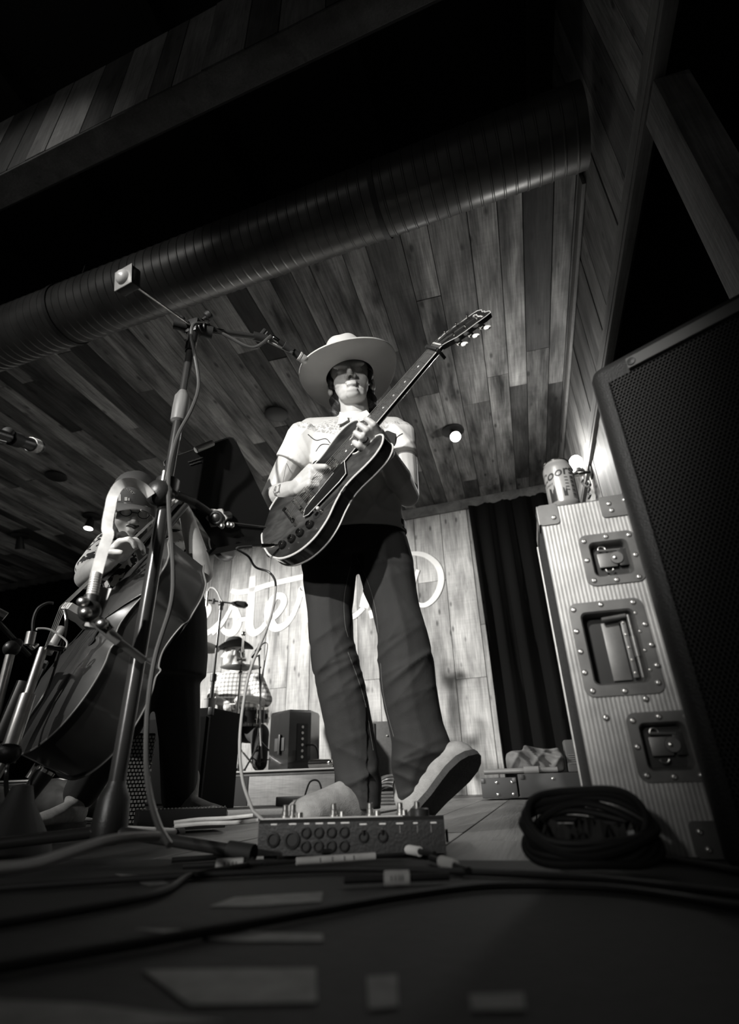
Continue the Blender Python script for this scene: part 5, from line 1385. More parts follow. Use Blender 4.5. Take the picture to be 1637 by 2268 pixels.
def pattern_mat(name):
    m, nt, b = newmat(name); N = nt.nodes; L = nt.links
    tc = N.new('ShaderNodeTexCoord'); vo = N.new('ShaderNodeTexVoronoi'); vo.inputs['Scale'].default_value = 42; vo.distance = 'CHEBYCHEV'
    ns = N.new('ShaderNodeTexNoise'); ns.inputs['Scale'].default_value = 30
    va = N.new('ShaderNodeVectorMath'); va.operation = 'MULTIPLY_ADD'; va.inputs[1].default_value = (.03, .03, .03); L.new(ns.outputs['Color'], va.inputs[0]); L.new(tc.outputs['Object'], va.inputs[2]); L.new(va.outputs[0], vo.inputs['Vector'])
    r = N.new('ShaderNodeValToRGB'); r.color_ramp.interpolation = 'CONSTANT'; r.color_ramp.elements[0].color = g(.02); r.color_ramp.elements[1].color = g(.72); r.color_ramp.elements[1].position = .42
    sp = N.new('ShaderNodeSeparateColor'); L.new(vo.outputs['Color'], sp.inputs[0]); L.new(sp.outputs[0], r.inputs[0]); L.new(r.outputs[0], b.inputs['Base Color']); b.inputs['Roughness'].default_value = .8
    return m
sb_ = MB()
sb_.loft([ring(bp(x, y, o), w, w * .62, ax=RB, ay=TB) for x, y, o, w in ((318, 1178, -.24, .09), (318, 1205, -.25, .18), (322, 1250, -.26, .19), (335, 1330, -.27, .185), (350, 1420, -.27, .18), (352, 1470, -.27, .175))])
sb_.caps([bs_r, lerp(bs_r, be_r, .75)], [.072, .066]); sb_.caps([bs_l, lerp(bs_l, be_l, .35)], [.07, .068])
shb = mk('shirt', solid(sb_, .006, 4), pattern_mat('dark_and_white_print_shirt'), bpl, sharp=180)
tr = MB()
tr.loft([ring(bp(x, y, o), w, w * .75, ax=RB, ay=TB) for x, y, o, w in ((362, 1290, -.24, .165), (378, 1360, -.25, .15), (372, 1450, -.25, .16), (360, 1500, -.24, .17))])
tr.caps([bp(325, 1480, -.25), bp(265, 1610, -.4), F1 + UP * .13], [.1, .085, .07]); tr.caps([bp(388, 1480, -.25), bp(398, 1620, -.4), F2 + UP * .10], [.1, .085, .075])
mk('trousers', solid(tr, .008, 4), plain('black_trousers', .016, .85, bump=.2, bscale=300), bpl, sharp=180)
cf = bp(186, 1762, -.04)
# cap: crown, panel badge, visor with leaf print
CT = HB.copy(); CT.translation = HB @ Vector((0, -.006, .048))
crn = MB(); A = [2 * math.pi * i / 40 for i in range(40)]
crn.loft([[CT @ Vector((.092 * w * math.cos(a), .108 * w * math.sin(a) * (1.0), z + (.012 if math.sin(a) > 0 else 0) * (1 - w))) for a in A] for z, w in ((-.01, 1.0), (.02, 1.0), (.05, .97), (.08, .88), (.1, .74), (.115, .5), (.122, .2), (.123, .02))], cap=True)
M_CAP = plain('dark_cap_cloth', .10, .7, var=.1)
cap = mk('cap', crn, M_CAP, bpl, sharp=60, label='cap with printed front panel and leaf-trimmed visor')
vis = MB(); rows = []
for dz in (0.0, -.004):
    for k in (0, .33, .66, 1.0):
        rows.append([CT @ Vector((.09 * math.cos(a) * (1 + .05 * k), .10 * math.sin(a) + .07 * k * math.sin(a) ** .8, -.008 - .02 * k - .035 * k * math.cos(a) ** 2 + dz)) for a in [math.pi * (.08 + .84 * i / 24) for i in range(25)]])
vis.loft(rows[:4], cap=False, closed=False); vis.loft(rows[4:], cap=False, closed=False)
edge = rows[3] + list(reversed(rows[7])); n_ = 25; b0 = len(vis.v); vis.v += [tuple(p) for p in rows[3] + rows[7]]; vis.f += [(b0 + i, b0 + i + 1, b0 + n_ + i + 1, b0 + n_ + i) for i in range(24)]
vz = mk('visor', vis, M_CAP, cap, sharp=60)
cbv = BVHTree.FromPolygons([Vector(v) for v in crn.v], crn.f)
M_BADGE = plain('white_cap_print', .7, .7)
def on_cap(px, py, lift=.0015):
    l, nn, i, d = cbv.ray_cast(Vector((0, 0, CAM_H)), (ROT @ _ray(px, py)).normalized())
    return (l + (Vector((0, 0, CAM_H)) - l).normalized() * lift) if l is not None else None
def cap_text(txt, px0, py0, px1, py1, bow, size):
    for i, ch in enumerate(txt):
        t = i / (len(txt) - 1); x = px0 + (px1 - px0) * t; y = py0 + (py1 - py0) * t - bow * 4 * t * (1 - t)
        l = on_cap(x, y)
        if l is None: continue
        zz = (Vector((0, 0, CAM_H)) - l).normalized(); slope = (py1 - py0 - bow * 4 * (1 - 2 * t)) / (px1 - px0)
        up_ = (UP - zz * UP.dot(zz)).normalized(); rt = up_.cross(zz); ang = -math.atan(slope)
        xx = rt * math.cos(ang) + up_ * math.sin(ang); yy = -rt * math.sin(ang) + up_ * math.cos(ang)
        mk('letter', text_mb(ch, size, basis(xx, yy, zz, l), .001, extra=.0004), M_BADGE, cap)
cap_text('COUNTRY', 268, 1085, 293, 1094, 3, .0145)
def cap_poly(pts, name='printed_shape', lift=.002):
    P = [on_cap(*p, lift=lift) for p in pts]
    if any(p is None for p in P): return
    zz = (Vector((0, 0, CAM_H)) - P[0]).normalized(); n = len(P)
    mk(name, MB().add(P + [p - zz * .002 for p in P], [tuple(range(n)), tuple(range(2 * n - 1, n - 1, -1))] + [(i, n + i, n + (i + 1) % n, (i + 1) % n) for i in range(n)]), M_BADGE, cap)
cap_poly([(262, 1109), (262, 1096), (265, 1092), (268, 1096), (268, 1109)])
cap_poly([(276, 1109), (276, 1101), (282, 1101), (282, 1109)]); cap_poly([(284, 1109), (284, 1103), (287, 1103), (287, 1109)])
cap_poly([(261, 1112), (261, 1109), (292, 1109), (292, 1112)])
vv = BVHTree.FromPolygons([Vector(v) for v in vis.v], vis.f)
for cxp, cyp, wd in ((250, 1131, 8), (292, 1131, 22)):
    lf = MB()
    for i in range(7):
        px = cxp - wd + 2 * wd * i / 6; py = cyp + math.sin(i * 2.1) * 1.5
        l, nn, k, d = vv.ray_cast(Vector((0, 0, CAM_H)), (ROT @ _ray(px, py)).normalized())
        if l is None: continue
        zz = (Vector((0, 0, CAM_H)) - l).normalized(); lf.ball(l, (.009, .002, .0055), basis(*frame_from(UP)))
    if lf.v: mk('leaf_print', solid(lf, .0015, 1), M_BADGE, cap)
# glasses and beard
brd = MB()
for c, r in (((0, .06, -.095), (.05, .035, .035)), ((0, .07, -.125), (.035, .03, .035)), ((.05, .02, -.08), (.02, .04, .04)), ((-.05, .02, -.08), (.02, .04, .04)), ((0, .098, -.05), (.028, .01, .008))): brd.ball(HB @ Vector(c), r, HB)
bs2 = solid(brd, .005, 2); displace(bs2, lambda A_: .003 * np.sin(180 * A_[:, [1, 2, 0]] + 90 * A_[:, [2, 0, 1]])); mk('beard', bs2, plain('dark_beard', .05, .8), bpl, sharp=180)
gls = MB()
for q in (-1, 1): gls.tube([HB @ Vector((q * .033 + .021 * math.cos(a), .098, .002 + .016 * math.sin(a))) for a in [2 * math.pi * i / 16 for i in range(17)]], .0018, 6)
gls.tube([HB @ Vector((-.012, .1, .004)), HB @ Vector((.012, .1, .004))], .0018, 6)
for q in (-1, 1): gls.tube([HB @ Vector((q * .054, .097, .004)), HB @ Vector((q * .08, .0, .004))], .0018, 6)
mk('spectacles', gls, M_MATTE, bpl)
# boots
def boot2(heel, toe, s=1.0):
    d = toe - heel; L = d.length; d.normalize(); sd = d.cross(UP).normalized(); up = UP
    def P(x, y, z): return heel + d * (x * L) + sd * (y * s) + up * (z * s)
    m = MB(); rings = []
    for x, w, h, zc in ((-.02, .02, .03, .05), (.05, .034, .05, .055), (.2, .038, .055, .058), (.38, .038, .045, .05), (.6, .047, .034, .042), (.8, .048, .028, .036), (.95, .03, .02, .03), (1.0, .008, .008, .026)):
        c = P(x, 0, zc); rings.append([c + sd * (w * s * math.cos(a)) + up * (h * s * math.sin(a)) for a in [2 * math.pi * i / 20 for i in range(20)]])
    m.loft(rings); m.caps([P(.2, 0, .09), P(.17, 0, .17)], [.042 * s, .046 * s])
    u = mk('boot', solid(m, .005, 4), M_SUEDE, bpl, sharp=180, label='light suede boot')
    po = [(x, w) for x, w in ((-.03, .022), (.05, .036), (.3, .038), (.6, .05), (.8, .051), (.95, .034), (1.02, .008))]; out = po + [(x, -w) for x, w in reversed(po)]
    mk('sole', MB().loft([[P(x, w, z) for x, w in out] for z in (0, .02)]), M_SOLE, u)
tdir = (at(66, 1820, d=2.5) - F1); tdir.z = 0; tdir.normalize(); boot2(F1 - tdir * .03, F1 + tdir * .26)
boot2(F2, F2 + TB * .2 + RB * .17)
# ================================================================== DRUM RISER, KIT, DRUMMER
RZ = .235
def rp_(px, py, Y): return at(px, py, Y=Y)
ra = wall_pt(0, 0)
RY0 = 4.2
rM = basis(WALL_U, -WALL_N, UP)
rs0 = at(742, 1712, Y=4.2); 
RO = Vector((rs0.x, 4.2, 0))               # right front corner
def rl(x, y, z=0): return RO + WALL_U * x - WALL_N * y + UP * z
riser = thing('drum_riser', 'low plywood drum riser with worn front in front of the back wall', 'platform', tuple(rl(-1.6, .9)))
M_RISER = wood('worn_plywood', .16, .2, 0, rough=.6, knots=.2)
mk('deck', MB().box((-1.9, .93, RZ - .015), (3.8, 1.86, .03), Matrix.Translation(RO) @ rM, bev=.004), plain('dark_riser_top', .09, .6, var=.3), riser)
xx = 0
for w_, mt_ in ((.74, M_RISER), (.9, M_BACKING), (1.0, M_BACKING), (1.1, M_BACKING)):
    mk('front_panel', MB().box((xx - w_ / 2, .012, (RZ - .03) / 2), (w_ - .006, .02, RZ - .034), Matrix.Translation(RO) @ rM, bev=.002), mt_, riser); xx -= w_
mk('side_panel', MB().box((-.012, .93, (RZ - .03) / 2), (.02, 1.82, RZ - .034), Matrix.Translation(RO) @ rM, bev=.002), M_RISER, riser)
mk('lip', MB().box((-1.9, .0, RZ + .004), (3.8, .03, .012), Matrix.Translation(RO) @ rM, bev=.002), plain('pale_lip', .35, .5), riser)
rug = mk('speckled_rug', MB().box((0, 0, 0), (2.6, 1.5, .008), Matrix.Translation((-2.0, 3.2, .004)) @ rM, bev=.003), plain('grey_speckled_rug', .22, .95, var=.5, vscale=160, bump=.8, bscale=220))
tag(rug, 'grey speckled rug on the stage in front of the drum riser', 'rug')

def stand(name, label, cat, base, top, r, spread, parts_mat=M_POLE, group=None, tele=.5):
    t = thing(name, label, cat, (base.x, base.y, base.z), group)
    mid_ = lerp(base + UP * .1, top, tele)
    mk('lower_tube', MB().cyl(base + UP * .06, mid_, r, n=14), parts_mat, t)
    mk('upper_tube', MB().cyl(mid_, top, r * .68, n=12), parts_mat, t)
    mk('clutch', MB().cyl(mid_ - UP * .03, mid_ + UP * .035, r * 1.5, n=14), M_BLACK, t)
    for i in range(3):
        a = .5 + 2.094 * i; e = base + Vector((math.cos(a) * spread, math.sin(a) * spread, .017)); l = mk('leg', MB().cyl(base + UP * .26, e, r * .6, n=8), parts_mat, t)
        mk('foot', MB().ball(e, .016), M_RUBBER, l)
        mk('brace', MB().cyl(base + UP * .09, lerp(base + UP * .26, e, .55), r * .4, n=6), parts_mat, t)
    return t
# boom stand with overhead microphone
bt = rp_(490, 1338, 4.55); bb = Vector((bt.x, bt.y, RZ))
st1 = stand('boom_stand', 'black boom stand rising in front of the drummer', 'microphone stand', bb, bt, .019, .3)
be1, be2 = rp_(452, 1328, 4.5), rp_(512, 1336, 4.6)
mk('boom', MB().cyl(be1, be2, .008, n=10), M_POLE, st1)
cwx, cwy, cwz = frame_from(be2 - be1); 
mk('counterweight', MB().lathe([(.012, 0), (.034, .06), (.036, .14), (.012, .17)], 6, basis(cwx, cwy, cwz, be2)), M_BLACK, st1)
mk('joint', MB().ball(bt, .03).cyl(bt - UP * .06, bt, .022, n=12), M_BLACK, st1)
for a in (.35, .6): mk('boom_clutch', MB().cyl(lerp(be1, be2, a) - UP * .03, lerp(be1, be2, a) + UP * .02, .016, n=10), M_BLACK, st1)
om = thing('pencil_microphone', 'slim silver microphone hanging on the boom stand by the lettering', 'microphone', tuple(rp_(458, 1342, 4.5)))
mk('body', MB().cyl(rp_(461, 1310, 4.5), rp_(458, 1342, 4.5), .014, n=12), M_CHROME, om)
mk('lead', MB().tube([Vector(p) for p in spline([tuple(rp_(a, b, 4.5)) for a, b in ((461, 1312), (465, 1303), (474, 1303), (482, 1312), (488, 1326), (492, 1332))], 24)], .008, 8), M_CABLEG, om)
# second thin stand with a small microphone, right of the drummer
s2t = rp_(588, 1422, 4.75); s2b = Vector((rp_(574, 1690, 4.75).x, 4.75, RZ))
st2 = stand('thin_microphone_stand', 'thin black microphone stand right of the drummer', 'microphone stand', s2b, rp_(577, 1560, 4.75), .013, .26)
mk('boom', MB().cyl(rp_(577, 1552, 4.75), rp_(574, 1450, 4.75), .009, n=8).cyl(rp_(574, 1452, 4.75), rp_(558, 1456, 4.75), .008, n=8), M_POLE, st2)
m2 = thing('small_microphone', 'small black microphone beside the drummer\'s hat', 'microphone', tuple(rp_(560, 1455, 4.7)))
mk('body', MB().cyl(rp_(576, 1434, 4.7), rp_(557, 1456, 4.7), .022, .017, n=12), M_BLACK, m2)
mk('lead', MB().tube([Vector(p) for p in spline([tuple(rp_(a, b, 4.72)) for a, b in ((576, 1434), (582, 1426), (590, 1424), (592, 1434), (586, 1470), (578, 1520), (576, 1600), (580, 1680))], 40)], .007, 6), M_CABLEG, m2)
# drums
M_SHELL = plain('black_drum_shell', .02, .18, coat=.5); M_HEAD = plain('drum_head', .22, .4)
def drum(name, label, c, ax, r, dpt, lugs=8, head=M_HEAD):
    t = thing(name, label, 'drum', (c.x, c.y, c.z - dpt / 2), 'drum kit'); x_, y_, z_ = frame_from(ax); M = basis(x_, y_, z_, c)
    mk('shell', MB().lathe([(r, -dpt / 2), (r, dpt / 2)], 32, M), M_SHELL, t)
    for s in (-1, 1):
        mk('head', MB().lathe([(0, s * dpt / 2), (r * .985, s * dpt / 2)], 32, M), head, t)
        mk('hoop', MB().lathe([(r * .99, s * (dpt / 2 - .012)), (r * 1.03, s * (dpt / 2 - .012)), (r * 1.035, s * (dpt / 2 + .012)), (r * .985, s * (dpt / 2 + .012))], 32, M), M_CHROME, t)
    for i in range(lugs):
        a = 2 * math.pi * i / lugs; p = Vector((math.cos(a) * (r + .012), math.sin(a) * (r + .012), 0))
        mk('lug', MB().cyl(M @ (p + Vector((0, 0, -dpt / 2))), M @ (p + Vector((0, 0, dpt / 2))), .005, n=6).box(p, (.02, .02, .05), M, bev=.004), M_CHROME, t)
    return t
tc_ = rp_(388, 1518, 4.75)
drum('rack_tom', 'black rack tom tilted towards the drummer, chrome hoops', tc_, (TB * -.35 + UP * .9 + RB * .25), .17, .22)
fl_ = rp_(437, 1585, 4.9); drum('floor_tom', 'deep black floor tom beside the rack tom', Vector((fl_.x, fl_.y, RZ + .33)), UP, .2, .44)
kk = rp_(470, 1650, 4.95); drum('bass_drum', 'black bass drum low behind the boom stand', Vector((kk.x - .25, 5.0, RZ + .292)), (R_ * .3 + T_), .27, .38, head=M_SHELL)
sn = rp_(555, 1588, 4.95); drum('snare_drum', 'snare drum in front of the drummer', Vector((sn.x, 4.95, RZ + .50)), UP + T_ * .1, .17, .14)
# cymbals on chrome stands
M_CYM = plain('bronze_cymbal', .34, .3, .8, var=.2, vscale=12)
def cymbal(name, label, c, r, nrm, base, mat=M_CYM):
    t = thing(name, label, 'cymbal', (base.x, base.y, base.z), 'drum kit')
    x_, y_, z_ = frame_from(nrm); M = basis(x_, y_, z_, c)
    mk('plate', MB().lathe([(.006, .032), (.03, .028), (.045, .016), (.06, .012), (r * .6, .006), (r, -.008), (r, -.0095), (r * .6, .0045), (.06, .010), (.045, .0145), (.006, .03)], 48, M), mat, t)
    mk('stand_tube', MB().cyl(base + UP * .05, c - z_ * .02, .011, n=12), M_CHROME, t)
    mk('tilter', MB().cyl(c - z_ * .06, c + z_ * .05, .008, n=10).ball(c - z_ * .06, .02).cyl(c + z_ * .03, c + z_ * .055, .014, n=10), M_CHROME, t)
    mk('stand_collar', MB().cyl(lerp(base, c, .55) - UP * .03, lerp(base, c, .55) + UP * .03, .02, n=12), M_CHROME, t)
    for i in range(3):
        a = .9 + 2.094 * i; e = base + Vector((math.cos(a) * .25, math.sin(a) * .25, .015)); mk('leg', MB().cyl(base + UP * .25, e, .008, n=8), M_CHROME, t)
    return t
c1_ = rp_(442, 1430, 4.6); cymbal('crash_cymbal', 'bronze crash cymbal at the left end of the drum kit', c1_, .2, UP + R_ * .12 + T_ * -.12, Vector((rp_(405, 1560, 4.7).x, 4.7, RZ)))
c2_ = rp_(534, 1476, 4.6); cymbal('hi_hat_cymbal', 'dark hi-hat cymbal held level in front of the drummer\'s chest', c2_, .19, UP + T_ * .04, Vector((c2_.x + .0, 4.6, RZ)), plain('dark_cymbal', .06, .3, .8))
hh = thing('hi_hat_rod', 'upright chrome rod with clutch above the hi-hat', 'stand', tuple(c2_))
mk('rod', MB().cyl(c2_ + UP * .02, rp_(540, 1402, 4.6), .010, n=10), M_CHROME, hh)
mk('clutch', MB().cyl(rp_(538, 1458, 4.6), rp_(537, 1446, 4.6), .024, n=12).ball(rp_(540, 1404, 4.6), .024).cyl(rp_(546, 1462, 4.58), rp_(526, 1462, 4.58), .012, n=10), M_CHROME, hh)
hp2 = thing('hi_hat_pedal', 'chrome hi-hat pedal on the drum riser', 'pedal', (c2_.x - .02, 4.5, RZ))
mk('footplate', MB().box((0, 0, 0), (.09, .28, .012), Matrix.Translation((c2_.x - .03, 4.48, RZ + .07)) @ Matrix.Rotation(.3, 4, 'X'), bev=.004), M_CHROME, hp2)
mk('frame', MB().tube([Vector((c2_.x - .1, 4.6, RZ + .01)), Vector((c2_.x - .09, 4.6, RZ + .3)), Vector((c2_.x + .05, 4.6, RZ + .3)), Vector((c2_.x + .06, 4.6, RZ + .01))], .012, 10), M_CHROME, hp2)
mk('spring_drum', MB().cyl((c2_.x - .06, 4.6, RZ + .2), (c2_.x + .03, 4.6, RZ + .2), .05, n=16), M_CHROME, hp2)

# --- drummer
DY = 5.25
def dp(px, py, o=0.0): return at(px, py, Y=DY - o)
dr = thing('person', 'drummer in black hat and plaid shirt, face turned left, behind the drums', 'person', tuple(Vector((dp(525, 1600).x, DY, RZ))))
db = MB(); FL = Vector((-.85, -.53, 0)).normalized()
HD = head_frame(dp(517, 1447, 0), 0, math.radians(-4), 0, FL, Vector((.53, -.85, 0)))
head_shapes(db, HD, 1.12)
dn0 = dp(528, 1492); db.caps([HD @ Vector((0, -.02, -.06)), HD @ Vector((0, -.03, -.12)), dn0], [.06, .058, .065])
db.caps([dn0, dp(528, 1560), dp(528, 1620)], [.1, .12, .12])
ds_r, de_r, dw_r = dp(488, 1508), dp(474, 1548, .1), dp(505, 1560, .32)
ds_l, de_l, dw_l = dp(568, 1508), dp(588, 1555, .08), dp(545, 1545, .34)
db.caps([ds_r, de_r, dw_r], [.055, .045, .03]); db.caps([ds_l, de_l, dw_l], [.055, .045, .03])
hand(db, dw_r, R_ * .2 + T_ - UP * .2, -UP, R_, [(.8, 1.1, .7)] * 4); hand(db, dw_l, -R_ * .7 + T_ * .5, -UP, -R_, [(.8, 1.1, .7)] * 4)
db.caps([dp(512, 1620), dp(500, 1625, .35), dp(500, 1690, .4)], [.09, .07, .05]); db.caps([dp(548, 1620), dp(575, 1625, .35), dp(575, 1690, .4)], [.09, .07, .05])
mk('body', solid(db, .008, 4), M_SKIN, dr, sharp=180)
def plaid():
    m, nt, b = newmat('plaid_cotton'); N = nt.nodes; L = nt.links; tc = N.new('ShaderNodeTexCoord'); outs = []
    for d_, sc_ in (('X', 22), ('Z', 22)):
        w = N.new('ShaderNodeTexWave'); w.bands_direction = d_; w.inputs['Scale'].default_value = sc_ / 3.0; w.inputs['Distortion'].default_value = .6; L.new(tc.outputs['Object'], w.inputs['Vector'])
        r = N.new('ShaderNodeMapRange'); r.inputs['From Min'].default_value = .5; r.inputs['From Max'].default_value = .8; r.inputs['To Min'].default_value = 1; r.inputs['To Max'].default_value = .38; L.new(w.outputs['Fac'], r.inputs['Value']); outs.append(r.outputs[0])
    k = N.new('ShaderNodeMath'); k.operation = 'MULTIPLY'; L.new(outs[0], k.inputs[0]); L.new(outs[1], k.inputs[1])
    r2 = N.new('ShaderNodeValToRGB'); r2.color_ramp.elements[0].color = g(.1); r2.color_ramp.elements[1].color = g(.68); L.new(k.outputs[0], r2.inputs[0]); L.new(r2.outputs[0], b.inputs['Base Color']); b.inputs['Roughness'].default_value = .85
    return m
dsht = MB(); dsht.loft([ring(dp(x, y), w, w * .55) for x, y, w in ((526, 1484, .08), (527, 1494, .19), (527, 1515, .22), (528, 1555, .215), (528, 1605, .21))])
dsht.caps([ds_r, lerp(ds_r, de_r, .9)], [.085, .08]); dsht.caps([ds_l, lerp(ds_l, de_l, .9)], [.085, .08])
mk('shirt', solid(dsht, .009, 4), plaid(), dr, sharp=180)
dj = MB(); dj.caps([dp(512, 1618), dp(500, 1625, .35), dp(500, 1690, .4)], [.12, .09, .07]); dj.caps([dp(548, 1618), dp(575, 1625, .35), dp(575, 1690, .4)], [.12, .09, .07])
mk('jeans', solid(dj, .01, 4), M_DENIM, dr, sharp=180)
HDT = HD.copy(); HDT.translation = HD @ Vector((0, -.01, .055))
h2_, b2_ = hat_mesh(HDT, .17, .205, .088, .108, .125, .06)
dh = mk('hat', h2_, plain('black_felt', .015, .85), dr, sharp=60); mk('hat_band', b2_, M_MATTE, dh)
dhr = MB(); 
for c, r in (((0, -.06, .0), (.075, .05, .06)), ((.066, .0, .0), (.014, .03, .04)), ((-.066, .0, .0), (.014, .03, .04))): dhr.ball(HD @ (Vector(c) * 1.12), tuple(a * 1.12 for a in r), HD)
mk('hair', solid(dhr, .008, 2), plain('grey_hair', .2, .8), dr, sharp=180)
for k_, (w_, d_) in enumerate(((dw_r, R_ * .4 + T_ * .8 - UP * .1), (dw_l, -R_ * .8 + T_ * .5 - UP * .05))):
    d_ = d_.normalized(); dsk = mk('drumstick', MB().cyl(w_ - d_ * .1, w_ + d_ * .3, .0075, .005, n=8).ball(w_ + d_ * .3, .009), plain('hickory', .5, .5)); tag(dsk, 'wooden drumstick in the drummer\'s %s hand' % ('right' if k_ == 0 else 'left'), 'drumstick', 'drumsticks')

# --- monitor speaker on the riser
def wedge():
    Y = 4.5; t = thing('monitor_speaker', 'black plastic monitor speaker with side handle on the right of the drum riser', 'speaker', tuple(Vector((rp_(640, 1690, Y).x, Y + .15, RZ))))
    a, b, c = rp_(590, 1572, Y).x, rp_(648, 1580, Y).x, rp_(682, 1580, Y).x; zt_ = rp_(630, 1574, Y).z; z0 = RZ + .0145
    f = Vector(((a + b) / 2, Y, 0))
    P = [Vector((a, Y + .10, 0)), Vector((b, Y - .06, 0)), Vector((c, Y + .08, 0)), Vector((c - .02, Y + .34, 0)), Vector((a + .06, Y + .36, 0))]
    m = MB(); m.loft([[p + UP * z for p in [lerp(q, sum(P, Vector()) / 5, k) for q in P]] for z, k in ((z0, .02), (z0 + .01, 0), (zt_ - .02, 0), (zt_, .05))])
    mk('cabinet', m, plain('glossy_black_plastic', .016, .22, coat=.3), t, sharp=25)
    d_ = (P[1] - P[0]).normalized(); nrm = Vector((d_.y, -d_.x, 0)); M = basis(d_, -nrm, UP, P[0]); W = (P[1] - P[0]).length; Hh = zt_ - z0
    mk('handle_pocket', MB().box((W * .55, -.003, z0 + Hh * .42), (W * .5, .006, Hh * .22), M, bev=.01), M_RUBBER, t)
    mk('handle', MB().box((W * .6, -.014, z0 + Hh * .42), (.03, .02, Hh * .34), M, bev=.008), M_BLACK, t)
    d2 = (P[2] - P[1]).normalized(); n2 = Vector((d2.y, -d2.x, 0)); M2 = basis(d2, -n2, UP, P[1]); W2 = (P[2] - P[1]).length
    mk('connector_panel', MB().box((W2 * .6, -.003, z0 + Hh * .45), (W2 * .5, .006, Hh * .62), M2, bev=.003), M_RUBBER, t)
    for i in range(6): mk('connector', MB().lathe([(.0, .006), (.011, .006), (.013, 0)], 12, M2 @ Matrix.Translation((W2 * .6, -.006, z0 + Hh * (.2 + .1 * i))) @ Matrix.Rotation(math.pi / 2, 4, 'X')), M_STEEL, t)
    mk('lead', MB().tube([Vector(p) for p in spline([tuple(M2 @ Vector(q)) for q in ((W2 * .8, -.01, z0 + Hh * .4), (W2 * 1.15, -.03, z0 + Hh * .38), (W2 * 1.3, -.03, z0 + Hh * .2), (W2 * 1.2, -.03, z0 + .02))], 24)], .008, 8), M_CABLE, t)
wedge()
ch = thing('chrome_clamp', 'chrome drum clamp lying at the right end of the riser', 'clamp', tuple(rp_(715, 1700, 4.3)))
pc_ = Vector((rp_(715, 1700, 4.3).x, 4.32, RZ + .045))
mk('tube', MB().cyl(pc_ - WALL_U * .12, pc_ + WALL_U * .09, .032, n=16), M_CHROME, ch); mk('clamp_body', MB().cyl(pc_ + WALL_U * .1 - UP * .034, pc_ + WALL_U * .1 + UP * .09, .034, n=14).ball(pc_ + WALL_U * .06 + T_ * .03, .026), M_CHROME, ch)
# --- black bass amplifier in front of the riser
ab = at(412, 1786, d=3.9); amp = thing('bass_amplifier', 'tall black amplifier cabinet standing behind the double bass player', 'amplifier', (ab.x, ab.y, 0))
azt = at(412, 1572, d=3.9).z
mk('cabinet', MB().box((ab.x - .12, ab.y + .15, azt / 2 + .004), (.52, .4, azt), Matrix.Identity(4), bev=.012), plain('black_vinyl', .006, .8, bump=.3, bscale=250, spec=.1), amp)
mk('grille', MB().box((ab.x - .12, ab.y - .053, azt / 2), (.46, .008, azt - .1), bev=.003), plain('black_grille_cloth', .006, .95, spec=.1), amp)
for q in (-1, 1): mk('corner', MB().box((ab.x - .12 + q * .25, ab.y - .04, azt - .02), (.03, .03, .05), bev=.006), M_BLACK, amp)
ct_ = thing('paper_cup', 'short grey tub on top of the black amplifier cabinet', 'tub', (ab.x + .03, ab.y + .1, azt + .006))
mk('tub', MB().lathe([(0, 0), (.035, 0), (.04, .07), (.042, .07), (.042, .075), (.037, .075), (.034, .004)], 20, Matrix.Translation((ab.x + .03, ab.y + .1, azt + .006))), plain('grey_tub', .3, .5), ct_)
# --- grey amplifier seen between the guitarist's legs
gy_ = 4.9; gl_, gr_ = at(828, 1700, Y=gy_).x, at(882, 1700, Y=gy_).x; gzt = at(850, 1597, Y=gy_).z
ga = thing('guitar_amplifier', 'grey amplifier cabinet standing against the plank wall, seen between the guitarist\'s legs', 'amplifier', ((gl_ + gr_) / 2, gy_ + .15, 0))
mk('cabinet', MB().box(((gl_ + gr_) / 2, gy_ + .15, gzt / 2), (gr_ - gl_, .28, gzt), bev=.008), plain('grey_amp_cloth', .085, .8, var=.1, vscale=60), ga)
mk('trim', MB().box((gl_ + .012, gy_ + .008, gzt / 2), (.012, .01, gzt - .03)), M_BLACK, ga); mk('pilot_lamp', MB().ball(((gl_ + gr_) / 2 + .02, gy_ + .008, .5), .008), M_STEEL, ga)
# ================================================================== FRONT OF STAGE: PEDALS, CABLES, TAPE
mat_ = mk('black_stage_mat', MB().box((-.55, .24, .003), (3.9, 1.6, .006), bev=.002), plain('black_rubber_mat', .012, .75, bump=.3, bscale=80))
tag(mat_, 'black rubber mat covering the front of the stage floor', 'mat')
# --- wide floor pedal unit
PA, PB = Vector((-.520, 1.065, 0)), Vector((-.175, 1.118, 0))
pu = (PB - PA).normalized(); pv = Vector((-pu.y, pu.x, 0)); PW = (PB - PA).length
PM = basis(pu, pv, UP, PA)
ped = thing('multi_effects_pedal', 'wide black floor pedal unit with silver footswitches in front of the guitarist', 'pedal', tuple(PA + pu * PW / 2 + pv * .1))
M_PED = plain('black_pedal_housing', .013, .45, bump=.15, bscale=200); H0, H1 = .066, .058
sec = [(0, .008), (.0, H0 - .006), (.006, H0), (.19, H1), (.2, H1 - .006), (.2, .008)]
mk('housing', MB().loft([[PM @ Vector((x, y, z)) for y, z in sec] for x in (0, PW)]), M_PED, ped, sharp=25)
mk('top_plate', MB().loft([[PM @ Vector((x, y, z)) for y, z in ((.004, H0 + .0002), (.19, H1 + .0006), (.19, H1 + .0024), (.004, H0 + .0022))] for x in (.004, PW - .075)]), plain('grey_top_plate', .5, .4, .1), ped)
for x_, y_ in ((.02, .02), (PW - .02, .02), (.02, .18), (PW - .02, .18)): mk('foot', MB().cyl(PM @ Vector((x_, y_, 0)), PM @ Vector((x_, y_, .009)), .012, n=12), M_RUBBER, ped)
def zt_at(y): return H0 + (H1 - H0) * y / .19
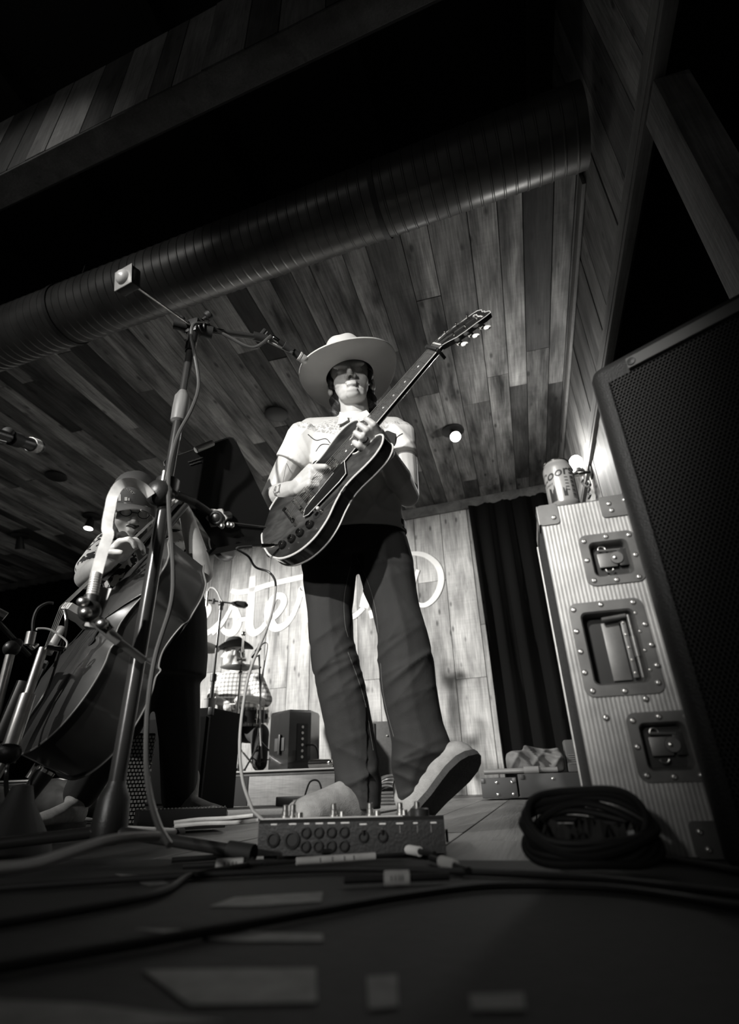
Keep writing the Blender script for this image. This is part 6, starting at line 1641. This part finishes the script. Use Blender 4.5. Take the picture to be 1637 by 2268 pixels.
for x_, y_ in ((.035, .06), (.058, .03), (.135, .05), (.205, .07), (.262, .11), (.300, .04)):
    fs = mk('footswitch', MB().lathe([(.009, 0), (.009, .004), (.0065, .005), (.0065, .012), (.0055, .013), (.0055, .022), (.0045, .023), (0, .0232)], 14, PM @ Matrix.Translation((x_, y_, zt_at(y_) + .0022))), M_STEEL, ped)
for x_, y_ in ((.072, .03), (.152, .05), (.222, .045), (.275, .04)): mk('small_knob', MB().lathe([(.0065, 0), (.006, .009), (0, .0095)], 12, PM @ Matrix.Translation((x_, y_, zt_at(y_) + .0022))), M_STEEL, ped)
mk('volume_knob', MB().lathe([(.018, 0), (.018, .012), (.016, .0135), (0, .0135)], 20, PM @ Matrix.Translation((PW - .045, .04, zt_at(.04)))), M_BLACK, ped)
# rear panel facing the camera: sockets, switches, printed marks
JM = PM @ basis((1, 0, 0), (0, 0, 1), (0, -1, 0))
def sock(x, z, r, name='socket'):
    s_ = mk(name, MB().lathe([(r, 0), (r, .003), (r * .72, .0045), (r * .68, .001), (0, .001)], 18, JM @ Matrix.Translation((x, z, .0005))), M_RUBBER, ped)
    return s_
sock(.030, .034, .0125); sock(.066, .033, .015)
for i in range(4):
    for z in (.044, .022): sock(.092 + .024 * i, z, .0098)
for i in range(2): sock(.20 + .035 * i, .036, .010); mk('toggle', MB().cyl(JM @ Vector((.20 + .035 * i, .040, .004)), JM @ Vector((.20 + .035 * i, .047, .010)), .0022, n=8), M_STEEL, ped)
for i, w_ in enumerate((.012, .014, .01, .014, .014, .016, .013, .012, .013, .008, .011)):
    x_ = (.030, .066, .093, .117, .140, .166, .20, .236, .268, .297, .33)[i]
    mk('printed_mark', MB().box((x_, .0585 - (.003 if i > 5 else 0), .0008), (w_, .0022, .0006), JM), M_WHITEP, ped)
for x_ in (.268, .300, .325): mk('slot_line', MB().box((x_, .046, .0008), (.0008, .012, .0006), JM), plain('grey_print', .3, .6), ped)
mk('side_socket', MB().cyl(PM @ Vector((PW + .001, .06, .03)), PM @ Vector((PW + .006, .06, .03)), .011, n=14), M_RUBBER, ped)

# --- cables on the floor in front
def floor_cable(name, label, pts, r, mat, n=60, group=None):
    P = []
    for p in pts:
        q = at(p[0], p[1], Z=r + .007) if len(p) == 2 else at(p[0], p[1], d=p[2])
        P.append((q.x, q.y, max(q.z, r + .0065)))
    o = mk(name, MB().tube([Vector(q) for q in spline(P, n)], r, 8), mat); return tag(o, label, 'cable', group)
M_CB2 = plain('satin_black_cable', .011, .6)
gcab = at(0, 1928, d=.62)
floor_cable('pale_cable', 'pale grey cable arching across the mat at the lower left', [(-60, 1930, .66), (60, 1918, .72), (150, 1890, .78), (230, 1864, .84), (300, 1854, .9), (350, 1852, .96)], .0062, M_CABLEG)
floor_cable('patch_cable', 'long black cable running sideways in front of the pedal unit', [(-100, 1975), (250, 1950), (500, 1935), (760, 1925), (1000, 1930), (1300, 1945), (1700, 1990)], .0045, M_CB2, group='cables on the mat')
floor_cable('patch_cable', 'black cable curling in front of the left end of the pedal unit', [(380, 1905), (480, 1898), (545, 1890), (556, 1912), (500, 1925), (420, 1940), (330, 1985), (-80, 2060)], .0045, M_CB2, group='cables on the mat')
floor_cable('patch_cable', 'black cable crossing the mat from the right corner', [(1760, 2030), (1637, 2010), (1350, 1968), (1100, 1962), (900, 1985), (700, 2020), (420, 2070), (-100, 2160)], .0045, M_CB2, group='cables on the mat')
floor_cable('white_lead', 'thin white lead on the floor left of the pedal unit', [(385, 1822, 1.75), (440, 1815, 1.75), (500, 1812, 1.75), (560, 1806, 1.75)], .005, M_TAPE)
floor_cable('white_lead', 'second white lead beside the low black pedal', [(386, 1830, 1.6), (450, 1824, 1.6), (520, 1822, 1.6), (572, 1816, 1.6)], .005, M_TAPE)
def plugs(name, label, pa, pb, r, mat, group):
    a, b = at(pa[0], pa[1], Z=.014), at(pb[0], pb[1], Z=.014); d_ = (b - a).normalized(); L = (b - a).length
    t = thing(name, label, 'cable', (a.x, a.y, .006), group)
    mk('lead', MB().cyl(a - d_ * .05, b + d_ * .05, r * .55, n=10), M_CB2, t)
    mk('tape_wrap', MB().lathe([(r * .6, 0), (r, .001), (r * 1.03, L * .3), (r * .98, L * .6), (r, L - .001), (r * .6, L)], 16, basis(*frame_from(d_), a)), mat, t)
    for k in (.3, .45, .6, .72): 
        c = lerp(a, b, k); mk('ink_mark', MB().box((0, 0, 0), (.0012, .006, .0006), Matrix.Translation(c + (Vector((0, 0, CAM_H)) - c).normalized() * r * 1.05) @ basis(*frame_from((Vector((0, 0, CAM_H)) - c)))), M_MATTE, t)
    return t
plugs('taped_cable', 'cable end wrapped in white tape right in front of the pedal unit', (768, 1882), (838, 1876), .008, M_TAPE, 'taped cable ends')
plugs('taped_cable', 'long white tape wrap on the cable nearest the pedal\'s middle', (655, 1908), (832, 1896), .0055, M_TAPE, 'taped cable ends')
plugs('taped_cable', 'short taped cable end right of the pedal\'s centre sockets', (850, 1872), (930, 1886), .008, M_TAPE, 'taped cable ends')
plugs('taped_cable', 'white tape wrap at the left, below the pedal\'s left corner', (478, 1915), (540, 1912), .008, M_TAPE, 'taped cable ends')
plugs('taped_cable', 'white tape wrap lying apart, below the middle of the pedal', (850, 1946), (908, 1944), .0085, M_TAPE, 'taped cable ends')
plugs('taped_cable', 'small taped cable end below the pedal\'s right corner', (978, 1908), (1008, 1918), .008, M_TAPE, 'taped cable ends')
# grey strips painted in for patches of light on the mat, out of focus near the lens
def strip(label, pts):
    P = [at(a, b, Z=.0068) for a, b in pts]; n = len(P)
    o = mk('light_streak', MB().add([p for p in P] + [p + UP * .0006 for p in P], [tuple(range(n - 1, -1, -1)), tuple(range(n, 2 * n))] + [(i, (i + 1) % n, n + (i + 1) % n, n + i) for i in range(n)]), streak_grey); tag(o, label, 'light patch', 'light streaks on the mat')
streak_grey = plain('grey_light_patch', .2, .6, var=.3, vscale=40)
strip('painted light streak nearest the pedals on the black mat', [(465, 2008), (520, 1988), (715, 1976), (712, 1998), (560, 2008)])
strip('thin painted light streak second from the pedals', [(300, 2058), (420, 2060), (715, 2070), (715, 2086), (520, 2086)])
strip('broad painted light streak in the blurred foreground', [(315, 2150), (450, 2148), (700, 2146), (702, 2222), (420, 2228)])
strip('small square of painted light right of the broad streak', [(812, 2165), (880, 2160), (882, 2232), (816, 2238)])
strip('last faint painted light patch at the lower right', [(1040, 2205), (1160, 2200), (1165, 2238), (1045, 2240)])
strip('painted light along the very bottom left edge', [(-20, 2215), (200, 2225), (500, 2266), (100, 2290), (-20, 2290)])
strip('painted light streak right of the coil of pale cable on the left', [(255, 1936), (330, 1940), (375, 1958), (330, 1962)])
# --- black coil of cable at the right in front of the case
coil = thing('cable_coil', 'black coiled cable in clear plastic in front of the flight case', 'cable coil', (.22, .92, 0))
cc_ = at(1312, 1890, d=.93); cc_.z = .006
for k in range(7):
    rr = .09 - .005 * (k % 4); zz = .008 + .004 * k
    P = [cc_ + Vector((rr * math.cos(a), .45 * rr * math.sin(a), zz + .030 * (1 + math.sin(a)) * (.75 + .07 * k) + .004 * math.sin(3 * a + k))) for a in [2 * math.pi * i / 40 for i in range(41)]]
    mk('turn', MB().tube(P, .0055, 8), M_CB2, coil)
film = MB(); rows = []
for j in range(9):
    rows.append([cc_ + Vector(((-.066 + .132 * i / 16), -.022 + .044 * j / 8, .040 + .018 * math.sin(i * 1.3 + j * .9) + .01 * math.sin(i * 2.9 - j * 2.1) - .25 * ((j - 4) / 8) ** 2 * .1)) for i in range(17)])
film.loft(rows, cap=False, closed=False); film.loft([[p - UP * .0006 for p in r] for r in rows], cap=False, closed=False)
mk('plastic_wrap', film, plain('shiny_black_plastic', .06, .18), coil, sharp=20)
floor_cable('thick_cable', 'thick black cable leading from the coil to the case corner', [(1420, 1912), (1480, 1905), (1560, 1915), (1640, 1930), (1760, 1945)], .0045, M_CB2)

# ================================================================== RIGHT BACK: ROAD CASES, BAG, POLE
def screwbox(name, label, pl, pr, Y, ztop, dep):
    a, b = at(pl, 1760, Y=Y).x, at(pr, 1760, Y=Y).x
    t = thing(name, label, 'case', ((a + b) / 2, Y + dep / 2, 0), 'black cases by the curtain')
    mk('box', MB().box(((a + b) / 2, Y + dep / 2, ztop / 2 + .006), (b - a, dep, ztop - .012), bev=.006), plain('black_vinyl_' + name, .014, .6), t)
    for u, v in ((.45, .25), (.88, .25), (.45, .78), (.88, .78)): mk('screw', MB().ball((a + (b - a) * u, Y - .002, ztop * v), (.011, .006, .011)), M_CHROME, t)
    for u in (.06, .94): mk('corner', MB().box((a + (b - a) * u, Y + .004, ztop - .02), (.03, .02, .03), bev=.004), M_BLACK, t)
    return t, a, b
zA = at(1220, 1712, Y=4.3).z
_, a1, b1 = screwbox('road_case', 'black road case with bright screws at the foot of the curtain', 1152, 1330, 4.3, zA, .45)
screwbox('stage_case', 'second black case left of the screw-studded one', 1068, 1148, 4.38, at(1110, 1722, Y=4.38).z, .4)
pl = thing('metal_pole', 'dark metal pole with a sleeve lying across the black cases', 'pole', ((a1 + b1) / 2 - .3, 4.36, zA))
q0, q1 = Vector((at(1072, 1712, Y=4.4).x, 4.42, zA + .022)), Vector((at(1235, 1702, Y=4.4).x, 4.42, zA + .022))
mk('tube', MB().cyl(q0, q1, .018, n=12), plain('grey_pole', .12, .4), pl); mk('sleeve', MB().cyl(lerp(q0, q1, .55), lerp(q0, q1, .75), .027, n=12), plain('grey_sleeve', .16, .5), pl)
bx_ = Vector((at(1185, 1690, Y=4.55).x, 4.6, zA))
bg = MB().box(bx_ + Vector((0, 0, .085)), (.42, .24, .16), bev=.05).box(bx_ + Vector((.06, -.02, .18)), (.26, .14, .05), bev=.02)
bgs = solid(bg, .011, 3)
def crumple(A_):
    a, b, c = A_[:, 0] - bx_.x, A_[:, 1] - bx_.y, A_[:, 2] - zA
    r = (1 - np.abs(np.sin(16 * a + 22 * c + 1.2 * np.sin(13 * a)))) ** 2 * .03 + (1 - np.abs(np.sin(-20 * a + 15 * c + 2))) ** 2 * .02
    return np.stack([0 * a, -r * np.clip(c / .08, 0, 1), -.05 * np.clip(c - .08, 0, 1) * 6 * (1 + np.sin(14 * a)) * .5], 1)
displace(bgs, crumple)
A_ = np.array(bgs.v); lo_ = A_[:, 2].min(); bgs.v = [(a, b, c - lo_ + zA + .001) for a, b, c in bgs.v]
bag = tag(mk('soft_bag', bgs, plain('canvas_bag', .09, .9, var=.8, vscale=6), sharp=180), 'crumpled soft bag lying on the road case under the curtain', 'bag')
vb = thing('vented_box', 'small dark plastic box with vent slots beside the crumpled bag', 'box', (at(1285, 1690, Y=4.5).x, 4.6, zA))
vx = at(1282, 1690, Y=4.5).x; mk('housing', MB().box((vx, 4.58, zA + .11), (.16, .2, .215), bev=.012), plain('dark_grey_plastic', .05, .5), vb)
for i in range(5): mk('slot', MB().box((vx - .01, 4.478, zA + .06 + i * .014), (.11, .004, .005)), plain('slot_grey', .12, .5) if i == 0 else MATS['slot_grey'], vb)
# bundle of cable between the guitarist's feet
cbn = thing('cable_bundle', 'tangled bundle of black cable on the floor behind the guitarist\'s feet', 'cable', (at(868, 1772, Z=0).x, 4.0, 0))
o_ = Vector((at(868, 1765, Y=3.6).x, 3.6, 0))
for k in range(8):
    rr = .07 + .008 * (k % 3); P = [o_ + Vector((rr * 1.3 * math.cos(a + k), .06 * math.sin(a + k), .02 + .018 * k + .022 * math.sin(2 * a + k * 1.7) * (k > 3))) for a in [2 * math.pi * i / 30 for i in range(31)]]
    mk('turn', MB().tube(P, .0075, 7), plain('grey_black_cable', .1, .3) if k == 0 else MATS['grey_black_cable'], cbn)
# small black tuner by the riser with an arching lead
tn = thing('tuner_pedal', 'small black pedal on the rug at the foot of the riser', 'pedal', tuple(at(652, 1778, Y=3.6)))
tp0 = Vector((at(652, 1772, Y=3.7).x, 3.75, .008)); mk('housing', MB().box(tp0 + UP * .03, (.26, .12, .055), bev=.006), M_BLACK, tn)
mk('label_strip', MB().box(tp0 + Vector((.05, -.061, .035)), (.11, .002, .008)), plain('grey_label', .3, .6), tn)
mk('lead', MB().tube([Vector(p) for p in spline([tuple(tp0 + Vector(q)) for q in ((.06, -.02, .055), (.1, -.03, .14), (.17, -.05, .14), (.22, -.1, .05), (.24, -.12, .006))], 24)], .006, 7), M_CABLE, tn)

# ================================================================== LEFT FRONT: LOW PEDAL, BAG, STANDS, MICROPHONE
lp0 = at(372, 1832, d=2.05); lb = thing('volume_pedal', 'low black floor pedal with studded top edge left of the rug', 'pedal', (lp0.x, lp0.y, 0))
lu = RB; mk('housing', MB().box((0, 0, .035), (.27, .16, .058), Matrix.Translation((lp0.x, lp0.y + .06, .004)) @ basis(lu, -TB, UP), bev=.004), M_BLACK, lb)
for i in range(24): mk('stud', MB().box((-.125 + .011 * i, -.076, .0665), (.004, .004, .004), Matrix.Translation((lp0.x, lp0.y + .06, .004)) @ basis(lu, -TB, UP)), M_STEEL, lb)
gbm = MB(); gb0 = at(70, 1785, d=3.0)
for dx, dz, r in ((-.25, .07, (.16, .1, .075)), (0, .075, (.2, .11, .08)), (.22, .07, (.14, .1, .075)), (.05, .14, (.2, .06, .03))): gbm.ball(Vector((gb0.x, gb0.y + .1, 0)) + RB * dx + UP * dz, r)
gbs = solid(gbm, .009, 3); displace(gbs, lambda A_: np.stack([.012 * np.sin(30 * A_[:, 2] + 14 * A_[:, 1]), .014 * np.sin(32 * A_[:, 2] + 16 * A_[:, 0]), .008 * np.sin(26 * A_[:, 0] + 20 * A_[:, 1])], 1))
A_ = np.array(gbs.v); lo_ = A_[:, 2].min(); gbs.v = [(a, b, c - lo_ + .002) for a, b, c in gbs.v]
tag(mk('gear_bag', gbs, plain('worn_leather_bag', .2, .7, var=.5, vscale=9), sharp=180), 'worn leather gear bag on the floor behind the bass at far left', 'bag')
# microphone in the upper left
u0, u1 = at(0, 962, d=1.5), at(92, 992, d=1.62); ud = (u1 - u0).normalized(); ux, uy, uz = frame_from(ud); UL = (u1 - u0).length
um = thing('microphone', 'black microphone with pale ribbed band reaching in at the left edge', 'microphone', tuple(lerp(u0, u1, .5)))
UM = basis(ux, uy, uz, u0)
mk('handle', MB().lathe([(.012, -.1), (.014, 0), (.016, UL * .35), (.017, UL * .6), (.019, UL * .7)], 18, UM), M_BLACK, um)
mk('band', MB().lathe([(.019, UL * .7), (.0215, UL * .71), (.0215, UL * .86), (.019, UL * .87)], 20, UM), plain('pale_band', .6, .4, var=.4, vscale=120), um)
mk('head_mesh', MB().lathe([(.019, UL * .87), (.02, UL * .93), (.014, UL * .99), (0, UL * 1.0)], 20, UM), M_MATTE, um)
mk('clip', MB().lathe([(.0185, UL * .2), (.021, UL * .22), (.021, UL * .42), (.0185, UL * .44)], 16, UM).ball(lerp(u0, u1, .15) + UP * .012, .016), M_RUBBER, um)
ubs = thing('side_boom_stand', 'black boom stand arm entering at the left edge behind the microphone', 'microphone stand', tuple(u0 - ud * .4)); mk('arm', MB().cyl(u0 - ud * .6 - UP * .03, u0 + ud * .02 - UP * .018, .009, n=12), M_POLE, ubs); mk('arm_knob', MB().ball(u0 - ud * .2 - UP * .026, .018), M_BLACK, ubs)
# low stand left of the bass
ls_t = at(26, 1436, d=1.95); ls = thing('low_microphone_stand', 'chrome-tubed low microphone stand at the left edge beside the bass', 'microphone stand', (ls_t.x - .09, ls_t.y, 0))
lb0 = Vector((at(-62, 1800, d=1.95).x, at(-62, 1800, d=1.95).y, .01))
mk('tube', MB().cyl(lb0, ls_t, .013, n=14), M_STEEL, ls); mk('joint', MB().ball(ls_t, .024).ball(at(38, 1426, d=1.95), .016).cyl(ls_t, at(40, 1428, d=1.95), .012, n=10), M_BLACK, ls)
mk('boom', MB().cyl(at(-10, 1372, d=1.9), at(64, 1452, d=2.0), .008, n=10), M_POLE, ls); mk('boom_sleeve', MB().cyl(at(-14, 1352, d=1.9), at(12, 1366, d=1.9), .014, n=10), M_STEEL, ls)
mk('base', MB().lathe([(0, 0), (.13, 0), (.13, .01), (.03, .022), (.02, .05)], 24, Matrix.Translation((lb0.x, lb0.y, 0.001))), M_BLACK, ls)
# bass stand rods: bright tube in front of the bass
bsd = thing('chrome_leg_stand', 'bright straight metal stand tube leaning beside the bass strings', 'stand', tuple(at(20, 1660, d=1.9)))
mk('bright_tube', MB().cyl(at(96, 1436, d=1.88), at(62, 1540, d=1.86), .013, n=14).cyl(at(62, 1540, d=1.86), at(24, 1652, d=1.83), .021, n=14), M_STEEL, bsd)
mk('dark_tube', MB().cyl(at(52, 1510, d=1.95), at(-4, 1640, d=1.95), .018, n=12), plain('dull_tube', .16, .4, .4), bsd)
mk('joint', MB().ball(at(15, 1668, d=1.85), (.04, .03, .03)).cyl(at(5, 1655, d=1.85), at(30, 1670, d=1.85), .02, n=10), M_BLACK, bsd)
mk('foot_tube', MB().cyl(at(10, 1680, d=1.85), at(-12, 1720, d=1.85), .016, n=10), M_STEEL, bsd)
mk('leg', MB().cyl(at(-12, 1720, d=1.85), Vector((at(-30, 1800, d=1.85).x, at(-30, 1800, d=1.85).y, .01)), .014, n=10), M_STEEL, bsd)
# rubber-footed black microphone lying by the endpin
em = thing('floor_microphone', 'black microphone with chrome end pointing at the bass from the floor', 'microphone', tuple(at(66, 1762, d=1.95)))
e0, e1 = at(98, 1712, d=1.9), at(58, 1770, d=1.9)
mk('handle', MB().cyl(e0, e1, .027, .02, n=18), M_BLACK, em); mk('collar', MB().cyl(e0 + (e0 - e1) * .12, e0, .027, n=18), M_CHROME, em); mk('socket_ring', MB().cyl(e1, e1 + (e1 - e0) * .1, .014, n=14), M_CHROME, em)
sf = thing('short_floor_stand', 'short black tapered floor stand at the lower left corner', 'stand', tuple(Vector((at(24, 1850, d=1.5).x, at(24, 1850, d=1.5).y, 0))))
sfb = Vector((at(24, 1850, d=1.5).x, at(24, 1850, d=1.5).y, .008)); mk('cone', MB().lathe([(0, 0), (.085, 0), (.08, .02), (.03, .1), (.02, .13), (.0, .135)], 20, Matrix.Translation(sfb)), M_RUBBER, sf)
mk('neck', MB().cyl(sfb + UP * .12, e1, .012, n=10), M_MATTE, sf)
fp = thing('floor_pipe', 'dark metal pipe lying along the mat edge at lower left', 'pipe', tuple(at(80, 1862, Z=.02)))
mk('pipe', MB().cyl(at(-40, 1878, Z=.022), at(158, 1846, Z=.022), .012, n=14), plain('dull_pipe', .16, .35, .4), fp)
fp2 = thing('leg_tube', 'bright thin tube lying behind the black pedal at left', 'tube', tuple(at(370, 1836, d=1.7)))
mk('tube', MB().cyl(at(302, 1832, Z=.012), at(384, 1830, Z=.012), .005, n=10), M_CHROME, fp2)
# wire-mesh box behind the stand pole
mm = thing('mesh_grille_box', 'small speaker with pale wire-mesh front behind the microphone stand', 'speaker', tuple(Vector((at(286, 1780, d=2.5).x, at(286, 1780, d=2.5).y, 0))))
g0 = at(286, 1780, d=2.5); mzt = at(286, 1625, d=2.5).z; GMM = Matrix.Translation((g0.x, g0.y, 0)) @ basis(RB, -TB, UP)
mk('box', MB().box((0, .07, mzt / 2 + .004), (.12, .13, mzt), GMM, bev=.006), M_MATTE, mm)
wm = MB(); n1, n2 = 9, int(mzt / .014)
for j in range(n2):
    for i in range(n1): wm.box((-.052 + .013 * i + (.0065 if j % 2 else 0), -.004 + .0, .02 + .0135 * j), (.0085, .008, .0085), GMM)
mk('wire_mesh', wm, plain('pale_mesh', .5, .4, .5), mm, kind='stuff')

# ================================================================== CEILING LAMPS
M_LAMP = emit('lit_lamp_face', .9, 14.0); M_LAMPD = plain('unlit_lamp_face', .1, .4)
def ceil_lamp(label, px, py, can_len, tilt, lit, watts=0):
    p = at(px, py, Z=CEIL - .004); t = thing('ceiling_spot', label, 'lamp', (p.x, p.y, CEIL - .03), 'round-plate ceiling lamps')
    mk('plate', MB().lathe([(0, 0), (.11, 0), (.115, -.02), (.1, -.028), (0, -.028)], 28, Matrix.Translation(p)), M_MATTE, t)
    if can_len:
        d_ = Vector(tilt).normalized(); c0 = p + UP * -.05; mk('can', MB().lathe([(0, 0), (.035, 0), (.045, .03), (.06, can_len - .002), (.054, can_len - .002), (.05, can_len - .03)], 24, basis(*frame_from(d_), c0)), M_MATTE, t)
        mk('neck', MB().cyl(p - UP * .02, c0 + d_ * .03, .02, n=10), M_MATTE, t)
        mk('lamp_face', MB().lathe([(0, can_len - .006), (.053, can_len - .006)], 24, basis(*frame_from(d_), c0)), M_LAMP if lit else M_LAMPD, t)
        if lit and watts: spot('lamp_beam', tuple(c0 + d_ * (can_len + .02)), tuple(c0 + d_ * 2), watts, 110, .8, .05)
    return t
ceil_lamp('glowing ceiling lamp right of the guitarist\'s shoulder', 1003, 952, .13, (T_ * .65 - UP * .75), True, 14)
ceil_lamp('lit ceiling lamp beside the double bass player\'s cap', 204, 1142, .15, (T_ * .12 - UP), True, 8)
ceil_lamp('dark ceiling lamp at far left, shining away', 46, 1185, .15, (-T_ * .5 - UP), False)
ceil_lamp('dark round ceiling plate between the hat and the boom', 612, 915, 0, (0, 0, -1), False)
ceil_lamp('dark round ceiling plate above the lit lamp at left', 125, 1053, 0, (0, 0, -1), False)
# --- stage light hanging in front of the lettering
pz = at(512, 1198, Y=5.3); par = thing('stage_light', 'black round stage light hanging from the ceiling above the lettering', 'lamp', (pz.x, pz.y, pz.z - .2))
pd_ = Vector((-.2, -.55, -.5)).normalized(); px_, py_, pz_ = frame_from(pd_); PMX = basis(px_, py_, pz_, pz)
mk('can', MB().lathe([(0, -.2), (.1, -.2), (.15, -.14), (.19, -.02), (.2, .16), (.19, .16), (.18, 0)], 32, PMX), M_MATTE, par)
mk('rim', MB().lathe([(.188, .155), (.206, .157), (.206, .168), (.188, .17)], 32, PMX), M_POLE, par)
mk('lens', MB().lathe([(0, .1), (.185, .1)], 32, PMX), plain('dark_lens', .02, .1), par)
mk('yoke', MB().tube([pz + px_ * .21, pz + px_ * .21 - pz_ * .0 + UP * .22, pz + UP * .27, pz - px_ * .21 + UP * .22, pz - px_ * .21], .01, 8), M_MATTE, par)
mk('drop_tube', MB().cyl(pz + UP * .27, (pz.x, pz.y, CEIL - .006), .014, n=10), M_MATTE, par)
